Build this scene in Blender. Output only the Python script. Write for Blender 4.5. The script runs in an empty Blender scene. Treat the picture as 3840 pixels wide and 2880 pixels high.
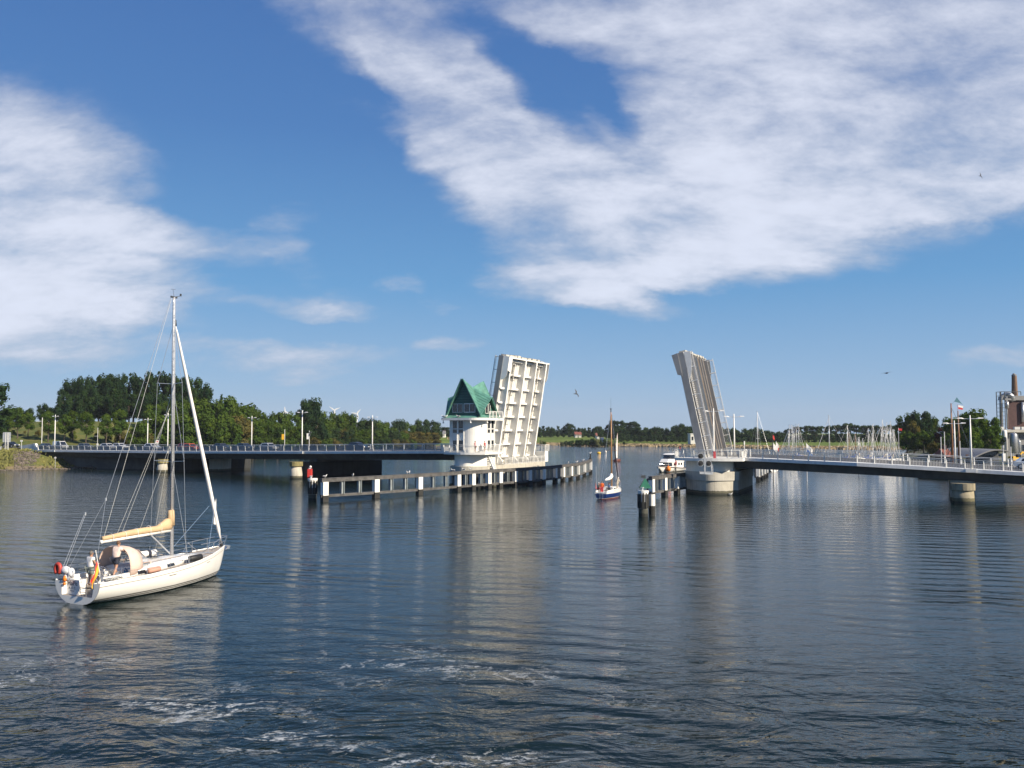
import bpy, bmesh, math, random
from math import sin, cos, pi, radians, sqrt, atan2, exp
from mathutils import Vector, Matrix, noise as mnoise

# ------------------------------------------------------------------ camera, sky, sun, exposure
scene = bpy.context.scene
FPX, CX, CY, HOR, CAMZ = 3217.0, 1920.0, 1440.0, 1614.5, 8.84
PITCH = math.atan((HOR - CY) / FPX)
cam_d = bpy.data.cameras.new("camera"); cam = bpy.data.objects.new("camera", cam_d)
scene.collection.objects.link(cam); scene.camera = cam
cam_d.sensor_width = 36.0; cam_d.lens = 36.0 * FPX / 3840.0
cam.location = (0, 0, CAMZ); cam.rotation_euler = (radians(90) + PITCH, 0, 0)
cam_d.clip_start = 0.2; cam_d.clip_end = 20000
SUN_DIR = Vector((0.84, -0.54, 0.60)).normalized()          # towards the sun
SUN_EL = math.asin(SUN_DIR.z); SUN_AZ = atan2(SUN_DIR.x, SUN_DIR.y)
sun_d = bpy.data.lights.new("sun", 'SUN'); sun_d.energy = 5.0; sun_d.angle = radians(0.53)
sun_d.color = (1.0, 0.88, 0.70)
sun = bpy.data.objects.new("sun", sun_d); scene.collection.objects.link(sun)
sun.rotation_euler = SUN_DIR.to_track_quat('Z', 'Y').to_euler(); sun.location = (60, -30, 60)
scene.view_settings.view_transform = 'Standard'; scene.view_settings.look = 'None'
scene.view_settings.exposure = 0.65; scene.view_settings.gamma = 1.0
scene.cycles.max_bounces = 6; scene.cycles.diffuse_bounces = 2; scene.cycles.glossy_bounces = 3
scene.cycles.transparent_max_bounces = 12; scene.cycles.use_denoising = True
scene.cycles.sample_clamp_indirect = 6.0; scene.cycles.caustics_reflective = False; scene.cycles.caustics_refractive = False

def nodes_of(idb):
    idb.use_nodes = True; nt = idb.node_tree
    for n in list(nt.nodes): nt.nodes.remove(n)
    return nt
class NT:
    def __init__(s, nt): s.nt = nt
    def n(s, typ, **kw):
        nd = s.nt.nodes.new(typ)
        for k, v in kw.items(): setattr(nd, k, v)
        return nd
    def l(s, a, b): s.nt.links.new(a, b)
    def put(s, sock, v):
        if hasattr(v, 'is_output') or isinstance(v, bpy.types.NodeSocket): s.l(v, sock)
        else: sock.default_value = v
    def math(s, op, a, b=0.0, c=0.0, clamp=False):
        m = s.n('ShaderNodeMath', operation=op, use_clamp=clamp)
        s.put(m.inputs[0], a); s.put(m.inputs[1], b); s.put(m.inputs[2], c)
        return m.outputs[0]
    def mix(s, f, a, b, blend='MIX'):
        m = s.n('ShaderNodeMix', data_type='RGBA', blend_type=blend)
        s.put(m.inputs[0], f); s.put(m.inputs[6], a); s.put(m.inputs[7], b)
        return m.outputs[2]
    def mr(s, v, a, b, c=0.0, d=1.0, smooth=True):
        m = s.n('ShaderNodeMapRange', interpolation_type='SMOOTHSTEP' if smooth else 'LINEAR')
        s.put(m.inputs[0], v); m.inputs[1].default_value = a; m.inputs[2].default_value = b
        m.inputs[3].default_value = c; m.inputs[4].default_value = d
        return m.outputs[0]
    def mapping(s, vec, loc=(0,0,0), rot=(0,0,0), sc=(1,1,1), typ='POINT'):
        m = s.n('ShaderNodeMapping', vector_type=typ); s.l(vec, m.inputs[0])
        m.inputs[1].default_value = loc; m.inputs[2].default_value = rot; m.inputs[3].default_value = sc
        return m.outputs[0]
    def noise(s, vec, scale, detail=3.0, rough=0.5, dist=0.0, dim='3D', col=False):
        t = s.n('ShaderNodeTexNoise', noise_dimensions=dim); s.l(vec, t.inputs['Vector'])
        t.inputs['Scale'].default_value = scale; t.inputs['Detail'].default_value = detail
        t.inputs['Roughness'].default_value = rough; t.inputs['Distortion'].default_value = dist
        return t.outputs['Color' if col else 'Fac']

world = bpy.data.worlds.new("World"); scene.world = world
w = NT(nodes_of(world))
sky = w.n('ShaderNodeTexSky', sky_type='NISHITA', sun_disc=False, sun_elevation=SUN_EL, sun_rotation=SUN_AZ,
          altitude=0.0, air_density=1.0, dust_density=0.6, ozone_density=2.6)
geo = w.n('ShaderNodeNewGeometry'); sep = w.n('ShaderNodeSeparateXYZ')
tcw = w.n('ShaderNodeTexCoord'); DIRW = tcw.outputs['Generated']
w.l(DIRW, sep.inputs[0])
az = w.math('ARCTAN2', sep.outputs[0], sep.outputs[1]); el = w.math('ARCSINE', sep.outputs[2])
comb = w.n('ShaderNodeCombineXYZ'); w.l(az, comb.inputs[0]); w.l(el, comb.inputs[1])
# cloud plane coordinates (a flat layer high above)
zz = w.math('ADD', w.math('MAXIMUM', sep.outputs[2], 0.0), 0.42)
pcomb = w.n('ShaderNodeCombineXYZ'); w.l(w.math('DIVIDE', sep.outputs[0], zz), pcomb.inputs[0]); w.l(w.math('DIVIDE', sep.outputs[1], zz), pcomb.inputs[1])
PL = pcomb.outputs[0]
warp = w.noise(PL, 1.8, 8, 0.62, col=True)
wv = w.n('ShaderNodeVectorMath', operation='MULTIPLY_ADD'); w.l(warp, wv.inputs[0]); wv.inputs[1].default_value = (0.17, 0.11, 0); 
sub = w.n('ShaderNodeVectorMath', operation='SUBTRACT'); w.l(comb.outputs[0], sub.inputs[0]); sub.inputs[1].default_value = (0.085, 0.055, 0)
w.l(sub.outputs[0], wv.inputs[2]); AE = wv.outputs[0]
def azel(x, y):      # photo pixel (2212 wide) -> azimuth, elevation
    a = (x*1.736 - CX); b = CY - y*1.736
    d = Vector((a, FPX*cos(PITCH) - b*sin(PITCH), FPX*sin(PITCH) + b*cos(PITCH))).normalized()
    return atan2(d.x, d.y), math.asin(d.z)
BLOBS = [(770,30,400,110,-22,1.0),(900,130,300,95,-42,1.05),(1010,270,240,120,-42,1.1),(1160,430,330,130,-25,1.1),(1420,480,420,120,-3,1.15),(1750,370,520,170,6,1.25),
 (1980,200,480,190,5,1.4),(1620,150,330,170,0,1.3),(1900,40,520,130,0,.9),(1350,30,280,90,0,1.0),(1080,20,220,70,-8,.9),(2180,280,200,130,0,1.0),(1330,330,170,110,-20,.7),
 (1200,600,190,55,-8,1.0),(1310,640,150,42,-14,.85),(1560,200,160,120,0,.5),
 (1190,140,150,36,-26,-.6),(1080,60,90,26,-18,-.4),(1290,215,80,24,-30,-.45),(1250,552,170,18,-4,-.6),(1010,330,60,26,-40,-.5),(1400,285,150,34,-22,-.5),(1740,310,150,34,5,-.6),(1480,345,120,30,0,-.4),
 (-30,440,310,270,0,.58),(170,400,280,130,-38,.5),(100,590,330,110,0,.5),(380,500,190,46,-8,.75),(130,690,300,75,-8,.75),(240,610,240,50,0,.7),
 (620,490,85,40,5,.75),(650,640,150,30,-3,.7),(700,590,120,50,-40,.35),(850,587,60,22,5,.7),(935,635,50,24,0,.75),(980,740,75,20,0,.75),(650,772,330,40,-2,.6),
 (2175,785,100,32,0,.75),(1440,590,90,26,-20,.6),(830,290,150,42,-18,.7),(905,365,55,32,0,.8),(2050,410,190,46,10,.7),(560,745,200,24,0,.35)]
tot = None
for (bx, by, rx, ry, rot, amp) in BLOBS:
    a0, e0 = azel(bx, by); k = 1.736/FPX
    mp = w.mapping(AE, loc=(a0, e0, 0), rot=(0, 0, radians(rot)), sc=(rx*k*1.25, ry*k*1.25, 1.0), typ='TEXTURE')
    g = w.n('ShaderNodeTexGradient', gradient_type='QUADRATIC_SPHERE' if False else 'SPHERICAL'); w.l(mp, g.inputs[0])
    gs = w.math('SMOOTH_MIN', g.outputs['Fac'], 0.55, 0.3)
    tot = w.math('MULTIPLY', gs, amp*1.7) if tot is None else w.math('MULTIPLY_ADD', gs, amp*1.7, tot)
fine = w.noise(w.mapping(PL, rot=(0,0,radians(35)), sc=(1.0, 1.7, 1)), 2.6, 13, 0.64, 0.15)
fine2 = w.noise(w.mapping(PL, rot=(0,0,radians(-25)), sc=(1.0, 1.5, 1)), 9.0, 9, 0.68, 0.1)
big = w.noise(w.mapping(PL, rot=(0,0,radians(35)), sc=(1.0, 1.6, 1)), 1.2, 5, 0.6, 0.2)
det = w.math('ADD', w.math('MULTIPLY', w.math('SUBTRACT', fine, 0.5), 3.4), w.math('MULTIPLY', w.math('SUBTRACT', fine2, 0.5), .75))
det = w.math('MULTIPLY_ADD', w.math('SUBTRACT', big, 0.5), 2.2, det)
totc = w.math('SMOOTH_MIN', tot, 1.35, 0.6)
dens = w.math('MULTIPLY_ADD', w.mr(tot, 0.0, 0.42), det, totc)
alpha = w.mr(dens, 0.10, 1.75, 0.0, 0.91)
sky_up = w.math('GREATER_THAN', sep.outputs[2], 0.0)
alpha = w.math('MULTIPLY', alpha, sky_up)
# cloud brightness: slightly varied, lit white
cb = w.mr(dens, 0.6, 2.1, 0.78, 1.10)
ccol = w.n('ShaderNodeVectorMath', operation='SCALE'); ccol.inputs[0].default_value = (7.0, 7.4, 8.6); w.l(cb, ccol.inputs['Scale'])
# clear sky: physical sky shifted towards a clean blue that stays blue down to the horizon
ramp = w.n('ShaderNodeValToRGB'); w.l(w.math('DIVIDE', sep.outputs[2], 0.55), ramp.inputs[0])
cr = ramp.color_ramp; cr.elements[0].position = 0.0; cr.elements[0].color = (0.365, 0.500, 0.680, 1)
cr.elements[1].position = 1.0; cr.elements[1].color = (0.050, 0.140, 0.41, 1)
for p_, c_ in ((0.10, (0.275, 0.450, 0.690, 1)), (0.30, (0.132, 0.340, 0.635, 1)), (0.60, (0.076, 0.212, 0.505, 1))):
    e_ = cr.elements.new(p_); e_.color = c_
rs = w.n('ShaderNodeVectorMath', operation='SCALE'); w.l(ramp.outputs[0], rs.inputs[0]); rs.inputs['Scale'].default_value = 10.0
clear = w.mix(0.88, sky.outputs[0], rs.outputs[0])
skymix = w.mix(alpha, clear, ccol.outputs[0])
bg = w.n('ShaderNodeBackground'); w.l(skymix, bg.inputs[0]); bg.inputs[1].default_value = 0.066
wo = w.n('ShaderNodeOutputWorld'); w.l(bg.outputs[0], wo.inputs[0])

# ------------------------------------------------------------------ helpers
def ray(x, y):
    a = x - CX; b = CY - y
    return Vector((a, FPX*cos(PITCH) - b*sin(PITCH), FPX*sin(PITCH) + b*cos(PITCH)))
def at(x, y, Y):                     # photo pixel (3840 wide) at world depth Y
    r = ray(x, y); return Vector((0, 0, CAMZ)) + r*(Y/r.y)
def gp(x, y, z=0.0):                 # photo pixel on a level plane
    r = ray(x, y); return Vector((0, 0, CAMZ)) + r*((z - CAMZ)/r.z)
# ------------------------------------------------------------------ water
def make_water():
    me = bpy.data.meshes.new("water")
    me.from_pydata([(-3000,-60,0),(3000,-60,0),(3000,6000,0),(-3000,6000,0)], [], [(0,1,2,3)])
    o = bpy.data.objects.new("water", me); scene.collection.objects.link(o); o['kind'] = 'structure'
    m = bpy.data.materials.new("river_water"); t = NT(nodes_of(m))
    tc = t.n('ShaderNodeTexCoord'); P = tc.outputs['Object']
    sp = t.n('ShaderNodeSeparateXYZ'); t.l(P, sp.inputs[0])
    near = t.mr(sp.outputs[1], 22, 40, 1.0, 0.0)                 # churned water near the ship
    midd = t.math('ADD', t.mr(sp.outputs[1], 24, 44, 1.15, 0.38), t.mr(sp.outputs[1], 95, 175, 0.0, 0.75))
    # long low swell, crests across the view
    sw = t.noise(t.mapping(P, rot=(0,0,radians(8)), sc=(0.22,0.62,1)), 1.0, 2.5, 0.5, 0.4)
    # low waves from passing boats, long crests running obliquely
    wk = t.n('ShaderNodeTexWave', wave_type='BANDS', bands_direction='Y'); t.l(t.mapping(P, rot=(0,0,radians(17)), sc=(.55,.55,1)), wk.inputs[0]); wk.inputs['Scale'].default_value = 0.30; wk.inputs['Distortion'].default_value = 5.5; wk.inputs['Detail'].default_value = 3.0; wk.inputs['Detail Scale'].default_value = .8
    wmask = t.math('MULTIPLY', t.mr(sp.outputs[1], 26, 110, 1.0, 0.3), t.mr(t.noise(P, .05, 2, .5), .35, .65))
    r1 = t.noise(t.mapping(P, rot=(0,0,radians(-10)), sc=(0.6,1.9,1)), 1.0, 3, 0.55, 0.5)
    r2 = t.noise(t.mapping(P, rot=(0,0,radians(14)), sc=(2.2,6.0,1)), 1.0, 3, 0.55, 0.3)
    ch = t.noise(t.mapping(P, rot=(0,0,radians(25)), sc=(0.30,0.5,1)), 1.0, 3, 0.5, 1.8)
    big = t.noise(P, 0.035, 3, 0.5)                               # calmer and rougher patches
    amp = t.mr(big, 0.3, 0.7, 0.55, 1.25)
    h = t.math('MULTIPLY', t.math('SUBTRACT', sw, .5), 0.17)
    h = t.math('MULTIPLY_ADD', t.math('SUBTRACT', r1, .5), 0.058, h)
    h = t.math('MULTIPLY', h, t.math('MULTIPLY', amp, midd))
    h = t.math('MULTIPLY_ADD', t.math('MULTIPLY', t.math('SUBTRACT', r2, .5), t.mr(sp.outputs[1], 30, 130, 1.0, .9)), 0.022, h)
    h = t.math('MULTIPLY_ADD', t.math('MULTIPLY', wk.outputs['Fac'], wmask), 0.075, h)
    h = t.math('MULTIPLY_ADD', t.math('MULTIPLY', t.math('SUBTRACT', ch, .5), near), 0.26, h)
    iso = t.noise(P, 1.6, 4, 0.6)
    h = t.math('MULTIPLY_ADD', t.math('MULTIPLY', t.math('SUBTRACT', iso, .5), t.mr(sp.outputs[1], 45, 150, .25, 1.0)), 0.060, h)
    mw = t.noise(t.mapping(P, rot=(0,0,radians(5)), sc=(0.10,0.42,1)), 1.0, 4, 0.62, 0.8)
    gust = t.mr(t.noise(t.mapping(P, rot=(0,0,radians(-12)), sc=(0.010,0.035,1)), 1.0, 3, 0.55), .38, .64, .25, 1.3)
    h = t.math('MULTIPLY_ADD', t.math('MULTIPLY', t.math('SUBTRACT', mw, .5), t.math('MULTIPLY', gust, t.mr(sp.outputs[1], 34, 60, .3, 1.0))), 0.15, h)
    bump = t.n('ShaderNodeBump'); t.l(h, bump.inputs['Height']); bump.inputs['Strength'].default_value = 1.0; bump.inputs['Distance'].default_value = 1.0
    # foam: torn lines of froth left on the churned water
    fr = t.noise(t.mapping(P, rot=(0,0,radians(12)), sc=(0.5,1.0,1)), 0.50, 7, 0.60, 1.9)
    ridge = t.math('SUBTRACT', 1.0, t.math('MULTIPLY', t.math('ABSOLUTE', t.math('SUBTRACT', fr, 0.5)), 27.0), clamp=True)
    br = t.noise(P, 3.2, 5, 0.7)
    pat = t.noise(t.mapping(P, sc=(0.12,0.2,1)), 1.0, 3, 0.55)
    xm = t.mr(sp.outputs[0], -3.0, 7.0, 1.0, 0.0)
    ym = t.mr(sp.outputs[1], 27, 40, 1.0, 0.0)
    f = t.math('MULTIPLY', t.math('MULTIPLY', ridge, t.mr(br, 0.43, 0.56)), t.mr(pat, 0.465, 0.62))
    f = t.math('MULTIPLY', f, t.math('MULTIPLY', xm, ym)); f = t.math('MULTIPLY', f, 0.8, clamp=True)
    base = t.mix(t.mr(big, .3, .7), (0.005, 0.013, 0.014, 1), (0.009, 0.018, 0.018, 1))
    col = t.mix(f, base, (0.75, 0.78, 0.78, 1))
    b = t.n('ShaderNodeBsdfPrincipled'); t.l(col, b.inputs['Base Color'])
    t.l(t.math('MULTIPLY_ADD', f, 0.5, 0.045), b.inputs['Roughness']); b.inputs['IOR'].default_value = 1.31
    t.l(bump.outputs[0], b.inputs['Normal'])
    out = t.n('ShaderNodeOutputMaterial'); t.l(b.outputs[0], out.inputs[0])
    me.materials.append(m)
make_water()
def V(*a): return Vector(a)
col = scene.collection
def tag(o, label=None, cat=None, group=None, kind=None):
    if label: o['label'] = label
    if cat: o['category'] = cat
    if group: o['group'] = group
    if kind: o['kind'] = kind
    return o
def empty(name, loc, rz=0.0, label=None, cat=None, group=None):
    o = bpy.data.objects.new(name, None); col.objects.link(o); o.location = loc; o.rotation_euler = (0, 0, rz)
    o.empty_display_size = 0.3
    return tag(o, label, cat, group)
def copy_tree(o, parent=None):
    c = o.copy(); col.objects.link(c)
    if parent: c.parent = parent
    for ch in [x for x in bpy.data.objects if x.parent == o and x != c]: copy_tree(ch, c)
    return c
_ORD = ["first","second","third","fourth","fifth","sixth","seventh","eighth","ninth","tenth","eleventh","twelfth","thirteenth","fourteenth","fifteenth",
 "sixteenth","seventeenth","eighteenth","nineteenth","twentieth"]
_TEN = ["","","twenty","thirty","forty","fifty","sixty"]
def ordn(i):
    if i < 20: return _ORD[i]
    q, r = divmod(i+1, 10)
    return {2:"twentieth",3:"thirtieth",4:"fortieth",5:"fiftieth",6:"sixtieth"}[q] if r == 0 else _TEN[q]+"-"+_ORD[r-1]

class MB:
    """collects shapes into one mesh"""
    def __init__(s, org=None, rz=0.0):
        s.v = []; s.f = []; s.m = []; s.sm = []
        s.T = None if org is None else (Matrix.Rotation(-rz, 4, 'Z') @ Matrix.Translation(-Vector(org)))
        s.cm = 0; s.cs = False
    def add(s, vs, fs):
        b = len(s.v); s.v += [Vector(p) for p in vs]; s.f += [tuple(b+i for i in f) for f in fs]
        s.m += [s.cm]*len(fs); s.sm += [s.cs]*len(fs)
    def mat(s, i): s.cm = i; return s
    def smooth(s, b=True): s.cs = b; return s
    def box(s, c, size, R=None):
        hx, hy, hz = size[0]/2, size[1]/2, size[2]/2; c = Vector(c)
        vs = [Vector((x, y, z)) for x in (-hx, hx) for y in (-hy, hy) for z in (-hz, hz)]
        if R is not None: vs = [R @ p for p in vs]
        s.add([c+p for p in vs], [(0,1,3,2),(4,6,7,5),(0,4,5,1),(2,3,7,6),(0,2,6,4),(1,5,7,3)])
    def bar(s, p, q, w, h=None, up=(0,0,1)):
        p = Vector(p); q = Vector(q); d = q-p; L = d.length
        if L < 1e-6: return
        d.normalize(); u = Vector(up)
        x = d.cross(u)
        if x.length < 1e-4: x = d.cross(Vector((1, 0, 0)))
        x.normalize(); y = x.cross(d); h = h or w
        vs = []
        for e in (p, q):
            for a, b in ((-1,-1),(1,-1),(1,1),(-1,1)): vs.append(e + x*(a*w/2) + y*(b*h/2))
        s.add(vs, [(0,3,2,1),(4,5,6,7),(0,1,5,4),(1,2,6,5),(2,3,7,6),(3,0,4,7)])
    def tube(s, pts, r, n=8, cap=True):
        pts = [Vector(p) for p in pts]; k = len(pts); rs = r if isinstance(r, (list, tuple)) else [r]*k
        rings = []; px = None
        for i, p in enumerate(pts):
            d = (pts[min(i+1, k-1)] - pts[max(i-1, 0)])
            if d.length < 1e-9: d = Vector((0, 0, 1))
            d.normalize()
            if px is None: x = d.orthogonal().normalized()
            else:
                x = px - d*px.dot(d)
                x = x.normalized() if x.length > 1e-6 else d.orthogonal().normalized()
            px = x; y = d.cross(x)
            rings.append([p + (x*cos(2*pi*j/n) + y*sin(2*pi*j/n))*rs[i] for j in range(n)])
        s.loft(rings, cap, closed=True)
    def loft(s, rings, cap=True, closed=True):
        n = len(rings[0]); vs = [p for r in rings for p in r]; fs = []
        for i in range(len(rings)-1):
            for j in range(n if closed else n-1):
                a = i*n+j; b = i*n+(j+1) % n; fs.append((a, b, b+n, a+n))
        if cap and closed: fs.append(tuple(range(n-1, -1, -1))); fs.append(tuple((len(rings)-1)*n+j for j in range(n)))
        s.add(vs, fs)
    def prism(s, poly, z0, z1, cap=True):           # poly: list of (x,y)
        s.loft([[Vector((p[0], p[1], z0)) for p in poly], [Vector((p[0], p[1], z1)) for p in poly]], cap)
    def extrude(s, poly, d):                        # poly: 3-D points, d: thickness vector
        d = Vector(d); s.loft([[Vector(p) for p in poly], [Vector(p)+d for p in poly]], True)
    def ball(s, c, r, n=10, m=6, sc=(1,1,1)):
        c = Vector(c); rings = []
        for i in range(1, m):
            t = pi*i/m
            rings.append([c + Vector((r*sc[0]*sin(t)*cos(2*pi*j/n), r*sc[1]*sin(t)*sin(2*pi*j/n), r*sc[2]*cos(t))) for j in range(n)])
        b = len(s.v); s.loft(rings, False)
        nv = len(s.v); s.v += [c+Vector((0,0,r*sc[2])), c-Vector((0,0,r*sc[2]))]
        for j in range(n):
            s.f.append((nv, b+j, b+(j+1) % n)); s.f.append((nv+1, b+(m-2)*n+(j+1) % n, b+(m-2)*n+j)); s.m += [s.cm]*2; s.sm += [s.cs]*2
    def build(s, name, mats, parent=None, loc=None, smooth=None):
        me = bpy.data.meshes.new(name)
        vs = [s.T @ p for p in s.v] if s.T else s.v
        me.from_pydata([tuple(p) for p in vs], [], s.f)
        for mm in (mats if isinstance(mats, (list, tuple)) else [mats]): me.materials.append(mm)
        for i, p in enumerate(me.polygons):
            p.material_index = s.m[i]; p.use_smooth = s.sm[i] if smooth is None else smooth
        bm = bmesh.new(); bm.from_mesh(me); bmesh.ops.recalc_face_normals(bm, faces=bm.faces); bm.to_mesh(me); bm.free()
        o = bpy.data.objects.new(name, me); col.objects.link(o)
        if parent: o.parent = parent
        if loc is not None: o.location = loc
        return o

# ------------------------------------------------------------------ materials
def mat(name, colr, rough=0.6, metal=0.0, var=0.0, vscale=1.0, bump=0.0, bscale=8.0, spec=0.5, streak=0.0, dirt=None, dscale=0.6, dlo=0.5, dhi=0.75, alpha=None, coat=0.0):
    m = bpy.data.materials.new(name); t = NT(nodes_of(m)); tc = t.n('ShaderNodeTexCoord'); P = tc.outputs['Object']
    c = (colr[0], colr[1], colr[2], 1); cs = c
    if var > 0:
        n1 = t.noise(P, vscale, 5, 0.6)
        lo = tuple(x*(1-var) for x in colr)+(1,); hi = tuple(min(1, x*(1+var)) for x in colr)+(1,)
        cs = t.mix(t.mr(n1, .3, .7), lo, hi)
    if streak > 0:          # rain streaks running down
        n2 = t.noise(t.mapping(P, sc=(3.0, 3.0, 0.15)), 1.0, 4, 0.65)
        cs = t.mix(t.math('MULTIPLY', t.mr(n2, .45, .75), streak), cs, tuple(x*0.45 for x in colr)+(1,))
    if dirt:
        n3 = t.noise(P, dscale, 6, 0.7)
        cs = t.mix(t.mr(n3, dlo, dhi), cs, (dirt[0], dirt[1], dirt[2], 1))
    b = t.n('ShaderNodeBsdfPrincipled'); t.put(b.inputs['Base Color'], cs)
    if var > 0 : t.l(t.mr(t.noise(P, vscale*3, 3), .3, .7, max(.02, rough-.12), min(1, rough+.1)), b.inputs['Roughness'])
    else: b.inputs['Roughness'].default_value = rough
    b.inputs['Metallic'].default_value = metal; b.inputs['Specular IOR Level'].default_value = spec
    if coat: b.inputs['Coat Weight'].default_value = coat; b.inputs['Coat Roughness'].default_value = 0.08
    if bump > 0:
        bn = t.n('ShaderNodeBump'); bn.inputs['Distance'].default_value = bump; t.l(t.noise(P, bscale, 5, 0.6), bn.inputs['Height']); t.l(bn.outputs[0], b.inputs['Normal'])
    out = t.n('ShaderNodeOutputMaterial'); sh = b.outputs[0]
    if alpha is not None:
        tr = t.n('ShaderNodeBsdfTransparent'); mx = t.n('ShaderNodeMixShader'); mx.inputs[0].default_value = alpha
        t.l(tr.outputs[0], mx.inputs[1]); t.l(sh, mx.inputs[2]); sh = mx.outputs[0]
    t.l(sh, out.inputs[0]); return m
def zmat(name, stops, rough=0.7, var=0.15, vscale=1.5, streak=0.0, bump=0.01, jag=0.15, ribs=0.0, coat=0.0, metal=0.0):
    """colour bands by height (paint and tide marks); stops: [(z, colour)...], constant above each z"""
    m = bpy.data.materials.new(name); t = NT(nodes_of(m)); tc = t.n('ShaderNodeTexCoord'); P = tc.outputs['Object']
    sp = t.n('ShaderNodeSeparateXYZ'); t.l(P, sp.inputs[0])
    z = sp.outputs[2]
    if jag > 0: z = t.math('MULTIPLY_ADD', t.math('SUBTRACT', t.noise(t.mapping(P, sc=(2.5,2.5,.4)), 1.0, 4, .6), .5), jag*2, z)
    c = tuple(stops[0][1])+(1,)
    for (zz_, cc) in stops[1:]: c = t.mix(t.math('GREATER_THAN', z, zz_), c, tuple(cc)+(1,))
    if var > 0:
        n1 = t.mr(t.noise(P, vscale, 5, .65), .25, .75, 1-var, 1+var)
        mm = t.n('ShaderNodeVectorMath', operation='SCALE'); t.put(mm.inputs[0], c); t.l(n1, mm.inputs['Scale']); c = mm.outputs[0]
    if streak > 0:
        n2 = t.noise(t.mapping(P, sc=(3.0, 3.0, 0.12)), 1.0, 4, 0.65)
        mm = t.n('ShaderNodeVectorMath', operation='SCALE'); t.put(mm.inputs[0], c); t.l(t.mr(n2, .45, .75, 1, 1-streak), mm.inputs['Scale']); c = mm.outputs[0]
    b = t.n('ShaderNodeBsdfPrincipled'); t.put(b.inputs['Base Color'], c); b.inputs['Roughness'].default_value = rough; b.inputs['Metallic'].default_value = metal
    if coat: b.inputs['Coat Weight'].default_value = coat
    if bump > 0:
        bn = t.n('ShaderNodeBump'); bn.inputs['Distance'].default_value = bump; t.l(t.noise(P, 9, 5, .6), bn.inputs['Height']); t.l(bn.outputs[0], b.inputs['Normal'])
    out = t.n('ShaderNodeOutputMaterial'); t.l(b.outputs[0], out.inputs[0]); return m
def leafmat(name, colr, hue=0.25, trans=0.25):
    m = bpy.data.materials.new(name); t = NT(nodes_of(m)); tc = t.n('ShaderNodeTexCoord'); P = tc.outputs['Object']
    oi = t.n('ShaderNodeObjectInfo')
    n1 = t.mr(t.noise(P, 0.35, 4, .6), .3, .7, 0.0, 1.0); n2 = t.mr(t.noise(P, 2.0, 3, .6), .3, .7, 0.75, 1.25)
    lo = (colr[0]*0.70, colr[1]*0.78, colr[2]*0.95, 1); hi = (colr[0]*(1.30+hue), colr[1]*1.22, colr[2]*0.80, 1)
    c = t.mix(n1, lo, hi)
    sc = t.n('ShaderNodeVectorMath', operation='SCALE'); t.l(c, sc.inputs[0]); t.l(t.math('MULTIPLY', n2, t.mr(oi.outputs['Random'], 0, 1, .8, 1.22, False)), sc.inputs['Scale'])
    d = t.n('ShaderNodeBsdfDiffuse'); t.l(sc.outputs[0], d.inputs[0])
    tr = t.n('ShaderNodeBsdfTranslucent'); s2 = t.n('ShaderNodeVectorMath', operation='MULTIPLY'); t.l(sc.outputs[0], s2.inputs[0]); s2.inputs[1].default_value = (1.5, 1.7, .6); t.l(s2.outputs[0], tr.inputs[0])
    mx = t.n('ShaderNodeMixShader'); mx.inputs[0].default_value = trans; t.l(d.outputs[0], mx.inputs[1]); t.l(tr.outputs[0], mx.inputs[2])
    out = t.n('ShaderNodeOutputMaterial'); t.l(mx.outputs[0], out.inputs[0]); return m

M = dict(
 conc=mat('concrete', (.46,.44,.39), .85, var=.14, vscale=.6, streak=.35, bump=.01),
 conc_dark=mat('dark_concrete_girder', (.10,.10,.10), .85, var=.2, vscale=.5, streak=.3),  # much darker than the other concrete, with streaks
 conc_white=mat('white_painted_concrete', (.80,.79,.74), .6, var=.04, vscale=.7, streak=.10),
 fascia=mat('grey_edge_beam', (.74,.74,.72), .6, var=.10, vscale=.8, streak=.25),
 asphalt=mat('asphalt', (.06,.06,.062), .9, var=.2, vscale=2),
 white=mat('white_paint', (.80,.79,.75), .4, var=.05, vscale=2),
 steelw=mat('cream_painted_steel', (.86,.845,.80), .5, var=.04, vscale=.7, streak=.10, dirt=(.60,.53,.43), dscale=1.3, dlo=.70, dhi=.92),
 galv=mat('galvanised_steel', (.50,.52,.54), .45, .35, var=.12, vscale=3),
 galvl=mat('pale_galvanised_rail', (.62,.62,.60), .5, .1, var=.1, vscale=3),
 dark=mat('dark_metal', (.05,.055,.06), .5, var=.2, vscale=4),
 black=mat('black_rubber', (.015,.016,.018), .6),
 glass=mat('dark_window_glass', (.015,.02,.03), .06, spec=.8),
 panel=mat('mesh_infill_panel', (.33,.36,.40), .5, var=.1, alpha=.62),
 glassy=mat('clear_panel', (.45,.52,.58), .1, alpha=.28),
 copper=mat('green_copper', (.095,.25,.20), .55, var=.22, vscale=1.2, streak=.3, dirt=(.20,.29,.15), dscale=.5, dlo=.55, dhi=.8),
 copper_d=mat('dark_green_cladding', (.02,.09,.07), .5, var=.2, vscale=1.0),
 wood=mat('weathered_timber', (.085,.082,.08), .85, var=.35, vscale=1.5, bump=.01),
 woodl=mat('pale_timber', (.30,.28,.22), .85, var=.25, vscale=1.5),
 red=mat('red_paint', (.55,.045,.035), .45, var=.1), green=mat('green_marker_paint', (.01,.12,.07), .5, var=.1),
 orange=mat('orange_paint', (.75,.20,.02), .4, var=.06), yellow=mat('yellow_paint', (.75,.42,.03), .45, var=.08),
 brick=None,
)
# ------------------------------------------------------------------ the bridge line in plan (near edge of the deck)
def P2(px, Y): return Vector(((px-CX)/FPX*Y, Y))
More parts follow.
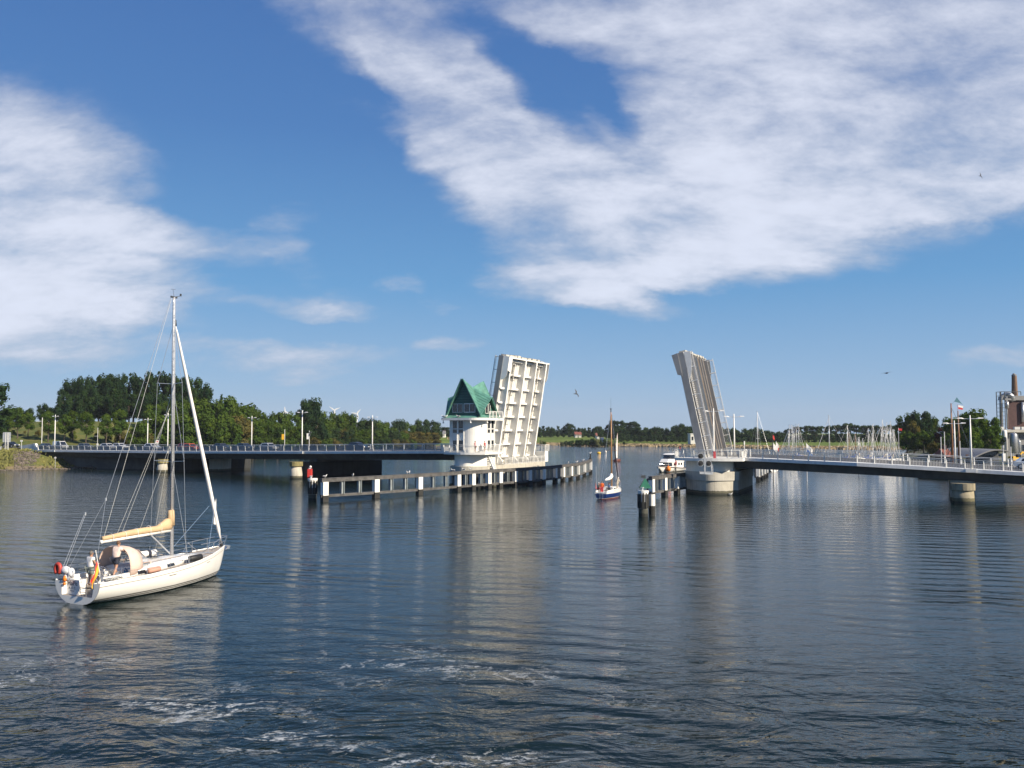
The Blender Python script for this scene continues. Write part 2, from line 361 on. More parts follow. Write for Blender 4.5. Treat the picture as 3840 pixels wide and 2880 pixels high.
#            near-edge point, deck height
LEFT_N = [(P2(62, 213), 4.05), (P2(145, 205), 4.2), (P2(632, 182), 4.45), (P2(1132, 158), 5.0), (P2(1660, 140.5), 5.5), (P2(1756, 137.5), 5.52)]
RIGHT_N = [(P2(2640, 121.0), 5.15), (P2(2800, 117.5), 5.1), (P2(3200, 109.7), 4.72), (P2(3616, 104.6), 4.16), (P2(3840, 101.6), 3.88), (P2(4300, 96.5), 3.4)]
WID = 16.5
def sample(nodes, step):
    """evenly spaced points on a node line: (x,y), z, direction, across"""
    out = []; ps = [n[0] for n in nodes]; zs = [n[1] for n in nodes]
    L = [0]; 
    for i in range(1, len(ps)): L.append(L[-1] + (ps[i]-ps[i-1]).length)
    n = max(1, round(L[-1]/step))
    def dirat(s):
        i = max(j for j in range(len(L)-1) if L[j] <= s + 1e-9); return (ps[i+1]-ps[i]).normalized()
    for k in range(n+1):
        s = L[-1]*k/n
        i = max(j for j in range(len(L)-1) if L[j] <= s + 1e-9)
        f = (s-L[i])/(L[i+1]-L[i]); p = ps[i].lerp(ps[i+1], f); z = zs[i]*(1-f)+zs[i+1]*f
        d = (dirat(max(0, s-6)) + dirat(min(L[-1], s+6))).normalized()
        out.append((p, z, d, Vector((-d.y, d.x))))
    return out
def off(smp, a, dz): p, z, d, v = smp; q = p + v*a; return Vector((q.x, q.y, z+dz))
def sweep(mb, smps, prof):          # prof: closed list of (across, dz)
    mb.loft([[off(s, a, dz) for a, dz in prof] for s in smps], True)

def railing(smps, root, org, side, step_posts, slant, infill, matp, bars=False, name='railing', h=1.12):
    a0 = 0.22 if side == 0 else WID-0.22; sg = -1 if side == 0 else 1
    mb = MB(org)
    for i in range(len(smps)-1):
        mb.bar(off(smps[i], a0+sg*slant, h), off(smps[i+1], a0+sg*slant, h), .11, .08)
        if bars:
            mb.bar(off(smps[i], a0, h-.17), off(smps[i+1], a0, h-.17), .05, .05)
            mb.bar(off(smps[i], a0, .13), off(smps[i+1], a0, .13), .05, .05)
    mb.build('handrail', matp, root)
    return a0, sg
def rail_posts(smps, root, org, a0, sg, slant, matp, h=1.12, w=.10, lean=.0):
    for s in smps:
        mb = MB(org); d3 = Vector((s[2].x, s[2].y, 0))
        mb.bar(off(s, a0, .0)-d3*lean, off(s, a0+sg*slant, h-.04)+d3*lean*0, w, .16)
        mb.build('rail_post', matp, root)

def pier_poly(c, u, v, wu, front, back, bulge, n=9):
    """plan outline: straight flanks, bulging ends. c is on the deck's near edge; front = how far it stands out, back = its depth"""
    pts = []
    for k in range(n):
        f = k/(n-1); a = (f-.5)*wu; b = -front + bulge*(1-(cos(pi*(f-.5)))) ; pts.append(c + u*a + v*b)
    for k in range(n):
        f = 1-k/(n-1); a = (f-.5)*wu; b = back - bulge*(1-cos(pi*(f-.5))); pts.append(c + u*a + v*b)
    return [(p.x, p.y) for p in pts]
TIDE = [(-9,(.030,.033,.025)),(.28,(.10,.095,.065)),(.6,(.47,.44,.37))]
M['pier'] = zmat('pier_concrete', TIDE, .85, .12, .8, .28, .02)
M['pier2'] = zmat('stained_pier_concrete', [(-9,(.03,.033,.025)),(.3,(.12,.11,.06)),(.7,(.33,.29,.20))], .85, .2, .8, .5, .02)
M['pier_dark'] = zmat('shaded_pier_concrete', [(-9,(.02,.022,.02)),(.5,(.035,.037,.04))], .85, .2, .6, .3, .02)  # concrete colour darkened to carry the shade under the deck and ledge

# ------------------------------------------------------------------ left fixed bridge
orgL = Vector((LEFT_N[3][0].x, LEFT_N[3][0].y, 0))
BL = empty('road_bridge', orgL, 0, 'long grey concrete road bridge from the grassy bank to the green roofed tower', 'bridge')
sl = sample(LEFT_N, 6.0)
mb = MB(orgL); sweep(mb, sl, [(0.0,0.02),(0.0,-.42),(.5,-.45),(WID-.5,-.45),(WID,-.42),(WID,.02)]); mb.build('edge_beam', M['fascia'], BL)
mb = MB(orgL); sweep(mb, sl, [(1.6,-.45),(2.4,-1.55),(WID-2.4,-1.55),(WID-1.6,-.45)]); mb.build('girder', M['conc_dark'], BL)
mb = MB(orgL); sweep(mb, sl, [(2.4,.03),(2.4,.10),(WID-2.4,.10),(WID-2.4,.03)]); mb.build('carriageway', M['asphalt'], BL)
sr = sample(LEFT_N[1:], 2.25)
a0, sg = railing(sr, BL, orgL, 0, 0, .25, None, M['galvl'])
rail_posts(sr, BL, orgL, a0, sg, .25, M['white'], lean=.16)
railing(sr, BL, orgL, 1, 0, .1, None, M['galvl'])
rail_posts(sr[::2], BL, orgL, WID-.22, 1, .1, M['galvl'])
for i in range(len(sr)-1):
    mb = MB(orgL); d = sr[i][2]; e = Vector((d.x, d.y, 0))*.10
    clear = i > len(sr)*0.80
    q = [off(sr[i], .24, .12)+e, off(sr[i+1], .24, .12)-e*1.6, off(sr[i+1], .02, .98)-e, off(sr[i], .02, .98)+e*1.6]
    mb.extrude(q, (0, .02, 0)); mb.build('infill_panel', M['glassy'] if clear else M['panel'], BL)
# haunches over the piers and the piers themselves
def wall_pier(nodes_i, ext, length, wu, top):
    p, z = LEFT_N[nodes_i]; smp = min(sl, key=lambda s: (s[0]-p).length); v = Vector((.72, .69)).normalized(); u = Vector((v.y, -v.x))
    c = p - v*ext
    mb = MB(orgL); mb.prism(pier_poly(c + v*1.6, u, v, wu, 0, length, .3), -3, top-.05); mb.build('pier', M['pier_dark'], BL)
    mb = MB(orgL); n = 16
    mb.smooth().tube([Vector((c.x, c.y, -3)), Vector((c.x, c.y, .9)), Vector((c.x, c.y, top-.75))], [1.15, 1.15, .92], n); mb.smooth(False); mb.build('pier_nose', M['pier'], BL)
    mb = MB(orgL); mb.smooth(False).tube([Vector((c.x, c.y, top-.75)), Vector((c.x, c.y, top+.05))], [1.2, 1.22], n); mb.build('pier_cap', M['moss'], BL)
    mb = MB(orgL); q = [c+v*3.6-u*(wu*.5), c+v*3.6+u*(wu*.5), c+v*(length-.5)+u*(wu*.5), c+v*(length-.5)-u*(wu*.5)]
    mb.prism([(a.x, a.y) for a in q], top-.02, z-1.5); mb.build('bearing', M['conc_dark'], BL)
M['moss'] = mat('mossy_concrete', (.22,.19,.08), .9, var=.3, vscale=2)
wall_pier(3, 1.0, 16.8, 2.4, 3.1)
wall_pier(2, 1.0, 18, 2.4, 2.75)
# squat block beside the second pier
b = P2(822, 186); mb = MB(orgL); mb.prism([(b.x-1.6,b.y-1.0),(b.x+1.5,b.y-1.6),(b.x+2.0,b.y+2.5),(b.x-1.2,b.y+3)], -3, 2.7); mb.build('pier_block', M['pier'], BL)
# abutment wall under the shore end
A0, A1 = LEFT_N[1][0], P2(480, 189.5)
ua = (A1-A0).normalized(); va = Vector((-ua.y, ua.x))
mb = MB(orgL)
q = [A0+va*1.2-ua*2, A0+ua*31+va*7, A0+ua*31+va*14.5, A0+va*15.2-ua*2]
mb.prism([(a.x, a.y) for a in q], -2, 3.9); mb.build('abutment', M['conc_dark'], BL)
# slanted end block of the parapet
s0 = sr[0]
mb = MB(orgL); d3 = Vector((s0[2].x, s0[2].y, 0))
pts = [off(s0,.1,-.3)+d3*.1, off(s0,.1,-.3)-d3*6.5, off(s0,.1,.95)-d3*7.5, off(s0,.1,1.45)-d3*2.2, off(s0,.1,1.5)-d3*1.3]
n3 = Vector((s0[3].x, s0[3].y, 0)); mb.extrude(pts, n3*.45); mb.build('end_wall', M['fascia'], BL)
mb = MB(orgL); pts = [off(s0,.0,-.25)+d3*.2, off(s0,.0,-.25)-d3*.15, off(s0,.0,1.55)-d3*1.9, off(s0,.0,1.55)-d3*1.0]
mb.extrude(pts, n3*.65); mb.build('end_coping', M['conc_white'], BL)
# stair rail running down the slope from the deck end
mb = MB(orgL); g0 = off(s0, -.3, -.1)+d3*.8
pA = [gp(140,1692,4.3), at(160,1714,203), at(172,1718,202.5), at(198,1730,202)]
pA = [at(138,1692,204), at(166,1715,203.5), at(176,1719,203.3), at(198,1729,203)]
mb.tube(pA, .05, 5); mb.tube([pA[3], pA[3]-Vector((0,0,.9))], .05, 5); mb.tube([pA[1], pA[1]-Vector((0,0,.9))], .05, 5); mb.build('stair_handrail', M['dark'], BL)

# ------------------------------------------------------------------ right fixed bridge
orgR = Vector((RIGHT_N[3][0].x, RIGHT_N[3][0].y, 0))
BR = empty('approach_bridge', orgR, 0, 'grey concrete road bridge sloping down from the round bascule pier towards the factory', 'bridge')
sl2 = sample(RIGHT_N, 5.0)
mb = MB(orgR); sweep(mb, sl2, [(0.0,0.02),(0.0,-.40),(.5,-.44),(WID-.5,-.44),(WID,-.40),(WID,.02)]); mb.build('edge_beam', M['fascia'], BR)
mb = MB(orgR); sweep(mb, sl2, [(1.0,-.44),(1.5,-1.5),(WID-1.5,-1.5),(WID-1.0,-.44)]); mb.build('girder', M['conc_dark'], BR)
mb = MB(orgR); sweep(mb, sl2, [(2.4,.03),(2.4,.10),(WID-2.4,.10),(WID-2.4,.03)]); mb.build('carriageway', M['asphalt'], BR)
sr2 = sample(RIGHT_N[1:], 2.05)
railing(sr2, BR, orgR, 0, 0, .0, None, M['galvl'], True)
rail_posts(sr2, BR, orgR, .22, -1, .0, M['galvl'], w=.09)
sb = sample(RIGHT_N[1:], .17); mb = MB(orgR)
for s in sb: mb.bar(off(s, .22, .12), off(s, .22, .95), .028, .028)
o = mb.build('balusters', M['galvl'], BR)
railing(sr2, BR, orgR, 1, 0, .0, None, M['galvl'], True)
rail_posts(sr2[::1], BR, orgR, WID-.22, 1, .0, M['galvl'], w=.08)
# right river pier
p, z = RIGHT_N[3]; smp = min(sl2, key=lambda s: (s[0]-p).length); u, v = smp[2], smp[3]; c = p + v*0.2 - u*.4
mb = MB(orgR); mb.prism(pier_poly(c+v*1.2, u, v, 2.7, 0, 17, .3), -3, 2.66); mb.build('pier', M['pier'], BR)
mb = MB(orgR); mb.smooth().tube([Vector((c.x,c.y,-3)), Vector((c.x,c.y,.4)), Vector((c.x,c.y,1.62))], [1.25,1.25,1.18], 20); mb.smooth(False); mb.build('pier_nose', M['pier2'], BR)
mb = MB(orgR); mb.smooth(False).tube([Vector((c.x,c.y,1.62)), Vector((c.x,c.y,2.45))], [1.36,1.36], 20); mb.build('pier_cap', M['pier2'], BR)
mb = MB(orgR); q=[c+v*2+u*.9, c+v*14+u*.9, c+v*14-u*.9, c+v*2-u*.9]; mb.prism([(a.x,a.y) for a in q], 2.6, z-1.4); mb.build('bearing', M['conc_dark'], BR)

# ------------------------------------------------------------------ street lamps on the bridge
def lamp(px, Ytop, Ybase_z, topy, Y, label, armdir, bracket=True, arm=1.45):
    """px: column of the pole in the photo, Y: distance, topy: its top"""
    t = at(px, topy, Y); b = Vector((t.x, Y, Ybase_z)); H = t.z - b.z
    r = empty('street_lamp', b, 0, label, 'street lamp', 'double armed street lamps on the bridge')
    mb = MB(); mb.smooth().tube([(0,0,0),(0,0,H*.45),(0,0,H)], [.13,.11,.07], 10); mb.build('pole', M['white'], r)
    if bracket:
        mb = MB(); R = Matrix.Rotation(atan2(armdir.y, armdir.x), 3, 'Z'); mb.box((0,.15,-.14), (1.15,.75,.42), R); mb.build('bracket', M['white'], r)
    za = H-.45; a3 = Vector((armdir.x, armdir.y, 0))
    mb = MB(); mb.tube([-a3*arm*.6+Vector((0,0,za+.03)), Vector((0,0,za)), a3*arm*.6+Vector((0,0,za+.03))], .035, 6); mb.build('arm', M['white'], r)
    for sg in (-1, 1):
        mb = MB(); e0 = a3*sg*arm*.45+Vector((0,0,za)); e1 = a3*sg*arm+Vector((0,0,za+.06)); s_ = Vector((-armdir.y, armdir.x, 0))*.14
        mb.loft([[e0-s_*.5, e0+s_*.5, e0+Vector((0,0,.05))], [e0.lerp(e1,.3)-s_, e0.lerp(e1,.3)+s_, e0.lerp(e1,.3)+Vector((0,0,.16))], [e1-s_*.8, e1+s_*.8, e1+Vector((0,0,.07))]])
        mb.build('lamp_head', M['white'], r)
    return r
def mk_lamps():
    du = (LEFT_N[3][0]-LEFT_N[2][0]).normalized(); dr = (RIGHT_N[3][0]-RIGHT_N[2][0]).normalized()
    L = [(208,1555,202,4.2,'white street lamp nearest the grassy bank, on the near edge of the bridge',du,True),
     (631,1549,182,4.4,'white street lamp partly behind the big yacht mast, on the near edge of the bridge',du,True),
     (1134,1539,158,4.95,'white street lamp above the round mossy pier, on the near edge of the left bridge',du,True),
     (555,1567,204,4.3,'white street lamp on the far bridge edge just left of the yacht mast',du,False),
     (945,1560,188,4.75,'white street lamp on the far bridge edge between the yacht and the wind turbines',du,False),
     (1397,1557,168,5.2,'white street lamp on the far bridge edge, closest to the green roofed tower',du,False),
     (2675,1531,119.5,5.1,'white street lamp standing in front of the raised right bridge leaf',dr,False),
     (2752,1552,124,5.1,'white street lamp just right of the raised right bridge leaf',dr,False),
     (3637,1557,104.3,4.12,'tall white street lamp above the right river pier, before the big tree',dr,True),
     (3578,1577,121,4.3,'white street lamp on the far bridge edge beside the wooden ship masts',dr,False)]
    for (px, ty, Y, zb, lab, d, br) in L: lamp(px, 0, zb, ty, Y, lab, d, br)
    # short poles on the bridge: signs, camera, signal posts
    def pole(px, ytop, Y, zb, label, name, kind):
        t = at(px, ytop, Y); b = Vector((t.x, Y, zb)); r = empty(name, b, 0, label, kind); H = t.z-zb
        mb = MB(); mb.tube([(0,0,0),(0,0,H)], .06, 8); mb.build('pole', M['galvl'], r); return r, H
    r, H = pole(1068, 1610, 172, 5.0, 'slim pole with a small yellow board on its side, on the left bridge', 'sign_post', 'sign')
    mb = MB(); mb.box((-.35,0,H-1.5), (.5,.06,1.1)); mb.build('sign_board', M['yellow'], r)
    r, H = pole(1160, 1615, 168, 5.1, 'bridge pole with a white board and dark camera heads', 'signal_post', 'signal')
    mb = MB(); mb.box((-.3,0,H-1.1), (.42,.06,1.15)); mb.build('sign_board', M['white'], r)
    mb = MB(); mb.box((.25,0,H-.35), (.35,.25,.25)); mb.box((.1,0,H-.8), (.3,.25,.4)); mb.build('signal_head', M['dark'], r)
    r, H = pole(367, 1604, 215, 4.3, 'thin grey pole with a small box halfway up, behind the left bridge rail', 'signal_post', 'signal')
    mb = MB(); mb.box((0,0,.9), (.35,.3,.8)); mb.build('cabinet', M['galvl'], r); mb = MB(); mb.box((-.4,0,H*.6), (.8,.06,.06)); mb.build('arm', M['galvl'], r)
    r, H = pole(2791, 1654, 121, 5.1, 'short thick white post on the right bridge just beyond the raised leaf', 'bollard_post', 'post')
    mb = MB(); mb.tube([(0,0,H-.5),(0,0,H)], .09, 8); mb.build('post_cap', M['white'], r)
    r, H = pole(3762, 1680, 112, 4.0, 'grey pole with a white box at its foot, before the factory', 'signal_post', 'signal')
    mb = MB(); mb.box((0,-.05,H-1.2), (.32,.3,1.0)); mb.build('cabinet', M['white'], r)
    mb = MB(); mb.tube([(0,0,H),(0,0,H+.35)], .1, 8); mb.build('cap', M['galvl'], r)
    r, H = pole(3790, 1675, 104, 4.0, 'slim grey post clamped to the right railing near the picture edge', 'rail_pole', 'post')
    mb = MB(); mb.box((0,-.05,1.0), (.16,.2,.6)); mb.build('clamp', M['galvl'], r)
    t = at(590, 1656, 205); r = empty('road_sign', (t.x, 205, 4.4), 0, 'small white sign with red symbol on a post behind the left railing', 'sign')
    mb = MB(); mb.tube([(0,0,0),(0,0,1.5)], .05, 6); mb.build('post', M['galvl'], r)
    mb = MB(); mb.box((0,0,1.75), (.75,.05,.75)); mb.build('sign_board', M['white'], r)
    mb = MB(); mb.box((0,-.04,1.8), (.35,.03,.3)); mb.build('symbol', M['red'], r)
mk_lamps()
# ------------------------------------------------------------------ bascule piers, tower, raised leaves
def v3(p, z): return Vector((p.x, p.y, z))
def poly_rail(pts, z, root, org, mp, lean, h=1.12, sub=.14, post=1.5, inward=None, name='railing'):
    """railing along a plan polyline (open)"""
    P = [Vector((p[0], p[1])) for p in pts]
    out = []
    L = [0]
    for i in range(1, len(P)): L.append(L[-1]+(P[i]-P[i-1]).length)
    def pt(s):
        s = min(max(s, 0), L[-1]-1e-6); i = max(j for j in range(len(L)-1) if L[j] <= s); f = (s-L[i])/max(1e-6, (L[i+1]-L[i]))
        d = (P[i+1]-P[i]).normalized(); return P[i].lerp(P[i+1], f), Vector((d.y, -d.x))
    n = max(1, round(L[-1]/post)); mb = MB(org)
    for i in range(len(P)-1):
        n0 = pt(L[i]+.01)[1]; n1 = pt(L[i+1]-.01)[1]
        mb.bar(v3(P[i]+n0*lean, z+h), v3(P[i+1]+n1*lean, z+h), .09, .07); mb.bar(v3(P[i], z+h-.2), v3(P[i+1], z+h-.2), .045); mb.bar(v3(P[i], z+.14), v3(P[i+1], z+.14), .045)
    k = int(L[-1]/sub)
    for i in range(k+1):
        p, nn = pt(L[-1]*i/k); mb.bar(v3(p, z+.14), v3(p, z+h-.2), .026)
    rl = mb.build(name, mp, root)
    for i in range(n+1):
        p, nn = pt(L[-1]*i/n); mb = MB(org); mb.bar(v3(p, z), v3(p+nn*lean, z+h), .08, .14); mb.build('rail_post', M['white'], rl)
    return rl

# ---- left pier and tower
uB, vB = Vector((.894, -.447)), Vector((.447, .894))
C0 = Vector((-6.2, 134.6)); orgT = v3(C0, 0)
def loc(a, b, z): return v3(C0 + uB*a + vB*b, z)
PL_ = empty('bascule_pier', orgT, 0, 'white rounded bascule pier on dark piles below the green roofed tower', 'bridge pier')
mb = MB(orgT); mb.prism(pier_poly(C0, uB, vB, 6.7, 3.5, 22.6, 2.4, 21), 2.56, 3.36); mb.build('pier_ledge', M['pier'], PL_)
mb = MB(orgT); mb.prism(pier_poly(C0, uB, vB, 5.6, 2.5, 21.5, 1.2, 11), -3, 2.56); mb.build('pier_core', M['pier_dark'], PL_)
for i in range(8):
    for sgn in (-1, 1):
        mb = MB(orgT); p = loc(sgn*3.0, -1.4+i*3.0, 0); mb.smooth().tube([p-Vector((0,0,3)), p+Vector((0,0,2.57))], .3, 8); mb.build('pile', M['pier'], PL_)
mb = MB(orgT); mb.prism(pier_poly(C0, uB, vB, 5.6, 2.95, 4.6, 2.2, 21), 3.36, 5.16); mb.build('pier_shaft', M['conc_white'], PL_)
mb = MB(orgT); mb.prism([tuple(loc(a,b,0).xy) for a,b in ((-2.7,4.5),(-.9,4.5),(-.9,21.5),(-2.7,21.5))], 3.36, 5.1); mb.build('rear_wall', M['conc_white'], PL_)
slab = pier_poly(C0, uB, vB, 7.3, 3.75, 4.2, 1.1, 11)
mb = MB(orgT); mb.prism(slab, 5.16, 5.52); mb.build('balcony_slab', M['conc_white'], PL_)
rp = [tuple((C0+uB*-4.6+vB*-1.6))] + [Vector(q)+(C0-Vector(q))*.02 for q in slab[:11]] + [C0+uB*3.55+vB*3.2]
poly_rail(rp, 5.52, PL_, orgT, M['white'], .16)
mb = MB(orgT); mb.prism([tuple(loc(a,b,0).xy) for a,b in ((-2.5,20.6),(3.1,20.6),(3.1,22.0),(-2.5,22.0))], 3.36, 5.2); mb.build('end_block', M['conc_white'], PL_)
poly_rail([tuple(loc(a,b,0).xy) for a,b in ((3.1,20.6),(3.2,22.1),(-2.5,22.1))], 5.2, PL_, orgT, M['white'], .05)
mb = MB(orgT); mb.prism([tuple(loc(a,b,0).xy) for a,b in ((-1.0,4.6),(3.2,4.6),(3.2,20.5),(-1.0,20.5))], 3.36, 3.44); mb.build('platform', M['conc'], PL_)
poly_rail([tuple(loc(a,b,0).xy) for a,b in ((3.15,5.2),(3.15,9),(3.15,13),(3.15,20.4))], 3.4, PL_, orgT, M['galvl'], .02, h=1.0, sub=.5)
# leaning service stair at the tower's right corner
mb = MB(orgT); a_, b_ = loc(3.0, -.1, 5.2), loc(3.9, -.35, 2.4)
for o_ in (0, .75): mb.bar(loc(2.75, -.2+o_, 5.2), loc(4.3, -.6+o_, 2.3), .09, .28)
for k in range(11):
    f = (k+.5)/11; mb.bar(loc(2.75+1.55*f, -.2-.4*f, 5.2-2.9*f), loc(2.75+1.55*f, .55-.4*f, 5.2-2.9*f), .05, .2)
mb.build('stair', M['white'], PL_)

TW = empty('control_tower', loc(0, 0, 5.52), 0, 'white bridge keeper tower with steep green copper roof beside the raised leaf', 'tower')
orgW = loc(0, 0, 5.52)
def rsq(h, r, n=6):           # plan of the body: square with one strongly rounded corner towards the channel
    pts = [(-h, h), (-h, -h)]
    for k in range(n+1):
        a = -pi/2 + (pi/2)*k/n; pts.append((h-r + r*cos(a), -h+r + r*sin(a)))
    pts.append((h, h)); return pts
hb = 2.6
mb = MB(orgW); body = [C0+uB*a+vB*b for a,b in rsq(hb, 2.3, 10)]
mb.prism([(p.x,p.y) for p in body], 5.52, 10.5); mb.build('wall', M['conc_white'], TW)
mb = MB(orgW); ea = [C0+uB*a+vB*b for a,b in rsq(hb+.95, 2.2, 8)]
mb.prism([(p.x,p.y) for p in ea], 10.42, 10.78); mb.build('eaves', M['white'], TW)
mb = MB(orgW)
r0 = [C0+uB*a+vB*b for a,b in rsq(hb+.85, 2.0, 8)]; r1 = [C0+uB*a+vB*b for a,b in rsq(hb+.05, 1.0, 8)]
mb.loft([[v3(p,10.785) for p in r0], [v3(p,11.25) for p in r1]], True); mb.build('roof_skirt', M['copper'], TW)
# roof: two crossing gables, the channel one tall
hr = 3.0; zc, zf, zs, ze = 15.5, 16.75, 13.9, 11.0
K = [loc(-hr,-hr,ze), loc(hr,-hr,ze), loc(hr,hr,ze), loc(-hr,hr,ze)]
F_, R_, B_, L_ = loc(0,-hr-.35,zf), loc(hr+.4,0,zs), loc(0,hr+.35,zf-.1), loc(-hr-1.3,0,zs); Cc = loc(0,0,zc)
def slab_tri(mb, a, b, c, t=.14):
    nrm = (b-a).cross(c-a).normalized()
    if nrm.z < 0: nrm = -nrm
    mb.extrude([a, b, c], nrm*t)
mb = MB(orgW); 
for tri in ((K[0],F_,Cc),(K[1],F_,Cc),(K[1],R_,Cc),(K[2],R_,Cc),(K[2],B_,Cc),(K[3],B_,Cc),(K[3],L_,Cc),(K[0],L_,Cc)): slab_tri(mb, *tri)
rf = mb.build('roof', M['copper'], TW)
# standing seams
mb = MB(orgW)
for (k_, a_) in ((K[0],F_),(K[1],F_),(K[1],R_),(K[2],R_),(K[2],B_),(K[3],L_),(K[0],L_)):
    nrm = (a_-k_).cross(Cc-k_).normalized(); nrm = nrm if nrm.z > 0 else -nrm
    for i in range(1, 9):
        f = i/9; p = k_.lerp(a_, f); q = k_.lerp(Cc, f)       # lines that run parallel to the ridge
        mb.bar(p+nrm*.16, q+nrm*.16, .04, .05)
    mb.bar(k_+nrm*.15, a_+nrm*.15, .12, .1)
mb.build('roof_seam', M['copper'], rf)
def gable(k0, k1, ap, ins, name='gable_wall'):
    c_ = (k0+k1)/2; inn = v3(C0, 0)-Vector((c_.x, c_.y, 0)); inn.normalize()
    mb = MB(orgW); q = [k0+inn*ins+Vector((0,0,.0)), k1+inn*ins, Vector((c_.x,c_.y,ap.z-.35))+inn*ins]
    mb.extrude(q, inn*.15); return mb.build(name, M['copper_d'], TW), inn
gf, inF = gable(K[0], K[1], F_, .30); gable(K[1], K[2], R_, .35); gable(K[3], K[0], L_, .3); gable(K[2], K[3], B_, .3)
mb = MB(orgW)
for k in range(12):
    z_ = 11.4+k*.4; w_ = hr*(1-(z_-ze)/(zf-.35-ze))-.12
    if z_ < 12.95 and z_ > 11.6: continue
    if w_ > .1: mb.bar(loc(-w_,-hr+.28,z_), loc(w_,-hr+.28,z_), .02, .03)
mb.build('board_joint', M['copper'], gf)
def window(fn, a0, a1, z0, z1, parent=TW, mull=1, t=.055):
    """fn(a, out, z) -> point on the facade"""
    mb = MB(orgW)
    mb.bar(fn(a0,.06,z0), fn(a1,.06,z0), t, t); mb.bar(fn(a0,.06,z1), fn(a1,.06,z1), t, t)
    for k in range(mull+1):
        a = a0+(a1-a0)*k/mull; mb.bar(fn(a,.06,z0), fn(a,.06,z1), t, t)
    wf = mb.build('window', M['white'], parent)
    mb = MB(orgW); q = [fn(a0,.03,z0), fn(a1,.03,z0), fn(a1,.03,z1), fn(a0,.03,z1)]; d = fn(a0,.0,z0)-fn(a0,.02,z0); mb.extrude(q, d); mb.build('pane', M['glass'], wf)
    return wf
fF = lambda a, o, z: loc(a, -hb-o, z); fR = lambda a, o, z: loc(hb+o, a, z); fG = lambda a, o, z: loc(a, -hr+.30-o, z); fGR = lambda a, o, z: loc(hr-.35+o, a, z)
for (a0_, a1_) in ((-2.0,-1.22),(-.98,-.15)):
    window(fF, a0_, a1_, 9.15, 10.4); window(fF, a0_, a1_, 8.45, 9.05); window(fF, a0_, a1_, 5.7, 7.35)
mb = MB(orgW); mb.bar(fF(-1.1,.12,5.55), fF(-1.1,.12,10.4), .16, .2); mb.bar(fF(-.05,.06,5.55), fF(-.05,.06,10.4), .1, .1); mb.bar(fF(-2.1,.06,5.55), fF(-2.1,.06,10.4), .1, .1); mb.build('facade_pilaster', M['white'], TW)
for (a0_, a1_) in ((.1,.95),(1.3,2.15)):
    window(fR, a0_, a1_, 9.15, 10.4); window(fR, a0_, a1_, 8.45, 9.05); window(fR, a0_, a1_, 5.7, 7.35)
mb = MB(orgW); mb.bar(fR(1.12,.10,5.55), fR(1.12,.10,10.4), .14, .18); mb.bar(fR(2.35,.08,5.55), fR(2.35,.08,10.4), .1, .14); mb.build('facade_pilaster', M['white'], TW)
window(fG, -2.0, -.25, 11.65, 12.95, TW, 2); window(fG, .05, 2.0, 11.65, 12.95, TW, 2, .1)
window(fGR, -.7, .1, 11.5, 12.9); window(fGR, .35, .9, 11.4, 13.0)
# little service balcony at the right gable
poly_rail([tuple(loc(hb+.9,-.8,0).xy), tuple(loc(hb+.9,1.6,0).xy), tuple(loc(hb+1.6,2.2,0).xy)], 10.8, TW, orgW, M['white'], 0, h=1.0, sub=.3, post=1.2)
for (a_, b_) in ((-3.4,-3.2),(1.6,-3.45),(3.4,-1.4)):
    mb = MB(orgW); mb.bar(loc(a_,b_,10.42), loc(a_,b_,10.1), .12, .12); mb.ball(loc(a_,b_,10.05), .13); mb.build('floodlight', M['white'], TW)

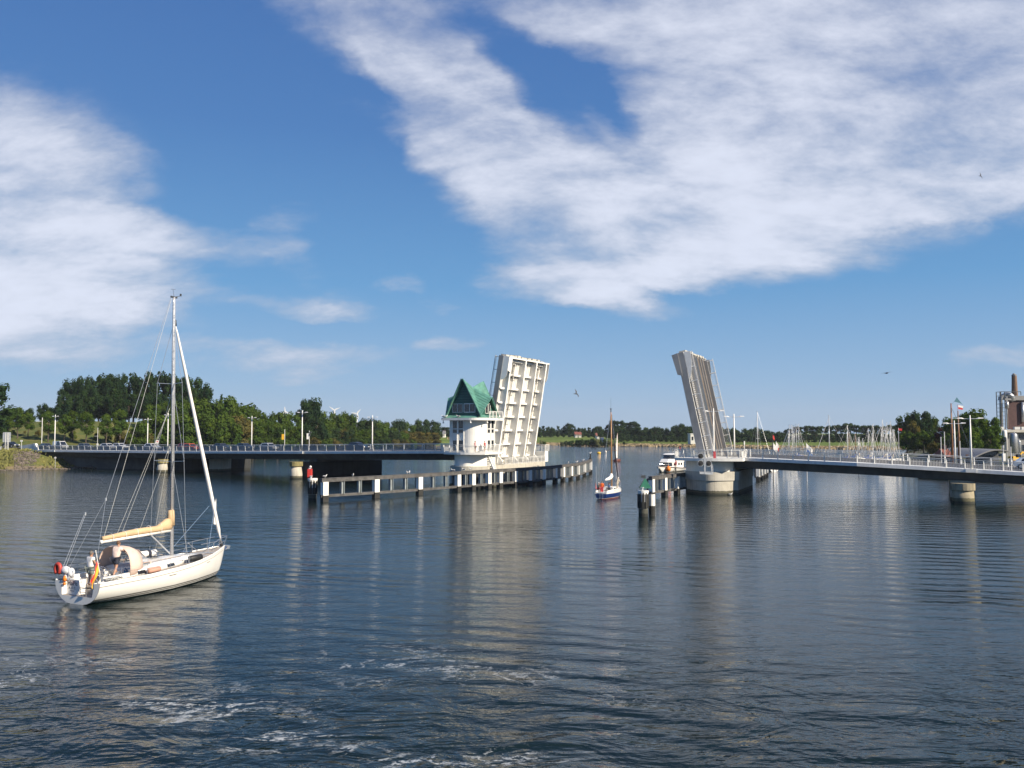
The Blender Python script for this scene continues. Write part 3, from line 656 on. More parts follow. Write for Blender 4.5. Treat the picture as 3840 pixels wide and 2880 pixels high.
# ---- raised leaves
def leaf(name, label, O, un, v, tilt_h, Lz, W, gird, near_fair, road_mat):
    """O: near bottom corner; un: plan direction the underside faces; v: across (away)"""
    Lv = Vector((un.x*tilt_h, un.y*tilt_h, Lz)); L = Lv.length; ld = Lv.normalized(); n3 = Vector((un.x, un.y, 0))
    nn = (n3 - ld*n3.dot(ld)).normalized(); v_ = Vector((v.x, v.y, 0))
    P = lambda a, b, c: O + v_*a + ld*b + nn*c
    r = empty(name, O, 0, label, 'bridge leaf')
    S, G = M['steelw'], M['leafgrey']
    def plate(pts, d, nm, mt, par=r):
        mb = MB(O); mb.extrude([P(*p) for p in pts], (P(*d)-P(0,0,0))); return mb.build(nm, mt, par)
    plate([(0,0,-.02),(W,0,-.02),(W,L,-.02),(0,L,-.02)], (0,0,-.16), 'deck_plate', S)
    plate([(1.9,0,-.19),(W-1.9,0,-.19),(W-1.9,L-.1,-.19),(1.9,L-.1,-.19)], (0,0,-.07), 'road_surface', road_mat)
    for a0_, a1_ in ((.25,1.7),(W-1.7,W-.25)): plate([(a0_,0,-.19),(a1_,0,-.19),(a1_,L-.2,-.19),(a0_,L-.2,-.19)], (0,0,-.16), 'footway', M['footway'])
    if not near_fair.get('under'):
        plate([(6.9,0,-.262),(8.3,0,-.262),(8.3,L-.2,-.262),(6.9,L-.2,-.262)], (0,0,-.05), 'centre_joint', M['dark'])
        for a_ in (3.9, 5.6, 9.7, 11.5): plate([(a_,0,-.262),(a_+.16,0,-.262),(a_+.16,L-.2,-.262),(a_,L-.2,-.262)], (0,0,-.22), 'guide_rail', M['leafgrey'])
        for a0_ in (.45, W-1.6):
            mb = MB(O); k_ = 0
            while .3+k_*.3 < L-.6: mb.bar(P(a0_,.3+k_*.3,-.38), P(a0_+1.1,.3+k_*.3,-.38), .07); k_ += 1
            mb.build('footway_slats', M['galvl'], r)
    for a_ in (1.78, W-1.86): plate([(a_,0,-.185),(a_+.08,0,-.185),(a_+.08,L-.3,-.185),(a_,L-.3,-.185)], (0,0,-.55), 'kerb_rail', G)
    depth = (lambda b: 1.5 - .25*b/L) if near_fair.get('under') else (lambda b: .95 - .1*b/L)
    for ga in gird:
        g = plate([(ga,.2,0),(ga,.2,depth(0)),(ga,L-.25,depth(L)),(ga,L-.25,0)], (.10,0,0), 'girder', S)
        mb = MB(O); mb.extrude([P(ga-.14,.2,depth(0)), P(ga+.24,.2,depth(0)), P(ga+.24,L-.25,depth(L)), P(ga-.14,L-.25,depth(L))], nn*.06); mb.build('flange', S, g)
    nb = 8
    edges = [0.05]+gird+[W-.05]
    for k in range(nb):
        b_ = L*(.045+.918*k/(nb-1)) if k else 1.0
        for i in range(len(edges)-1):
            e0, e1 = edges[i], edges[i+1]
            if e1-e0 < .5: continue
            if (i in (0, len(edges)-2)): d0, d1 = (.4, .8) if i == 0 else (.8, .4)
            elif i == 2 and k: d0, d1 = .58, .58
            else: d0 = d1 = .64
            cb_ = plate([(e0+.1,b_,0),(e1,b_,0),(e1,b_,d1),(e0+.1,b_,d0)], (0,.05,0), 'crossbeam', S)
            mb = MB(O); mb.extrude([P(e0+.1,b_-.13,d0), P(e1,b_-.13,d1), P(e1,b_+.18,d1), P(e0+.1,b_+.18,d0)], nn*.05); mb.build('flange', S, cb_)
    # trough stiffeners
    for i in range(len(edges)-1):
        e0, e1 = edges[i], edges[i+1]
        if e1-e0 < .5: continue
        k = max(2, int((e1-e0)/.62)); mb = MB(O)
        for j in range(k):
            a_ = e0+(e1-e0)*(j+.6)/k; q = [P(a_-.15,.4,0), P(a_+.15,.4,0), P(a_+.08,.4,.24), P(a_-.08,.4,.24)]; mb.extrude(q, ld*(L-.9))
        mb.build('stiffeners', S, r)
    tb = 1.25 if near_fair.get('under') else .8
    plate([(0,L-.25,-.2),(W,L-.25,-.2),(W,L-.25,tb),(0,L-.25,tb)], (0,.22,0), 'tip_beam', S)
    # worn steel teeth and buffers along the tip
    rr = random.Random(3); a_ = .3
    mb = MB(O)
    while a_ < W-1.2:
        w_ = rr.uniform(.8,2.2); mb.extrude([P(a_,L-.03,-.45), P(a_+w_,L-.03,-.45), P(a_+w_,L-.03,.5), P(a_,L-.03,.5)], ld*rr.uniform(.12,.42)); a_ += w_+rr.uniform(.05,.8)
    mb.build('tip_buffers', M['conc'], r)
    # rotating machinery brackets at the foot
    for ga in gird:
        mb = MB(O); arc = [P(ga-.05,.1+1.5*cos(t*pi/2/6), .0+ (2.6*sin(t*pi/2/6))) for t in range(7)] + [P(ga-.05,-.6,2.6),P(ga-.05,-.6,0)]
        mb.extrude(arc, v_*.22); mb.build('pivot_bracket', S, r)
    # service ladders hanging below the deck
    for a_ in near_fair['ladders']:
        mb = MB(O)
        for s_ in (-.18,.18): mb.bar(P(a_+s_,.4,1.12), P(a_+s_,L-1.2,1.05), .06)
        for j in range(int(L/.35)-3): b_ = .6+j*.35; mb.bar(P(a_-.18,b_,1.12), P(a_+.18,b_,1.12), .04)
        for j in range(7):
            b_ = 1.5+j*(L-3)/6; mb.bar(P(a_+.35,b_,.9), P(a_+.35,b_+.9,.9), .10); mb.bar(P(a_-.4,b_,1.2), P(a_+.5,b_+.2,1.2), .06)
            mb.bar(P(a_+.6,b_+.1,.3), P(a_+.6,b_+.1,1.2), .05)
        mb.build('ladder', M['ladder'], r)
        mb = MB(O); mb.smooth().tube([P(a_+1.1,.6,.35), P(a_+1.1,L-1,.35)], .10, 8); mb.smooth(False)
        for j in range(6): mb.box(P(a_+1.1, L-1.2-j*.42, .55), (.32,.32,.22))
        mb.build('pipe', S, r)
    # curved fairing plates at the tip corners
    for a_, off_ in ((-.02, 1),(W-.04, -1)):
        pts = []
        for t in range(7):
            th = t/6*pi/2; pts.append((a_, L-3.9+ (1-cos(th))*1.2, .2 + (1.1 if near_fair.get('under') else .55)*sin(th)))
        pts = [(a_,L-4.1,.0)]+pts+[(a_,L,1.3 if near_fair.get('under') else .75),(a_,L,0)]
        plate(pts, (.06,0,0), 'fairing', near_fair.get('mat', S))
    if near_fair.get('under'):
        plate([(-.0,L-2.2,1.25),(1.0,L-2.6,1.42),(1.0,L,1.3),(-.0,L,1.25)], (0,0,.05), 'tip_plate', M['white'])
        plate([(0,.2,-.6),(0,L,-.6),(0,L,.25),(0,.2,.25)], (-.08,0,0), 'edge_plate', M['leafgrey'])
    else:
        plate([(0,.2,-.15),(0,L,-.15),(0,L,.75),(0,.2,.85)], (-.08,0,0), 'edge_plate', M['leafgrey'])
        pts = [(-.1,L-3.3,.6),(-.1,L-3.0,1.25),(-.1,L-.1,1.5),(-.1,L,.6)]
        plate(pts, (-.12,0,0), 'corner_box', M['leafgrey'])
        pts = [(-.05,L-4.2,-.25),(-.05,L-3.0,-.75),(-.05,L-1.6,-1.05),(-.05,L-.1,-1.2),(-.05,L,-.25)]
        plate(pts, (.06,0,0), 'fairing', M['white'])
        pts = [(W,L-3.6,-.25),(W,L-2.8,-.5),(W,L-1.6,-.75),(W,L-.1,-.85),(W,L,-.25)]
        plate(pts, (.06,0,0), 'fairing', M['leafgrey'])
    # railings
    for a_, nm in ((.12,'railing'),(W-.12,'railing')):
        mb = MB(O)
        for c_ in (-1.35,): mb.bar(P(a_,.3,c_), P(a_,L-.1,c_), .10)
        for c_ in (-1.15,-.45): mb.bar(P(a_,.3,c_), P(a_,L-.1,c_), .05)
        b_ = .4
        while b_ < L-.2: mb.bar(P(a_,b_,-.4), P(a_,b_,-1.15), .03); b_ += .17 if not near_fair.get('under') else .3
        rm_ = M['galvl'] if near_fair.get('under') else M['white']; rl = mb.build(nm, rm_, r)
        for k in range(9):
            b_ = .4+(L-.7)*k/8; mb = MB(O); mb.bar(P(a_,b_,-.2), P(a_,b_,-1.35), .11); mb.build('rail_post', rm_, rl)
    return r, P, L
M['leafgrey'] = mat('pale_grey_steel', (.27,.275,.28), .55, var=.08, vscale=.6, streak=.25)
M['footway'] = mat('footway_coating', (.20,.185,.165), .8, var=.15, vscale=1, streak=.3)
M['leafroad'] = mat('worn_road_coating', (.12,.10,.085), .85, var=.25, vscale=.8, streak=.5)
M['ladder'] = mat('dull_service_steel', (.20,.19,.17), .6, var=.2)
OL = Vector((-4.2, 139.5, 3.65))
leaf('bascule_leaf', 'raised cream bridge leaf showing its girders and ladders, right of the green roofed tower', OL, uB, vB, 3.0, 17.3, 15.8, [.94,6.3,10.6,14.6],
     dict(ladders=[2.6, 11.9], under=True), M['leafroad'])
uR, vR = Vector((.913, -.407)), Vector((.407, .913))
OR = Vector((27.1, 119.6, 3.7))
leaf('bascule_leaf', 'raised grey bridge leaf seen edge-on from its road side, above the right pier', OR, -uR, vR, 3.35, 16.2, 15.4, [.6,5.2,10.0,14.6],
     dict(ladders=[3.0, 12.0], under=False, mat=M['leafgrey']), M['leafroad'])

# ---- right bascule pier
C1 = P2(2668, 120.6); org1 = v3(C1, 0)
PR_ = empty('bascule_pier', org1, 0, 'round fronted concrete bascule pier with railed balcony below the right leaf', 'bridge pier')
mb = MB(org1); mb.prism(pier_poly(C1, uR, vR, 7.15, 2.9, 15.6, 2.6, 25), -3, 1.95); mb.build('pier_base', M['pierR'] if 'pierR' in M else M['pier'], PR_)
mb = MB(org1); mb.prism(pier_poly(C1, uR, vR, 7.4, 3.05, 15.8, 2.65, 25), 1.98, 3.19); mb.build('pier_band', M['conc'], PR_)
mb = MB(org1); mb.prism(pier_poly(C1-uR*.35, uR, vR, 6.5, 2.75, 13, 2.4, 25), 3.19, 4.68); mb.build('pier_shaft', M['conc_white'], PR_)
sl1 = pier_poly(C1, uR, vR, 9.3, 3.9, 4.5, 1.1, 13)
mb = MB(org1); mb.prism(sl1, 4.68, 5.07); mb.build('balcony_slab', M['conc_white'], PR_)
rp = [C1-uR*4.5+vR*3.6] + [Vector(q)+(C1-Vector(q))*.02 for q in sl1[:13]] + [C1+uR*4.6+vR*.0]
poly_rail(rp, 5.07, PR_, org1, M['white'], .15)
mb = MB(org1); mb.box(v3(C1+uR*.9+vR*-2.9, 5.55), (.34,.3,.95)); mb.build('control_box', M['red'], PR_)
poly_rail([C1-uR*3.3+vR*3, C1+uR*3.6+vR*2.2, C1+uR*5+vR*1.6], 5.1, PR_, org1, M['galvl'], 0, sub=.3, name='inner_railing')
# traffic signal board for ships
SB = empty('signal_board', at(2644, 1778, 115.9), 0, 'three dark octagonal ship signal discs on a grey pole at the right pier', 'signal board')
os_ = SB.location
def sbp(px, py, dy=0): return at(px, py, 115.9)+Vector((0, dy, 0))
mb = MB(os_); mb.bar(sbp(2643,1697), sbp(2643,1778), .16, .16, (0,1,0)); mb.build('pole', M['galv'], SB)
mb = MB(os_); mb.bar(sbp(2624,1773), sbp(2672,1776), .10, .3, (0,0,1)); mb.bar(sbp(2624,1773), sbp(2624,1766), .06); mb.bar(sbp(2667,1740), sbp(2669,1776), .12); mb.bar(sbp(2672,1742), sbp(2674,1776), .06)
for k in range(8): mb.bar(sbp(2667,1743+k*4), sbp(2673,1743+k*4), .05)
mb.bar(sbp(2648,1750), sbp(2666,1750), .04); mb.bar(sbp(2648,1768), sbp(2666,1768), .04)
for y_ in (1712,1738): mb.bar(sbp(2630,y_,.15), sbp(2660 if y_>1720 else 2645,y_,.15), .07)
mb.bar(sbp(2643,1770,.1), sbp(2643,1770,3), .14); mb.bar(sbp(2643,1735,.1), sbp(2643,1735,3), .14)
mb.build('service_frame', M['galv'], SB)
for (x_, y_) in ((2627,1710),(2627,1737.5),(2657,1737.5)):
    c_ = sbp(x_, y_); mb = MB(os_)
    ring = lambda r_, dy: [c_+Vector((r_*cos(pi/8+pi/4*k), dy, r_*sin(pi/8+pi/4*k))) for k in range(8)]
    mb.mat(0).loft([ring(.43,-.05), ring(.43,.07)]); mb.mat(1).loft([ring(.37,-.075), ring(.37,-.055)]); mb.mat(1).loft([ring(.12,-.16), ring(.12,-.08)])
    mb.build('signal_disc', [M['galv'], M['black']], SB)

# ------------------------------------------------------------------ timber fender walls and dolphins
ZT = 2.92
def fender(name, label, pts, step, org, white_first=True, zt=ZT, cols=None):
    r = empty(name, org, 0, label, 'fender wall')
    P = [Vector(p) for p in pts]; L = [0]
    for i in range(1, len(P)): L.append(L[-1]+(P[i]-P[i-1]).length)
    def pt(s):
        s = min(max(s, 0), L[-1]-1e-6); i = max(j for j in range(len(L)-1) if L[j] <= s); f = (s-L[i])/(L[i+1]-L[i]); d = (P[i+1]-P[i]).normalized()
        return P[i].lerp(P[i+1], f), d
    for i in range(len(P)-1):
        d = (P[i+1]-P[i]).normalized(); e = v3(d, 0)*(.0 if i else .4)
        mb = MB(org); mb.bar(v3(P[i], zt-.26)-e, v3(P[i+1], zt-.26), .50, .46); mb.bar(v3(P[i], zt-.02)-e, v3(P[i+1], zt-.02), .56, .06); mb.build('top_beam', M['wood'], r)
        mb = MB(org); mb.bar(v3(P[i], .72)-e, v3(P[i+1], .72), .30, .34); mb.build('lower_beam', M['wood'], r)
    n = max(1, round(L[-1]/step)); S_ = [(L[-1]*k/(n*3), k % 3 == 0) for k in range(n*3+1)]
    if cols:                # white posts stand where the photograph shows them, uprights between
        ws = []
        for c_ in cols:
            ws.append(min((abs(CX+FPX*pt(L[-1]*j/600)[0].x/pt(L[-1]*j/600)[0].y - c_), L[-1]*j/600) for j in range(601))[1])
        S_ = [(w_, True) for w_ in ws]
        for w0_, w1_ in zip(ws, ws[1:]):
            m_ = 2 if w1_-w0_ > 4 else 1; S_ += [(w0_+(w1_-w0_)*(q_+1)/(m_+1), False) for q_ in range(m_)]
    for (s__, isw) in S_:
        p, d = pt(s__); nr = Vector((d.y, -d.x)); ang = atan2(d.y, d.x); R = Matrix.Rotation(ang, 3, 'Z')
        if isw:
            mb = MB(org); mb.box(v3(p, .0)+v3(nr,0)*.02, (.80,.66,1.5), R); po = mb.build('post', M['black_pile'], r)
            mb = MB(org); mb.box(v3(p, 1.62)+v3(nr,0)*.02, (.76,.60,1.68), R); mb.build('post_face', M['white'], po)
            mb = MB(org); mb.box(v3(p, 1.6)-v3(nr,0)*.42, (.60,.30,1.9), R); mb.build('back_pile', M['wood'], po)
        else:
            mb = MB(org)
            for s_ in (-.2,.2): mb.box(v3(p, 1.68)+v3(d,0)*s_*1.0, (.07,.42,1.72), R)
            mb.box(v3(p, 1.68), (.36,.07,1.72), R); mb.build('upright', M['galv_wood'], r)
    return r
M['black_pile'] = mat('tarred_pile', (.022,.022,.02), .8, var=.4, vscale=3, bump=.02)
M['galv_wood'] = mat('grey_steel_upright', (.23,.26,.27), .7, var=.15, vscale=2)
FL = [P2(1217,107.2), P2(1420,113.2), P2(1590,119.2), P2(1760,127), P2(1930,135.8), P2(2052,143.5), P2(2165,157), P2(2216,178)]
fender('fender_wall', 'long timber fender wall with white posts in front of the tower', FL, 7.3, v3(FL[0], 0), cols=[1219,1412,1575,1718,1772,1832,1875,1930,1985,2035,2080,2110,2140,2166,2190,2213])
FR = [P2(2441,113), P2(2500,117.5), P2(2580,123.5)]
fender('fender_wall', 'short timber fender wall with white posts joining the round right pier', FR, 4.2, v3(FR[0], 0), zt=2.85)
FB = [P2(2838,150), P2(2870,165)]
fender('fender_wall', 'small stretch of fender posts seen under the right bridge span', FB, 5, v3(FB[0], 0))

def dolphin(px, Y, rad, ztop, label, marker, name='dolphin'):
    c = Vector(((px-CX)/FPX*Y, Y, 0)); r = empty(name, c, 0, label, 'dolphin')
    mb = MB(); n = 18; mb.tube([(0,0,-3),(0,0,ztop-.35)], rad*.88, n); mb.build('pile_core', M['pierR2'], r)
    for k in range(10):
        a = 2*pi*k/10+.2; p = Vector((cos(a)*rad*.92, sin(a)*rad*.92, 0)); R = Matrix.Rotation(a, 3, 'Z')
        mb = MB(); mb.box(p+Vector((0,0,(ztop-.4-.9)/2+.9-.05)), (.14,.26,ztop-1.35), R); sl_ = mb.build('timber', M['black_pile'], r)
        if k % 1 == 0:
            mb = MB(); a2 = a+2*pi/20; p2 = Vector((cos(a2)*rad*.9, sin(a2)*rad*.9, 0)); mb.box(p2+Vector((0,0,ztop-.82)), (.06,.20,.92), Matrix.Rotation(a2, 3, 'Z')); mb.build('white_strip', M['white'], r)
    mb = MB(); mb.smooth(False).tube([(0,0,ztop-.34),(0,0,ztop-.12)], rad*1.02, n); mb.build('cap', M['white'], r)
    mb = MB(); mb.tube([(-.25*rad,-.3,ztop-.12),(-.25*rad,-.3,ztop+.15)], .12, 8); mb.tube([(-.25*rad,-.3,ztop+.15),(-.25*rad,-.3,ztop+.22)], .2, 8); mb.build('bollard', M['galv'], r)
    if marker == 'red':
        mb = MB(); w_ = .52; mb.box((-.42,.25,ztop+.52), (w_,.5,1.05)); mb.build('marker_board', M['red'], r)
        mb = MB(); mb.box((-.42,.25,ztop+1.12), (.25,.25,.14)); mb.ball((-.35,.2,ztop+1.3), .17); mb.build('lantern', M['galvl'], r)
    else:
        mb = MB(); b_ = .62; q = [Vector((-b_+.28,-b_*.7+.5,ztop+.08)),Vector((b_+.28,-b_*.7+.5,ztop+.08)),Vector((b_+.28,b_*.7+.5,ztop+.08)),Vector((-b_+.28,b_*.7+.5,ztop+.08))]
        t_ = [Vector((.28+ s_[0]*.06, .5+s_[1]*.06, ztop+1.05)) for s_ in ((-1,-1),(1,-1),(1,1),(-1,1))]; mb.loft([q, t_]); mb.build('marker_cone', M['green'], r)
        mb = MB(); mb.tube([(.2,.5,ztop+1.05),(.2,.5,ztop+1.2)], .05, 6); mb.box((.1,.45,ztop+1.28), (.42,.34,.26)); mb.build('lantern', M['dark'], r)
        mb = MB(); mb.tube([(1.0,.7,-3),(1.0,.7,ztop-.45)], .33, 14); mb.build('side_pile', M['black_pile'], r)
        mb = MB(); mb.tube([(1.0,.7,1.05),(1.0,.7,ztop-.55)], .345, 14); mb.build('white_band', M['white'], r)
    return r
M['pierR2'] = zmat('dolphin_concrete', [(-9,(.02,.022,.018)),(.35,(.07,.07,.055)),(.8,(.20,.195,.17))], .85, .2, 2)
dolphin(1176, 108.7, .60, 2.95, 'round black and white dolphin with a red square marker beside the long fender wall', 'red')
dolphin(2409, 88.9, .56, 2.80, 'round black and white dolphin with a green triangle marker left of the right pier', 'green')
mb = MB(); mb.tube([(0,0,-3),(0,0,3.0)], .32, 12); mb.tube([(0,0,3.0),(0,0,3.9)], [.18,.12], 8)
t_ = P2(2213, 181); o = mb.build('end_pile', M['black_pile'], None, loc=v3(t_, 0)); tag(o, 'dark pile with a capped post at the far end of the long fender wall', 'pile')
# ------------------------------------------------------------------ land
def interp(tab, x):
    if x <= tab[0][0]: return tab[0][1]
    for (a, fa), (b, fb) in zip(tab, tab[1:]):
        if x <= b: return fa + (fb-fa)*(x-a)/(b-a)
    return tab[-1][1]
XS = [(186,-100),(203,-101),(206,-112),(260,-108),(320,-92),(420,-58),(470,-34),(520,-22),(560,0)]
FS = [(-60,540),(-20,530),(20,520),(40,500),(100,455),(135,405),(220,388),(600,380)]
FRONT = [(-400,175),(-160,186),(-114,191),(-106,197),(-101,202),(-95,206)]
RS = [(100,140),(150,112),(180,98),(240,112),(300,135),(385,200),(500,300)]
def sst(a, b, x):
    t = min(1, max(0, (x-a)/(b-a))); return t*t*(3-2*t)
def land_h(x, y):
    n = (mnoise.noise(Vector((x*.05, y*.05, 0)))*.6 + mnoise.noise(Vector((x*.2, y*.2, 3)))*.25)
    dl = min(interp(XS, y)-x, (y-interp(FRONT, x))*.9)
    df = y-interp(FS, x); dr = min(x-interp(RS, y), y-146)
    hl = -1.6+ 5.8*sst(-4, 12, dl)
    if dl < 0: hl = max(-1.6, -.4+dl*.3)
    if dl > 0:
        hill = sst(228, 300, y)*8.5*(1-sst(330, 430, y)*.75)*sst(-1, 38, dl); low = sst(240, 400, y)
        hl = hl*(1-.55*low) + hill
    hf = -1.5 + 2.1*sst(-6, 8, df) + 3.4*sst(8, 110, df)*(1-sst(40, 110, x)*.75)
    hr = -1.5+3.6*sst(-1, 3, dr)
    h = max(hl if dl > -8 else -2, hf if df > -10 else -2, hr if dr > -3 else -2)
    return h + (n*.5 if h > 1.0 else n*.15)
def make_land():
    xs = [-520,-460,-400,-350,-300,-260,-230,-205] + [-190+2.5*i for i in range(44)] + [-80+6*i for i in range(60)] + [285+40*i for i in range(12)]
    ys = [170+2*i for i in range(35)] + [242+6*i for i in range(58)] + [600+40*i for i in range(12)] + [1100, 1400, 1800, 2600]
    ys = sorted(set([120,130,136,140,144,148,152,156,160,165]+ys))
    vs = [(x, y, land_h(x, y)) for y in ys for x in xs]; nx = len(xs); fs = []
    for j in range(len(ys)-1):
        for i in range(nx-1):
            q = (j*nx+i, j*nx+i+1, (j+1)*nx+i+1, (j+1)*nx+i)
            if max(vs[k][2] for k in q) > -1.2: fs.append(q)
    me = bpy.data.meshes.new('ground'); me.from_pydata(vs, [], fs)
    for p in me.polygons: p.use_smooth = True
    o = bpy.data.objects.new('ground', me); col.objects.link(o); o['kind'] = 'structure'
    m = bpy.data.materials.new('grassy_ground'); t = NT(nodes_of(m)); tc = t.n('ShaderNodeTexCoord'); P = tc.outputs['Object']
    sp = t.n('ShaderNodeSeparateXYZ'); t.l(P, sp.inputs[0])
    n1 = t.mr(t.noise(P, .25, 6, .65), .3, .7); n2 = t.mr(t.noise(P, .05, 4, .6), .35, .65)
    nearc = t.mix(n1, (.075,.11,.028,1), (.16,.145,.05,1)); farc = t.mix(n2, (.095,.145,.030,1), (.15,.19,.045,1))
    c = t.mix(t.mr(sp.outputs[1], 300, 420), nearc, farc)
    zz_ = t.math('MULTIPLY_ADD', t.math('SUBTRACT', t.noise(P, 1.2, 5, .7), .5), 1.2, sp.outputs[2])
    c = t.mix(t.mr(zz_, .55, .95, 1, 0), c, (.21,.165,.10,1)); c = t.mix(t.mr(zz_, .05, .3, 1, 0), c, (.07,.065,.05,1))
    c = t.mix(t.math('GREATER_THAN', sp.outputs[0], 70), c, t.mix(t.math('LESS_THAN', sp.outputs[1], 380), c, t.mix(n1, (.20,.19,.17,1), (.11,.13,.05,1))))
    b = t.n('ShaderNodeBsdfPrincipled'); t.l(c, b.inputs['Base Color']); b.inputs['Roughness'].default_value = .95; b.inputs['Specular IOR Level'].default_value = .1
    bn = t.n('ShaderNodeBump'); bn.inputs['Distance'].default_value = .25; t.l(t.noise(P, 1.6, 6, .7), bn.inputs['Height']); t.l(bn.outputs[0], b.inputs['Normal'])
    out = t.n('ShaderNodeOutputMaterial'); t.l(b.outputs[0], out.inputs[0]); me.materials.append(m)
make_land()
# stones on the bank, reeds along the far shore, rough grass on the bank
def rocks():
    R = random.Random(5); mb = MB()
    def stone(x, y, z, s):
        pts = []; n = 6
        for rr_, zz_ in ((.55,-.4),(1,.0),(.6,.45)):
            pts.append([Vector((x+s*rr_*R.uniform(.7,1.2)*cos(2*pi*k/n), y+s*rr_*R.uniform(.7,1.2)*sin(2*pi*k/n), z+s*zz_)) for k in range(n)])
        mb.loft(pts)
    for i in range(900):                        # the heap on the slope
        px = R.gauss(235*.9, 26) ; f = R.random(); px = R.uniform(62-10*f, 118+40*f); Y = 193+f*9.0
        x = (px-CX)/FPX*Y; z = land_h(x, Y); s = R.uniform(.10,.34); stone(x, Y, z+.0, s)
    for i in range(900):                        # the line of stones at the water's edge
        X = R.uniform(-122, -100.5); Y = interp(FRONT, X)+R.uniform(-1.4,1.2)
        stone(X, Y, max(-.1, land_h(X, Y))+R.uniform(-.1,.15), R.uniform(.15,.42))
    for i in range(160):
        X = R.uniform(-103, -97.5); Y = R.uniform(201, 204.5); stone(X, Y, R.uniform(-.1,.3), R.uniform(.2,.5))
    m1 = mat('bank_stones', (.13,.108,.09), .9, var=.55, vscale=1.8)
    o = mb.build('rubble', m1); tag(o, kind='stuff'); 
rocks()
def reeds():
    R = random.Random(6); mb = MB()
    for i in range(12000):
        X = R.uniform(-40, 175); Y = interp(FS, X)+R.uniform(-3, 11); 
        if R.random() < .6 and -10 < X < 60: continue
        h = R.uniform(.5,1.1); w = R.uniform(.3,.9); z = max(-.1, land_h(X, Y)); a = R.uniform(-.5,.5)
        mb.add([(X-w,Y-a,z),(X+w,Y+a,z),(X+w*R.uniform(.2,1),Y+a,z+h),(X-w*R.uniform(.2,1),Y-a,z+h*R.uniform(.8,1))], [(0,1,2,3)])
    m = mat('dry_reeds', (.32,.25,.15), .95, var=.35, vscale=.15); o = mb.build('reeds', m); tag(o, kind='stuff')
    mb = MB()
    for i in range(16000):
        X = R.uniform(-165, -100); f = R.random(); Y = interp(FRONT, X)+1.5+f*22
        if -113.5 < X < -108 and f < .55 and R.random() < .9: continue
        h = R.uniform(.12,.45); w = R.uniform(.05,.2); z = land_h(X, Y); a = R.uniform(-.2,.2)
        mb.add([(X-w,Y-a,z-.05),(X+w,Y+a,z-.05),(X+w*.4+R.uniform(-.1,.1),Y+a,z+h),(X-w*.4,Y-a,z+h)], [(0,1,2,3)])
    m = mat('bank_grass', (.155,.155,.045), .95, var=.5, vscale=.3); o = mb.build('grass', m); tag(o, kind='stuff')
reeds()
# the road on the land side
mb = MB(); pr = [(-235, 236), (-180, 226), (P2(62,213).x, P2(62,213).y+7)]
for (a, b) in zip(pr, pr[1:]): 
    A = Vector((a[0],a[1],0)); B = Vector((b[0],b[1],0)); mb.bar(A+Vector((0,0,4.48)), B+Vector((0,0,4.48)), 9, .12)
tag(mb.build('road', M['asphalt']), kind='structure')

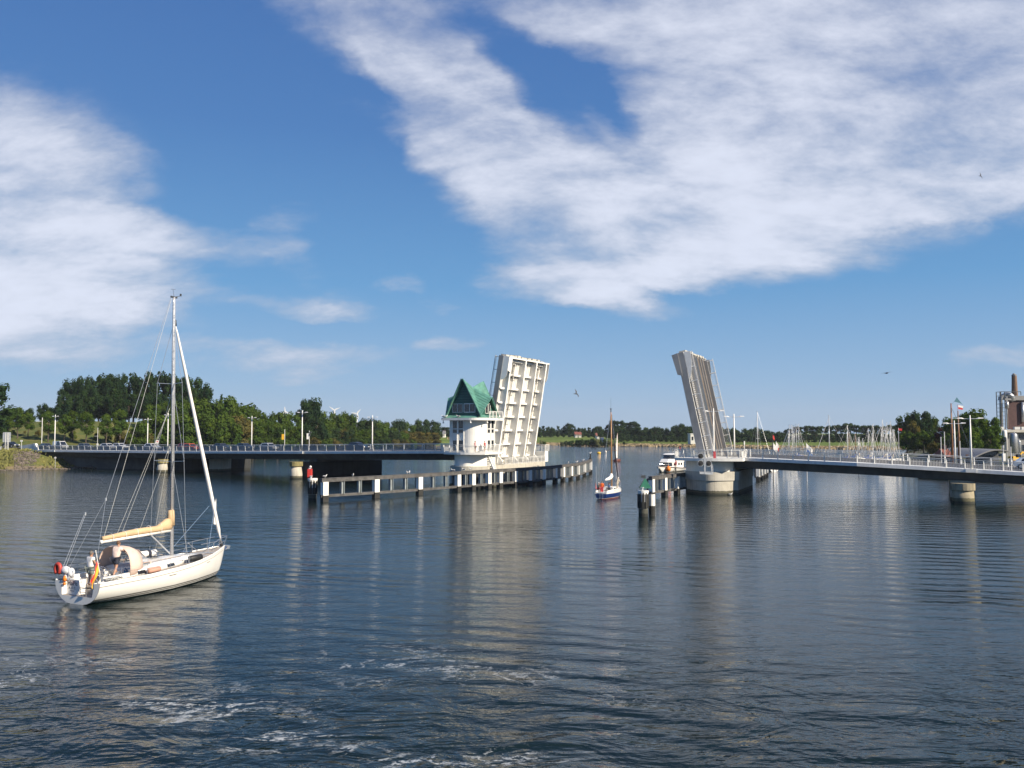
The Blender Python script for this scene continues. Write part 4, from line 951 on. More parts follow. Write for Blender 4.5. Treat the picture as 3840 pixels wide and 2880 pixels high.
# ------------------------------------------------------------------ trees
LEAF = dict(mid=leafmat('leaf_mid_green', (.050,.092,.020)), dark=leafmat('leaf_dark_green', (.022,.046,.020), .15), light=leafmat('leaf_light_green', (.085,.125,.028)),
            far=leafmat('leaf_far_green', (.030,.056,.026), .15), purple=leafmat('leaf_purple', (.05,.022,.022), .1), blossom=leafmat('leaf_blossom', (.15,.17,.10), .1), olive=leafmat('leaf_olive', (.085,.085,.032)))
M['bark'] = mat('bark', (.07,.055,.042), .95, var=.3, vscale=3)
def crown_mesh(kind, seed, matn):
    R = random.Random(seed); H = 10.0; blobs = []
    if kind == 'round':
        for i in range(26):
            a = R.uniform(0, 2*pi); zz_ = R.uniform(.22,.93); rad = 3.5*sqrt(max(.05, 1-((zz_-.52)/.5)**2))*R.uniform(.25,.95)
            blobs.append((Vector((rad*cos(a), rad*sin(a), zz_*H*.96)), R.uniform(.9,1.6)))
        nl, ls = 2900, .36
    elif kind == 'tall':
        for i in range(30):
            a = R.uniform(0, 2*pi); zz_ = R.uniform(.12,.96); rad = 1.75*sqrt(max(.05, 1-((zz_-.5)/.56)**2))*R.uniform(.2,1)
            blobs.append((Vector((rad*cos(a), rad*sin(a), zz_*H)), R.uniform(.45,.85)))
        nl, ls = 2700, .22
    elif kind == 'gappy':
        for i in range(20):
            a = R.uniform(0, 2*pi); zz_ = R.choice([R.uniform(.55,.97), R.uniform(.60,.95), R.uniform(.12,.40)]); rad = R.uniform(.3,1.7)
            blobs.append((Vector((rad*cos(a), rad*sin(a), zz_*H)), R.uniform(.6,1.05)))
        nl, ls = 1900, .30
    elif kind == 'street':
        for i in range(20):
            a = R.uniform(0, 2*pi); zz_ = R.uniform(.36,.93); rad = 2.5*(1-abs((zz_-.55)/.5))**.7*R.uniform(.2,.9) if abs((zz_-.55)/.5) < 1 else .2
            blobs.append((Vector((rad*cos(a), rad*sin(a), zz_*H)), R.uniform(.7,1.15)))
        nl, ls = 2300, .28
    elif kind == 'conifer':
        for i in range(24):
            zz_ = .1+.85*i/24; a = R.uniform(0, 2*pi); rad = 1.6*(1-zz_)*R.uniform(.4,1); blobs.append((Vector((rad*cos(a), rad*sin(a), zz_*H)), .25+.9*(1-zz_)))
        nl, ls = 1600, .22
    elif kind == 'willow':
        for i in range(30):
            a = R.uniform(0, 2*pi); zz_ = R.uniform(.25,.90); rad = 4.6*sqrt(max(.05, 1-((zz_-.35)/.62)**2))*R.uniform(.4,1)
            blobs.append((Vector((rad*cos(a), rad*sin(a), zz_*H)), R.uniform(1.0,1.5)))
        nl, ls = 3600, .30
    else:        # shrub
        for i in range(18):
            a = R.uniform(0, 2*pi); zz_ = R.uniform(.12,.80); rad = 5.5*sqrt(max(.05, 1-((zz_-.3)/.66)**2))*R.uniform(.2,1)
            blobs.append((Vector((rad*cos(a), rad*sin(a)*.7, zz_*H)), R.uniform(1.3,2.3)))
        nl, ls = 2200, .5
    vs = []; fs = []
    wsum = [b[1]**2 for b in blobs]
    for i in range(nl):
        c, r = R.choices(blobs, wsum)[0]
        d = Vector((R.gauss(0,1), R.gauss(0,1), R.gauss(.12,1))).normalized(); p = c + d*r*R.uniform(.72,1.12)
        if kind == 'willow': p.z -= R.uniform(0,.9)
        n = (d + Vector((R.gauss(0,.5), R.gauss(0,.5), R.gauss(.25,.4)))).normalized(); x = n.orthogonal().normalized(); a = R.uniform(0, 2*pi); y = n.cross(x)
        x, y = x*cos(a)+y*sin(a), y*cos(a)-x*sin(a); s = ls*R.uniform(.5,1.15)
        b = len(vs); vs += [p-x*s, p-y*s*.55+n*.05*s, p+x*s, p+y*s*.55+n*.05*s]; fs.append((b,b+1,b+2,b+3))
    for c, r in blobs:                      # solid core added inside each clump to block light passing through
        b = len(vs); k = r*.70; nn_ = 7
        for (zq, rq) in ((-.8,.5),(-.1,1),(.55,.75)):
            for j in range(nn_): a = 2*pi*j/nn_; q = k*R.uniform(.8,1.12); vs.append(c+Vector((cos(a)*rq*q, sin(a)*rq*q, zq*q)))
        for l_ in range(2):
            for j in range(nn_): fs.append((b+l_*nn_+j, b+l_*nn_+(j+1) % nn_, b+(l_+1)*nn_+(j+1) % nn_, b+(l_+1)*nn_+j))
        fs.append(tuple(b+2*nn_+j for j in range(nn_))); fs.append(tuple(b+nn_-1-j for j in range(nn_)))
    me = bpy.data.meshes.new('crown_'+kind); me.from_pydata([tuple(v) for v in vs], [], fs); me.materials.append(LEAF[matn]); return me
def trunk_mesh(kind, seed):
    R = random.Random(seed); mb = MB(); top = 9.0 if kind in ('tall','conifer','gappy') else 6.5; r0 = .22 if kind in ('tall','gappy','street','conifer') else .32
    pts = [Vector((0,0,-.6))]+[Vector((R.uniform(-.12,.12), R.uniform(-.12,.12), top*(k+1)/5)) for k in range(5)]
    mb.tube(pts, [r0*1.2]+[r0*(1-.17*(k+1)) for k in range(5)], 7)
    for k in range(7):
        b = pts[2+k % 3]; a = R.uniform(0, 2*pi); L_ = R.uniform(1.2,2.6)*(1 if kind not in ('tall','conifer') else .5)
        mb.tube([b, b+Vector((cos(a)*L_*.5, sin(a)*L_*.5, L_*.5)), b+Vector((cos(a)*L_, sin(a)*L_, L_*.9))], [r0*.42, r0*.25, .03], 5)
    me_o = mb.build('trunk', M['bark']); me = me_o.data; bpy.data.objects.remove(me_o); return me
_cache = {}
def tree(kind, matn, px, topy, Y, label, group=None, wscale=1.0, gz=None, name=None, cat='tree', var=None):
    """px: column in the photo, topy: row of its top, Y: distance"""
    R = random.Random(int(px*13+topy*7+Y)); v = (R.randrange(4) if var is None else var); key = (kind, matn, v)
    if key not in _cache: _cache[key] = (crown_mesh(kind, 100+v*17+len(kind), matn), trunk_mesh(kind, v))
    cm, tm = _cache[key]; t = at(px, topy, Y); z = land_h(t.x, Y) if gz is None else gz
    if z < -.2: z = .1
    H = max(.8, t.z-z)*1.02; s = H/10.0; nm = name or {'round':'broadleaf_tree','tall':'poplar_tree','gappy':'poplar_tree','street':'roadside_tree','conifer':'conifer_tree','willow':'willow_tree','shrub':'shrub'}[kind]
    if kind == 'shrub': cat = 'shrub'
    r = empty(nm, (t.x, Y, z), R.uniform(0, 6.28), label, cat, group); r.scale = (s*wscale, s*wscale, s)
    for nme, me in (('crown', cm), ('trunk', tm)):
        if kind == 'shrub' and nme == 'trunk': nme = 'stem'
        o = bpy.data.objects.new(nme, me); col.objects.link(o); o.parent = r
    return r
def row(tab, step, kind, matn, Yf, labelf, group, wsc=1.0, jit=6, seed=1, drop=0, kinds=None, mats=None):
    R = random.Random(seed); x = tab[0][0]; i = 0
    while x <= tab[-1][0]:
        k = kinds[i % len(kinds)] if kinds else kind; m_ = R.choice(mats) if mats else matn
        Y = Yf(x) + R.uniform(-jit, jit); w = wsc*R.uniform(.88,1.15)
        tree(k, m_, x, interp(tab, x)+drop+R.uniform(-3, 4), Y, labelf(i), group, w); x += step*R.uniform(.85,1.15); i += 1
T1 = [(232,1452),(262,1424),(300,1412),(340,1410),(400,1402),(450,1405),(520,1405),(560,1398),(610,1400),(660,1402),(700,1408),(740,1420),(772,1440),(795,1478)]
row(T1, 40, 'round', 'dark', lambda x: 332, lambda i: ordn(i)+' tall dark tree from the left in the high grove behind the yacht mast', 'tall dark grove on the left hill', .62, 7, 1, kinds=['tall','round','round'])
row([(250,1470),(780,1480)], 62, 'round', 'dark', lambda x: 318, lambda i: ordn(i)+' dark tree from the left in the lower front of the high grove', 'front of the tall dark grove', .78, 5, 11)
T0 = [(-6,1566),(20,1560),(60,1522),(100,1540),(130,1515),(160,1512),(215,1525)]
row(T0, 44, 'round', 'dark', lambda x: 322, lambda i: ordn(i)+' dark tree from the left edge on the skyline beside the high grove', 'dark skyline trees at the left', .9, 6, 2)
tree('tall', 'dark', -18, 1438, 215, 'tall tree of which only a leafy edge shows at the left rim of the picture', None, 1.3, gz=4.2)
T2 = [(575,1518),(640,1508),(700,1494),(760,1497),(800,1505),(849,1486),(902,1493),(934,1521),(963,1540),(990,1556),(1024,1548),(1052,1546),(1085,1548),(1120,1545)]
row(T2, 46, 'round', 'mid', lambda x: 290+max(0, x-800)*.12, lambda i: ordn(i)+' bright green tree from the left on the slope right of the yacht mast', 'green trees on the slope right of the mast', .85, 6, 3)
row([(580,1560),(760,1555),(900,1560),(1000,1590),(1120,1590)], 44, 'round', 'mid', lambda x: 268+max(0, x-800)*.14, lambda i: ordn(i)+' lower green tree from the left above the bridge railing behind the yacht', 'lower green trees behind the bridge', .95, 5, 4, mats=['mid','mid','olive'])
tree('round', 'dark', 1148, 1500, 330, 'dark upright tree standing above its neighbours left of the wind turbines', None, .55)
tree('round', 'dark', 1182, 1496, 332, 'dark broad tree crown rising above the slope beside the street lamp, left of the turbines', None, .6)
tree('conifer', 'dark', 831, 1471, 318, 'thin dark conifer tip above the green slope right of the yacht mast', None, .7)
T4 = [(1207,1542),(1239,1548),(1284,1540),(1313,1554),(1338,1584),(1378,1570),(1410,1580),(1451,1582),(1492,1564),(1520,1588),(1557,1574),(1597,1570),(1636,1586)]
row(T4, 40, 'round', 'mid', lambda x: 350+(x-1207)*.27, lambda i: ordn(i)+' round green tree from the wind turbines towards the tower', 'green trees between the turbines and the tower', .95, 5, 5, mats=['mid','far','mid'])
row([(1130,1600),(1640,1620)], 30, 'round', 'mid', lambda x: 325+(x-1130)*.24, lambda i: ordn(i)+' low bushy tree from the left along the shore behind the left bridge', 'low bushy trees along the shore', 1.25, 4, 6, mats=['mid','olive','far'])
row([(1180,1640),(1640,1646)], 34, 'shrub', 'mid', lambda x: 322+(x-1180)*.25, lambda i: ordn(i)+' shoreline shrub from the left behind the left bridge railing', 'shoreline shrubs behind the left bridge', 1.2, 3, 7, mats=['mid','olive','dark'])
for i, (px, ty) in enumerate([(29,1543),(68,1530),(108,1548),(184,1543),(245,1550),(275,1543),(326,1545),(401,1554),(452,1540),(520,1575)]):
    tree('street', 'mid', px, ty, 250+(i % 3)*3, ordn(i)+' small roadside tree with a bare trunk, counted from the left edge', 'roadside trees behind the left bridge end', 1.05)
row([(10,1612),(560,1622)], 44, 'shrub', 'mid', lambda x: 262, lambda i: ordn(i)+' low shrub from the left under the roadside trees', 'shrubs under the roadside trees', .8, 6, 8, mats=['mid','olive','light'])
# far shore
T5 = [(2000,1600),(2040,1597),(2075,1598),(2110,1600),(2132,1588),(2160,1600),(2200,1602),(2230,1598),(2262,1600)]
row(T5, 19, 'round', 'far', lambda x: 640, lambda i: ordn(i)+' dark tree from the left in the far tree line beside the cream leaf', 'far tree line right of the cream leaf', 1.0, 10, 21, kinds=['round','round','tall'])
row([(2000,1622),(2290,1626)], 22, 'round', 'far', lambda x: 612, lambda i: ordn(i)+' lower dark tree from the left under the far tree line by the field', 'lower row of the far tree line', 1.3, 6, 22)
T6 = [(2282,1590),(2292,1577),(2320,1577),(2350,1580),(2380,1580),(2396,1592)]
row(T6, 13, 'tall', 'dark', lambda x: 660, lambda i: ordn(i)+' tall dark tree from the left in the raised clump behind the slim white sail', 'raised dark clump behind the white sail', 1.3, 6, 23)
T7 = [(2300,1606),(2410,1604),(2450,1603),(2500,1604),(2530,1600),(2545,1587),(2562,1587),(2580,1600),(2640,1604)]
row(T7, 19, 'round', 'far', lambda x: 560, lambda i: ordn(i)+' round dark tree from the white sail towards the right raised leaf', 'far tree line left of the right leaf', 1.15, 8, 24, kinds=['round','round','round','conifer'])
row([(2330,1632),(2640,1636)], 24, 'round', 'far', lambda x: 535, lambda i: ordn(i)+' low dark tree from the white sail along the reed edge', 'low trees behind the reed edge', 1.5, 5, 25)
T8 = [(2700,1604),(2790,1604),(2850,1607),(2900,1614),(2945,1626)]
row(T8, 20, 'round', 'far', lambda x: 540, lambda i: ordn(i)+' dark tree from the right raised leaf towards the first cluster of masts', 'dark wood right of the right leaf', 1.15, 8, 26, kinds=['round','conifer','round'])
row([(2690,1634),(2960,1640)], 26, 'round', 'far', lambda x: 520, lambda i: ordn(i)+' low dark tree from the right leaf along the foot of the wood', 'foot of the dark wood', 1.5, 5, 27)
T9 = [(2948,1612),(3010,1600),(3060,1602),(3110,1602),(3165,1592),(3210,1592),(3250,1598),(3300,1598),(3370,1598)]
row(T9, 19, 'gappy', 'far', lambda x: 560, lambda i: ordn(i)+' poplar from the left in the see-through row behind the marina masts', 'poplar row behind the marina', 1.25, 5, 28)
row([(2960,1645),(3020,1652),(3110,1640),(3380,1640)], 24, 'round', 'far', lambda x: 520, lambda i: ordn(i)+' bush-like tree from the left below the poplar row', 'bushes below the poplar row', 1.5, 5, 29)
row([(2108,1652),(2130,1648),(2190,1646),(2250,1645),(2300,1655)], 17, 'shrub', 'far', lambda x: 492+(2108-x)*.1, lambda i: ordn(i)+' shore bush from the left, some with pale blossom, across the water', 'shore bushes across the water', 1.0, 4, 30, mats=['far','far','blossom','far'])
tree('shrub', 'far', 2340, 1656, 486, 'single small round bush on the far meadow right of the white sail', None, .8)
tree('shrub', 'blossom', 2034, 1650, 515, 'pale blossoming bush on the far shore beside the pier end balcony', None, 1.1)
tree('shrub', 'mid', 2042, 1655, 505, 'small green bush beside the pale blossoming bush on the far shore', None, .9)
row([(1990,1612),(2290,1614)], 24, 'round', 'far', lambda x: 665, lambda i: ordn(i)+' tree from the left in the back layer behind the far field', 'back layer of the far tree line', 1.6, 6, 31)
row([(2300,1618),(2645,1620)], 26, 'round', 'far', lambda x: 585, lambda i: ordn(i)+' tree from the white sail in the back layer of the far wood', 'back layer of the far wood', 1.7, 6, 32)
row([(2690,1618),(2950,1630)], 28, 'round', 'far', lambda x: 565, lambda i: ordn(i)+' tree from the right leaf in the back layer of the wood', 'back layer of the wood behind the marina', 1.7, 6, 33)
row([(2950,1626),(3380,1624)], 26, 'round', 'far', lambda x: 600, lambda i: ordn(i)+' tree from the left glimpsed behind the see-through poplar row', 'trees behind the poplar row', 1.6, 6, 34)
row([(3760,1650),(3900,1640)], 40, 'round', 'far', lambda x: 420, lambda i: ordn(i)+' distant tree from the left behind the brick factory', 'distant trees behind the factory', 1.4, 6, 35)
# right bank
for (k, m_, px, ty, Y, w_, lab) in [('round','mid',3400,1552,300,.9,'large tree behind the marina, left half of the big rounded clump'),
  ('round','dark',3455,1545,296,.85,'large dark tree at the top of the big rounded clump beside the marina'),('round','mid',3492,1562,298,.6,'tree on the right shoulder of the big rounded clump'),
  ('round','olive',3425,1582,270,.7,'yellowish green tree in front of the big dark clump'),('willow','mid',3400,1616,252,.95,'weeping green willow at the foot of the big clump, left one'),
  ('willow','mid',3462,1612,250,1.0,'broad weeping willow right of the flagpole, beside the big dark clump'),('shrub','olive',3510,1655,215,.9,'feathery olive bush just above the bridge railing beside the willow'),
  ('round','purple',3528,1602,262,.7,'purple leaved tree between the willow and the brown ship masts'),('round','mid',3592,1553,235,1.0,'broad green tree directly behind the two brown ship masts'),
  ('round','mid',3655,1538,222,1.15,'large leafy green tree behind the tall right street lamp'),('round','mid',3712,1568,214,.85,'green tree between the tall street lamp and the brick factory'),
  ('round','mid',3640,1600,205,.9,'lower green tree at the foot of the large leafy tree'),('shrub','olive',3790,1708,150,.25,'small hedge plant beside the parked red car at the factory')]:
    tree(k, m_, px, ty, Y, lab, None, w_, gz=2.0)
# ------------------------------------------------------------------ people
SKIN = mat('skin', (.45,.25,.17), .55, var=.06, vscale=6); SKIN2 = mat('tanned_skin', (.36,.19,.12), .55, var=.06, vscale=6)
def skinmesh(name, verts, edges, root=0, sub=2):
    me = bpy.data.meshes.new(name); me.from_pydata([tuple(v[0]) for v in verts], edges, []); o = bpy.data.objects.new(name, me); col.objects.link(o)
    o.modifiers.new('s', 'SKIN'); sm = o.modifiers.new('u', 'SUBSURF'); sm.levels = sub; sm.render_levels = sub
    lay = me.skin_vertices[0].data
    for i, v in enumerate(verts):
        r = v[1]; lay[i].radius = r if isinstance(r, tuple) else (r, r); lay[i].use_root = (i == root)
    dg = bpy.context.evaluated_depsgraph_get(); dg.update(); ev = o.evaluated_get(dg); m2 = bpy.data.meshes.new_from_object(ev)
    bpy.data.objects.remove(o); bpy.data.meshes.remove(me); return m2
def person(loc_, rz, label, pose, shirt, lower, hairm, skin=SKIN, long_sleeve=False, long_legs=False, scale=1.0, group=None):
    """pose: dict of joints in metres, person faces +y, x to its right; feet at z=0"""
    J = dict(pelvis=(0,0,.95), spine=(0,0,1.15), chest=(0,.01,1.33), neck=(0,.01,1.49), head0=(0,.025,1.60), head1=(0,.03,1.72),
             shr=(.19,0,1.42), elr=(.25,-.04,1.14), wrr=(.26,.08,.92), shl=(-.19,0,1.42), ell=(-.25,-.04,1.14), wrl=(-.26,.08,.92),
             hir=(.10,0,.90), knr=(.11,.03,.50), anr=(.11,-.01,.09), ftr=(.12,.16,.035), hil=(-.10,0,.90), knl=(-.11,.03,.50), anl=(-.11,-.01,.09), ftl=(-.12,.16,.035))
    J.update(pose); J = {k: Vector(v) for k, v in J.items()}
    r = empty('person', loc_, rz, label, 'person', group); r.scale = (scale,)*3
    names = ['pelvis','spine','chest','neck','head0','head1','shr','elr','wrr','shl','ell','wrl','hir','knr','anr','ftr','hil','knl','anl','ftl']
    rad = dict(pelvis=(.165,.125), spine=(.15,.115), chest=(.18,.13), neck=.058, head0=(.078,.09), head1=(.062,.075), shr=.066, elr=.048, wrr=.031, shl=.066, ell=.048, wrl=.031,
               hir=.10, knr=.066, anr=.044, ftr=.036, hil=.10, knl=.066, anl=.044, ftl=.036)
    idx = {n: i for i, n in enumerate(names)}
    E = [('pelvis','spine'),('spine','chest'),('chest','neck'),('neck','head0'),('head0','head1'),('chest','shr'),('shr','elr'),('elr','wrr'),('chest','shl'),('shl','ell'),('ell','wrl'),
         ('pelvis','hir'),('hir','knr'),('knr','anr'),('anr','ftr'),('pelvis','hil'),('hil','knl'),('knl','anl'),('anl','ftl')]
    bm_ = skinmesh('body', [(J[n], rad[n]) for n in names], [(idx[a], idx[b]) for a, b in E])
    mb = MB(); mb.smooth()
    mb.v = [v.co.copy() for v in bm_.vertices]; mb.f = [tuple(p.vertices) for p in bm_.polygons]; mb.m = [0]*len(mb.f); mb.sm = [True]*len(mb.f)
    h = J['head0']*.5+J['head1']*.5; f = Vector((0,1,0))
    mb.ball(h, .105, 12, 9, (.76,.92,1.12)); mb.ball(h+f*.10+Vector((0,0,-.01)), .018, 6, 5, (.8,1.2,1.3))
    for s_ in (-1, 1): mb.ball(h+Vector((s_*.08,-.01,-.005)), .028, 6, 5, (.4,.8,1.1))
    for w_, e_ in (('wrr','elr'),('wrl','ell')):
        d = (J[w_]-J[e_]).normalized(); sd = d.cross(Vector((0,0,1))); sd = sd.normalized() if sd.length > .1 else Vector((1,0,0)); dn = d.cross(sd).normalized()
        pc = J[w_]+d*.05; mb.ball(pc, .042, 8, 6, (1,1,.9))
        for q in range(4):
            b0 = pc+d*.03+sd*(-.027+q*.018); ln = (.062,.075,.07,.052)[q]; mb.tube([b0, b0+d*ln*.6+dn*.006, b0+d*ln+dn*.028], [.0095,.009,.007], 5)
        mb.tube([J[w_]+d*.03+sd*.03, J[w_]+d*.055+sd*.055+dn*.01, J[w_]+d*.085+sd*.062+dn*.02], [.012,.011,.008], 5)
    mb.build('body', skin, r)
    for m_ in (bm_,): bpy.data.meshes.remove(m_)
    # shirt
    T = [J['pelvis']+Vector((0,0,-.07)), J['spine'], J['chest'], J['neck']-Vector((0,0,.05)), J['shr'], J['elr'] if long_sleeve else J['shr'].lerp(J['elr'],.5), J['shl'], J['ell'] if long_sleeve else J['shl'].lerp(J['ell'],.5)]
    vr = [(T[0],(.215,.165)),(T[1],(.205,.155)),(T[2],(.22,.165)),(T[3],(.09,.085)),(T[4],.10),(T[5],.085),(T[6],.10),(T[7],.085)]; ed = [(0,1),(1,2),(2,3),(2,4),(4,5),(2,6),(6,7)]
    if long_sleeve: vr += [(J['wrr'],.05),(J['wrl'],.05)]; ed += [(5,8),(7,9)]
    m2 = skinmesh('shirt', vr, ed); m2.materials.append(shirt); o = bpy.data.objects.new('shirt', m2); col.objects.link(o); o.parent = r
    for p in m2.polygons: p.use_smooth = True
    kr, kl = (J['knr'], J['knl']); 
    if long_legs: vr = [(J['pelvis'],(.19,.15)),(J['hir'],.12),(kr,.09),(J['anr'],.07),(J['hil'],.12),(kl,.09),(J['anl'],.07)]; ed = [(0,1),(1,2),(2,3),(0,4),(4,5),(5,6)]
    else: vr = [(J['pelvis'],(.19,.15)),(J['hir'],.13),(J['hir'].lerp(kr,.8),.11),(J['hil'],.13),(J['hil'].lerp(kl,.8),.11)]; ed = [(0,1),(1,2),(0,3),(3,4)]
    m3 = skinmesh('trousers', vr, ed); m3.materials.append(lower); o = bpy.data.objects.new('trousers' if long_legs else 'shorts', m3); col.objects.link(o); o.parent = r
    for p in m3.polygons: p.use_smooth = True
    mb = MB(); mb.smooth(); mb.ball(h+Vector((0,-.018,.022)), .108, 12, 8, (.84,.95,1.08)); mb.build('hair', hairm, r)
    return r
HAIR = dict(dark=mat('dark_hair', (.03,.022,.018), .7), grey=mat('grey_hair', (.13,.115,.10), .7), brown=mat('brown_hair', (.12,.06,.03), .7), white=mat('pale_cap', (.7,.68,.62), .7))
CL = {k: mat('cloth_'+k, c, .85, var=.12, vscale=7) for k, c in dict(white=(.78,.76,.73), greygreen=(.17,.19,.17), pale_pink=(.72,.58,.52), navy=(.02,.025,.045), orange=(.70,.13,.02), red=(.45,.04,.05), cream=(.65,.58,.46), blue=(.06,.10,.22), darkgrey=(.05,.05,.055), pink=(.62,.28,.30)).items()}
# ------------------------------------------------------------------ the near yacht
GEL = zmat('yacht_hull', [(-9,(.012,.013,.015)),(.075,(.82,.81,.765)),(.115,(.19,.18,.17)),(.175,(.82,.81,.765)),(.205,(.19,.18,.17)),(.285,(.82,.81,.765))], .22, .02, 1, 0, 0, jag=0, coat=.5)
GELW = mat('white_gelcoat', (.82,.80,.76), .3, var=.03, vscale=1.5, coat=.3)
TEAK = mat('weathered_teak', (.34,.30,.26), .8, var=.2, vscale=3); CANVAS = mat('tan_sail_cover', (.56,.40,.23), .85, var=.08, vscale=2, bump=.02, bscale=5)
HOODM = mat('pink_beige_canvas', (.66,.50,.42), .85, var=.06, vscale=2, bump=.01); HOODD = mat('brown_canvas_inside', (.16,.12,.10), .9)
ALU = mat('anodised_mast', (.55,.56,.58), .35, .5, var=.05, vscale=2); STEEL = mat('polished_steel', (.62,.63,.65), .25, .8); ROPE = mat('pale_rope', (.55,.55,.52), .8)
WIRE = mat('rigging_wire', (.48,.50,.52), .4, .5)
def sect(hb, zb, zs, n=9, p=.8):
    out = []
    for i in range(n): th = (pi/2)*i/(n-1); out.append((hb*(sin(th)**p), zb+(zs-zb)*(1-cos(th))))
    return out
HB = [(0,1.60),(1.5,1.70),(3,1.78),(5,1.76),(7,1.47),(8.5,1.02),(9.5,.58),(10.2,.22),(10.5,.05)]
ZS = [(0,1.12),(3,1.13),(6,1.24),(8,1.40),(10.5,1.68)]
ZB = [(0,-.03),(2,-.25),(5,-.5),(8,-.35),(9.4,-.12),(9.85,.05),(10.1,.5),(10.35,1.1),(10.5,1.55)]
def yacht():
    o0 = Vector((-22.19, 44.29, 0)); rz = atan2(.914, .406)
    r = empty('sailing_yacht', o0, rz, 'large cream sailing yacht with furled tan mainsail and beige sprayhood on the near water', 'sailing yacht')
    S = [0,.5,1,2,3,4,5,6,7,7.8,8.5,9,9.4,9.7,9.9,10.1,10.3,10.5]; rings = []
    for s in S:
        hf = sect(interp(HB,s), interp(ZB,s), interp(ZS,s)); 
        rings.append([Vector((s, y, z)) for y, z in reversed(hf)] + [Vector((s, -y, z)) for y, z in hf[1:]])
    mb = MB(); mb.smooth().loft(rings, False, closed=False); hull = mb.build('hull', GEL, r)
    # transom rim with its open cut-out
    out = [(p.y, p.z) for p in rings[0]]; inn = [(-1.22,1.12),(-1.08,.40),(1.08,.40),(1.22,1.12)]
    mb = MB(); k = len(out); 
    poly = [Vector((-.02, y, z)) for y, z in out]; ip = [Vector((-.02, y, z)) for y, z in inn]
    b = len(mb.v); mb.add(poly+ip, [])                       # fan between outline and cut-out
    fs = []; mid = k//2
    for i in range(k-1):
        y = (poly[i].y+poly[i+1].y)/2
        z = (poly[i].z+poly[i+1].z)/2
        j = 3 if (y > 0 and z > .42) else (0 if (y < 0 and z > .42) else (2 if y > 0 else 1)); fs.append((i, i+1, k+j))
    chg = []
    prev = None
    for i in range(k-1):
        j = fs[i][2]
        if prev is not None and j != prev: chg.append((i, prev, j))
        prev = j
    for (i, a_, b_) in chg: fs.append((i, a_, b_))
    mb.v = []; mb.f = []; mb.m = []; mb.sm = []; mb.add(poly+ip, fs)
    mb.build('transom', GELW, r)
    # deck: side decks beside the cockpit, full deck forward
    mb = MB()
    dz = lambda s: interp(ZS,s)-.03
    for sg in (-1,1):
        mb.loft([[Vector((s, sg*1.02, dz(s))), Vector((s, sg*(interp(HB,s)-.06), dz(s)))] for s in (.02,.5,1,1.6,2.4,3)], False, closed=False)
    mb.loft([[Vector((s, -(interp(HB,s)-.05), dz(s))), Vector((s, 0, dz(s)+.03)), Vector((s, interp(HB,s)-.05, dz(s)))] for s in (3,4,5,6,7,8,8.8,9.5,10.1,10.45)], False, closed=False)
    mb.build('deck', TEAK, r)
    mb = MB()
    for sg in (-1,1): mb.smooth().tube([Vector((s, sg*(interp(HB,s)-.02), interp(ZS,s)+.01)) for s in S], .045, 6)
    mb.build('toe_rail', GELW, r)
    mb = MB()
    for sg in (-1,1): mb.tube([Vector((s, sg*(interp(HB,s)+.004), interp(ZS,s)-.16)) for s in S[:-2]], .014, 5)
    for (s0,s1) in ((4.4,4.9),(7.8,8.1)): mb.tube([Vector((s, -(interp(HB,s)-.0), interp(ZS,s)-.29)) for s in (s0,(s0+s1)/2,s1)], .022, 5)
    mb.build('rubbing_line', mat('taupe_line', (.25,.22,.19), .5), hull)
    # swim step, locker with the name, cockpit
    mb = MB(); mb.box((.40,0,.36), (.8,2.15,.05)); mb.build('swim_step', TEAK, r)
    mb = MB(); mb.box((.46,.68,.77), (.42,.92,.76)); mb.box((.1,1.16,.76), (.22,.10,.72)); mb.box((.5,1.14,.76), (1.0,.08,.72)); mb.box((.5,-1.14,.76), (1.0,.08,.72)); lk = mb.build('stern_locker', GELW, r)
    mb = MB(); mb.box((.9,-.45,.50), (.5,1.3,.24)); mb.box((1.95,0,.66), (2.1,2.0,.06)); mb.build('cockpit_sole', TEAK, r)
    mb = MB()
    for sg in (-1,1):
        mb.box((2.2,sg*.78,.90), (1.7,.46,.42)); mb.box((1.85,sg*1.06,1.12), (2.5,.13,.42)); mb.box((1.0,sg*.98,.9), (.6,.12,.5))
    mb.box((3.05,0,1.0), (.1,2.0,.75)); mb.build('cockpit_seats', GELW, r)
    mb = MB(); mb.box((2.99,.0,1.2), (.05,.6,.8)); mb.build('companionway', M['orangewood'], r)
    # name
    def text(body, size, y, z, nm='lettering'):
        cu = bpy.data.curves.new(nm, 'FONT'); cu.body = body; cu.size = size; cu.align_x = 'CENTER'; cu.extrude = .004
        o = bpy.data.objects.new(nm, cu); col.objects.link(o); dg = bpy.context.evaluated_depsgraph_get(); me = bpy.data.meshes.new_from_object(o.evaluated_get(dg)); bpy.data.objects.remove(o)
        o = bpy.data.objects.new(nm, me); col.objects.link(o); me.materials.append(M['dark']); o.parent = lk
        o.rotation_euler = (radians(90), 0, radians(-90)); o.location = (.245, y, z); return o
    text('HaPe', .34, .66, .86); text('A. S. C.', .17, .66, .67)
    mb = MB()
    for k_ in range(7): mb.box((.244, .80-k_*.045, .575), (.008,.03,.03))
    mb.build('lettering', M['dark'], lk)
    # ladder on the step
    mb = MB()
    for y_ in (-.12,-.62): mb.tube([Vector((.02,y_,.4)), Vector((.0,y_,1.05)), Vector((.18,y_,1.12))], .016, 6)
    for z_ in (.62,.85): mb.tube([Vector((.02,-.12,z_)), Vector((.02,-.62,z_))], .016, 6)
    mb.build('boarding_ladder', STEEL, r)
    # coachroof
    CR = [(2.6,1.16,.50),(3.2,1.18,.52),(4.5,1.12,.50),(5.6,.98,.46),(6.6,.80,.38),(7.4,.60,.26),(8.0,.42,.14),(8.35,.30,.04)]
    rg = []
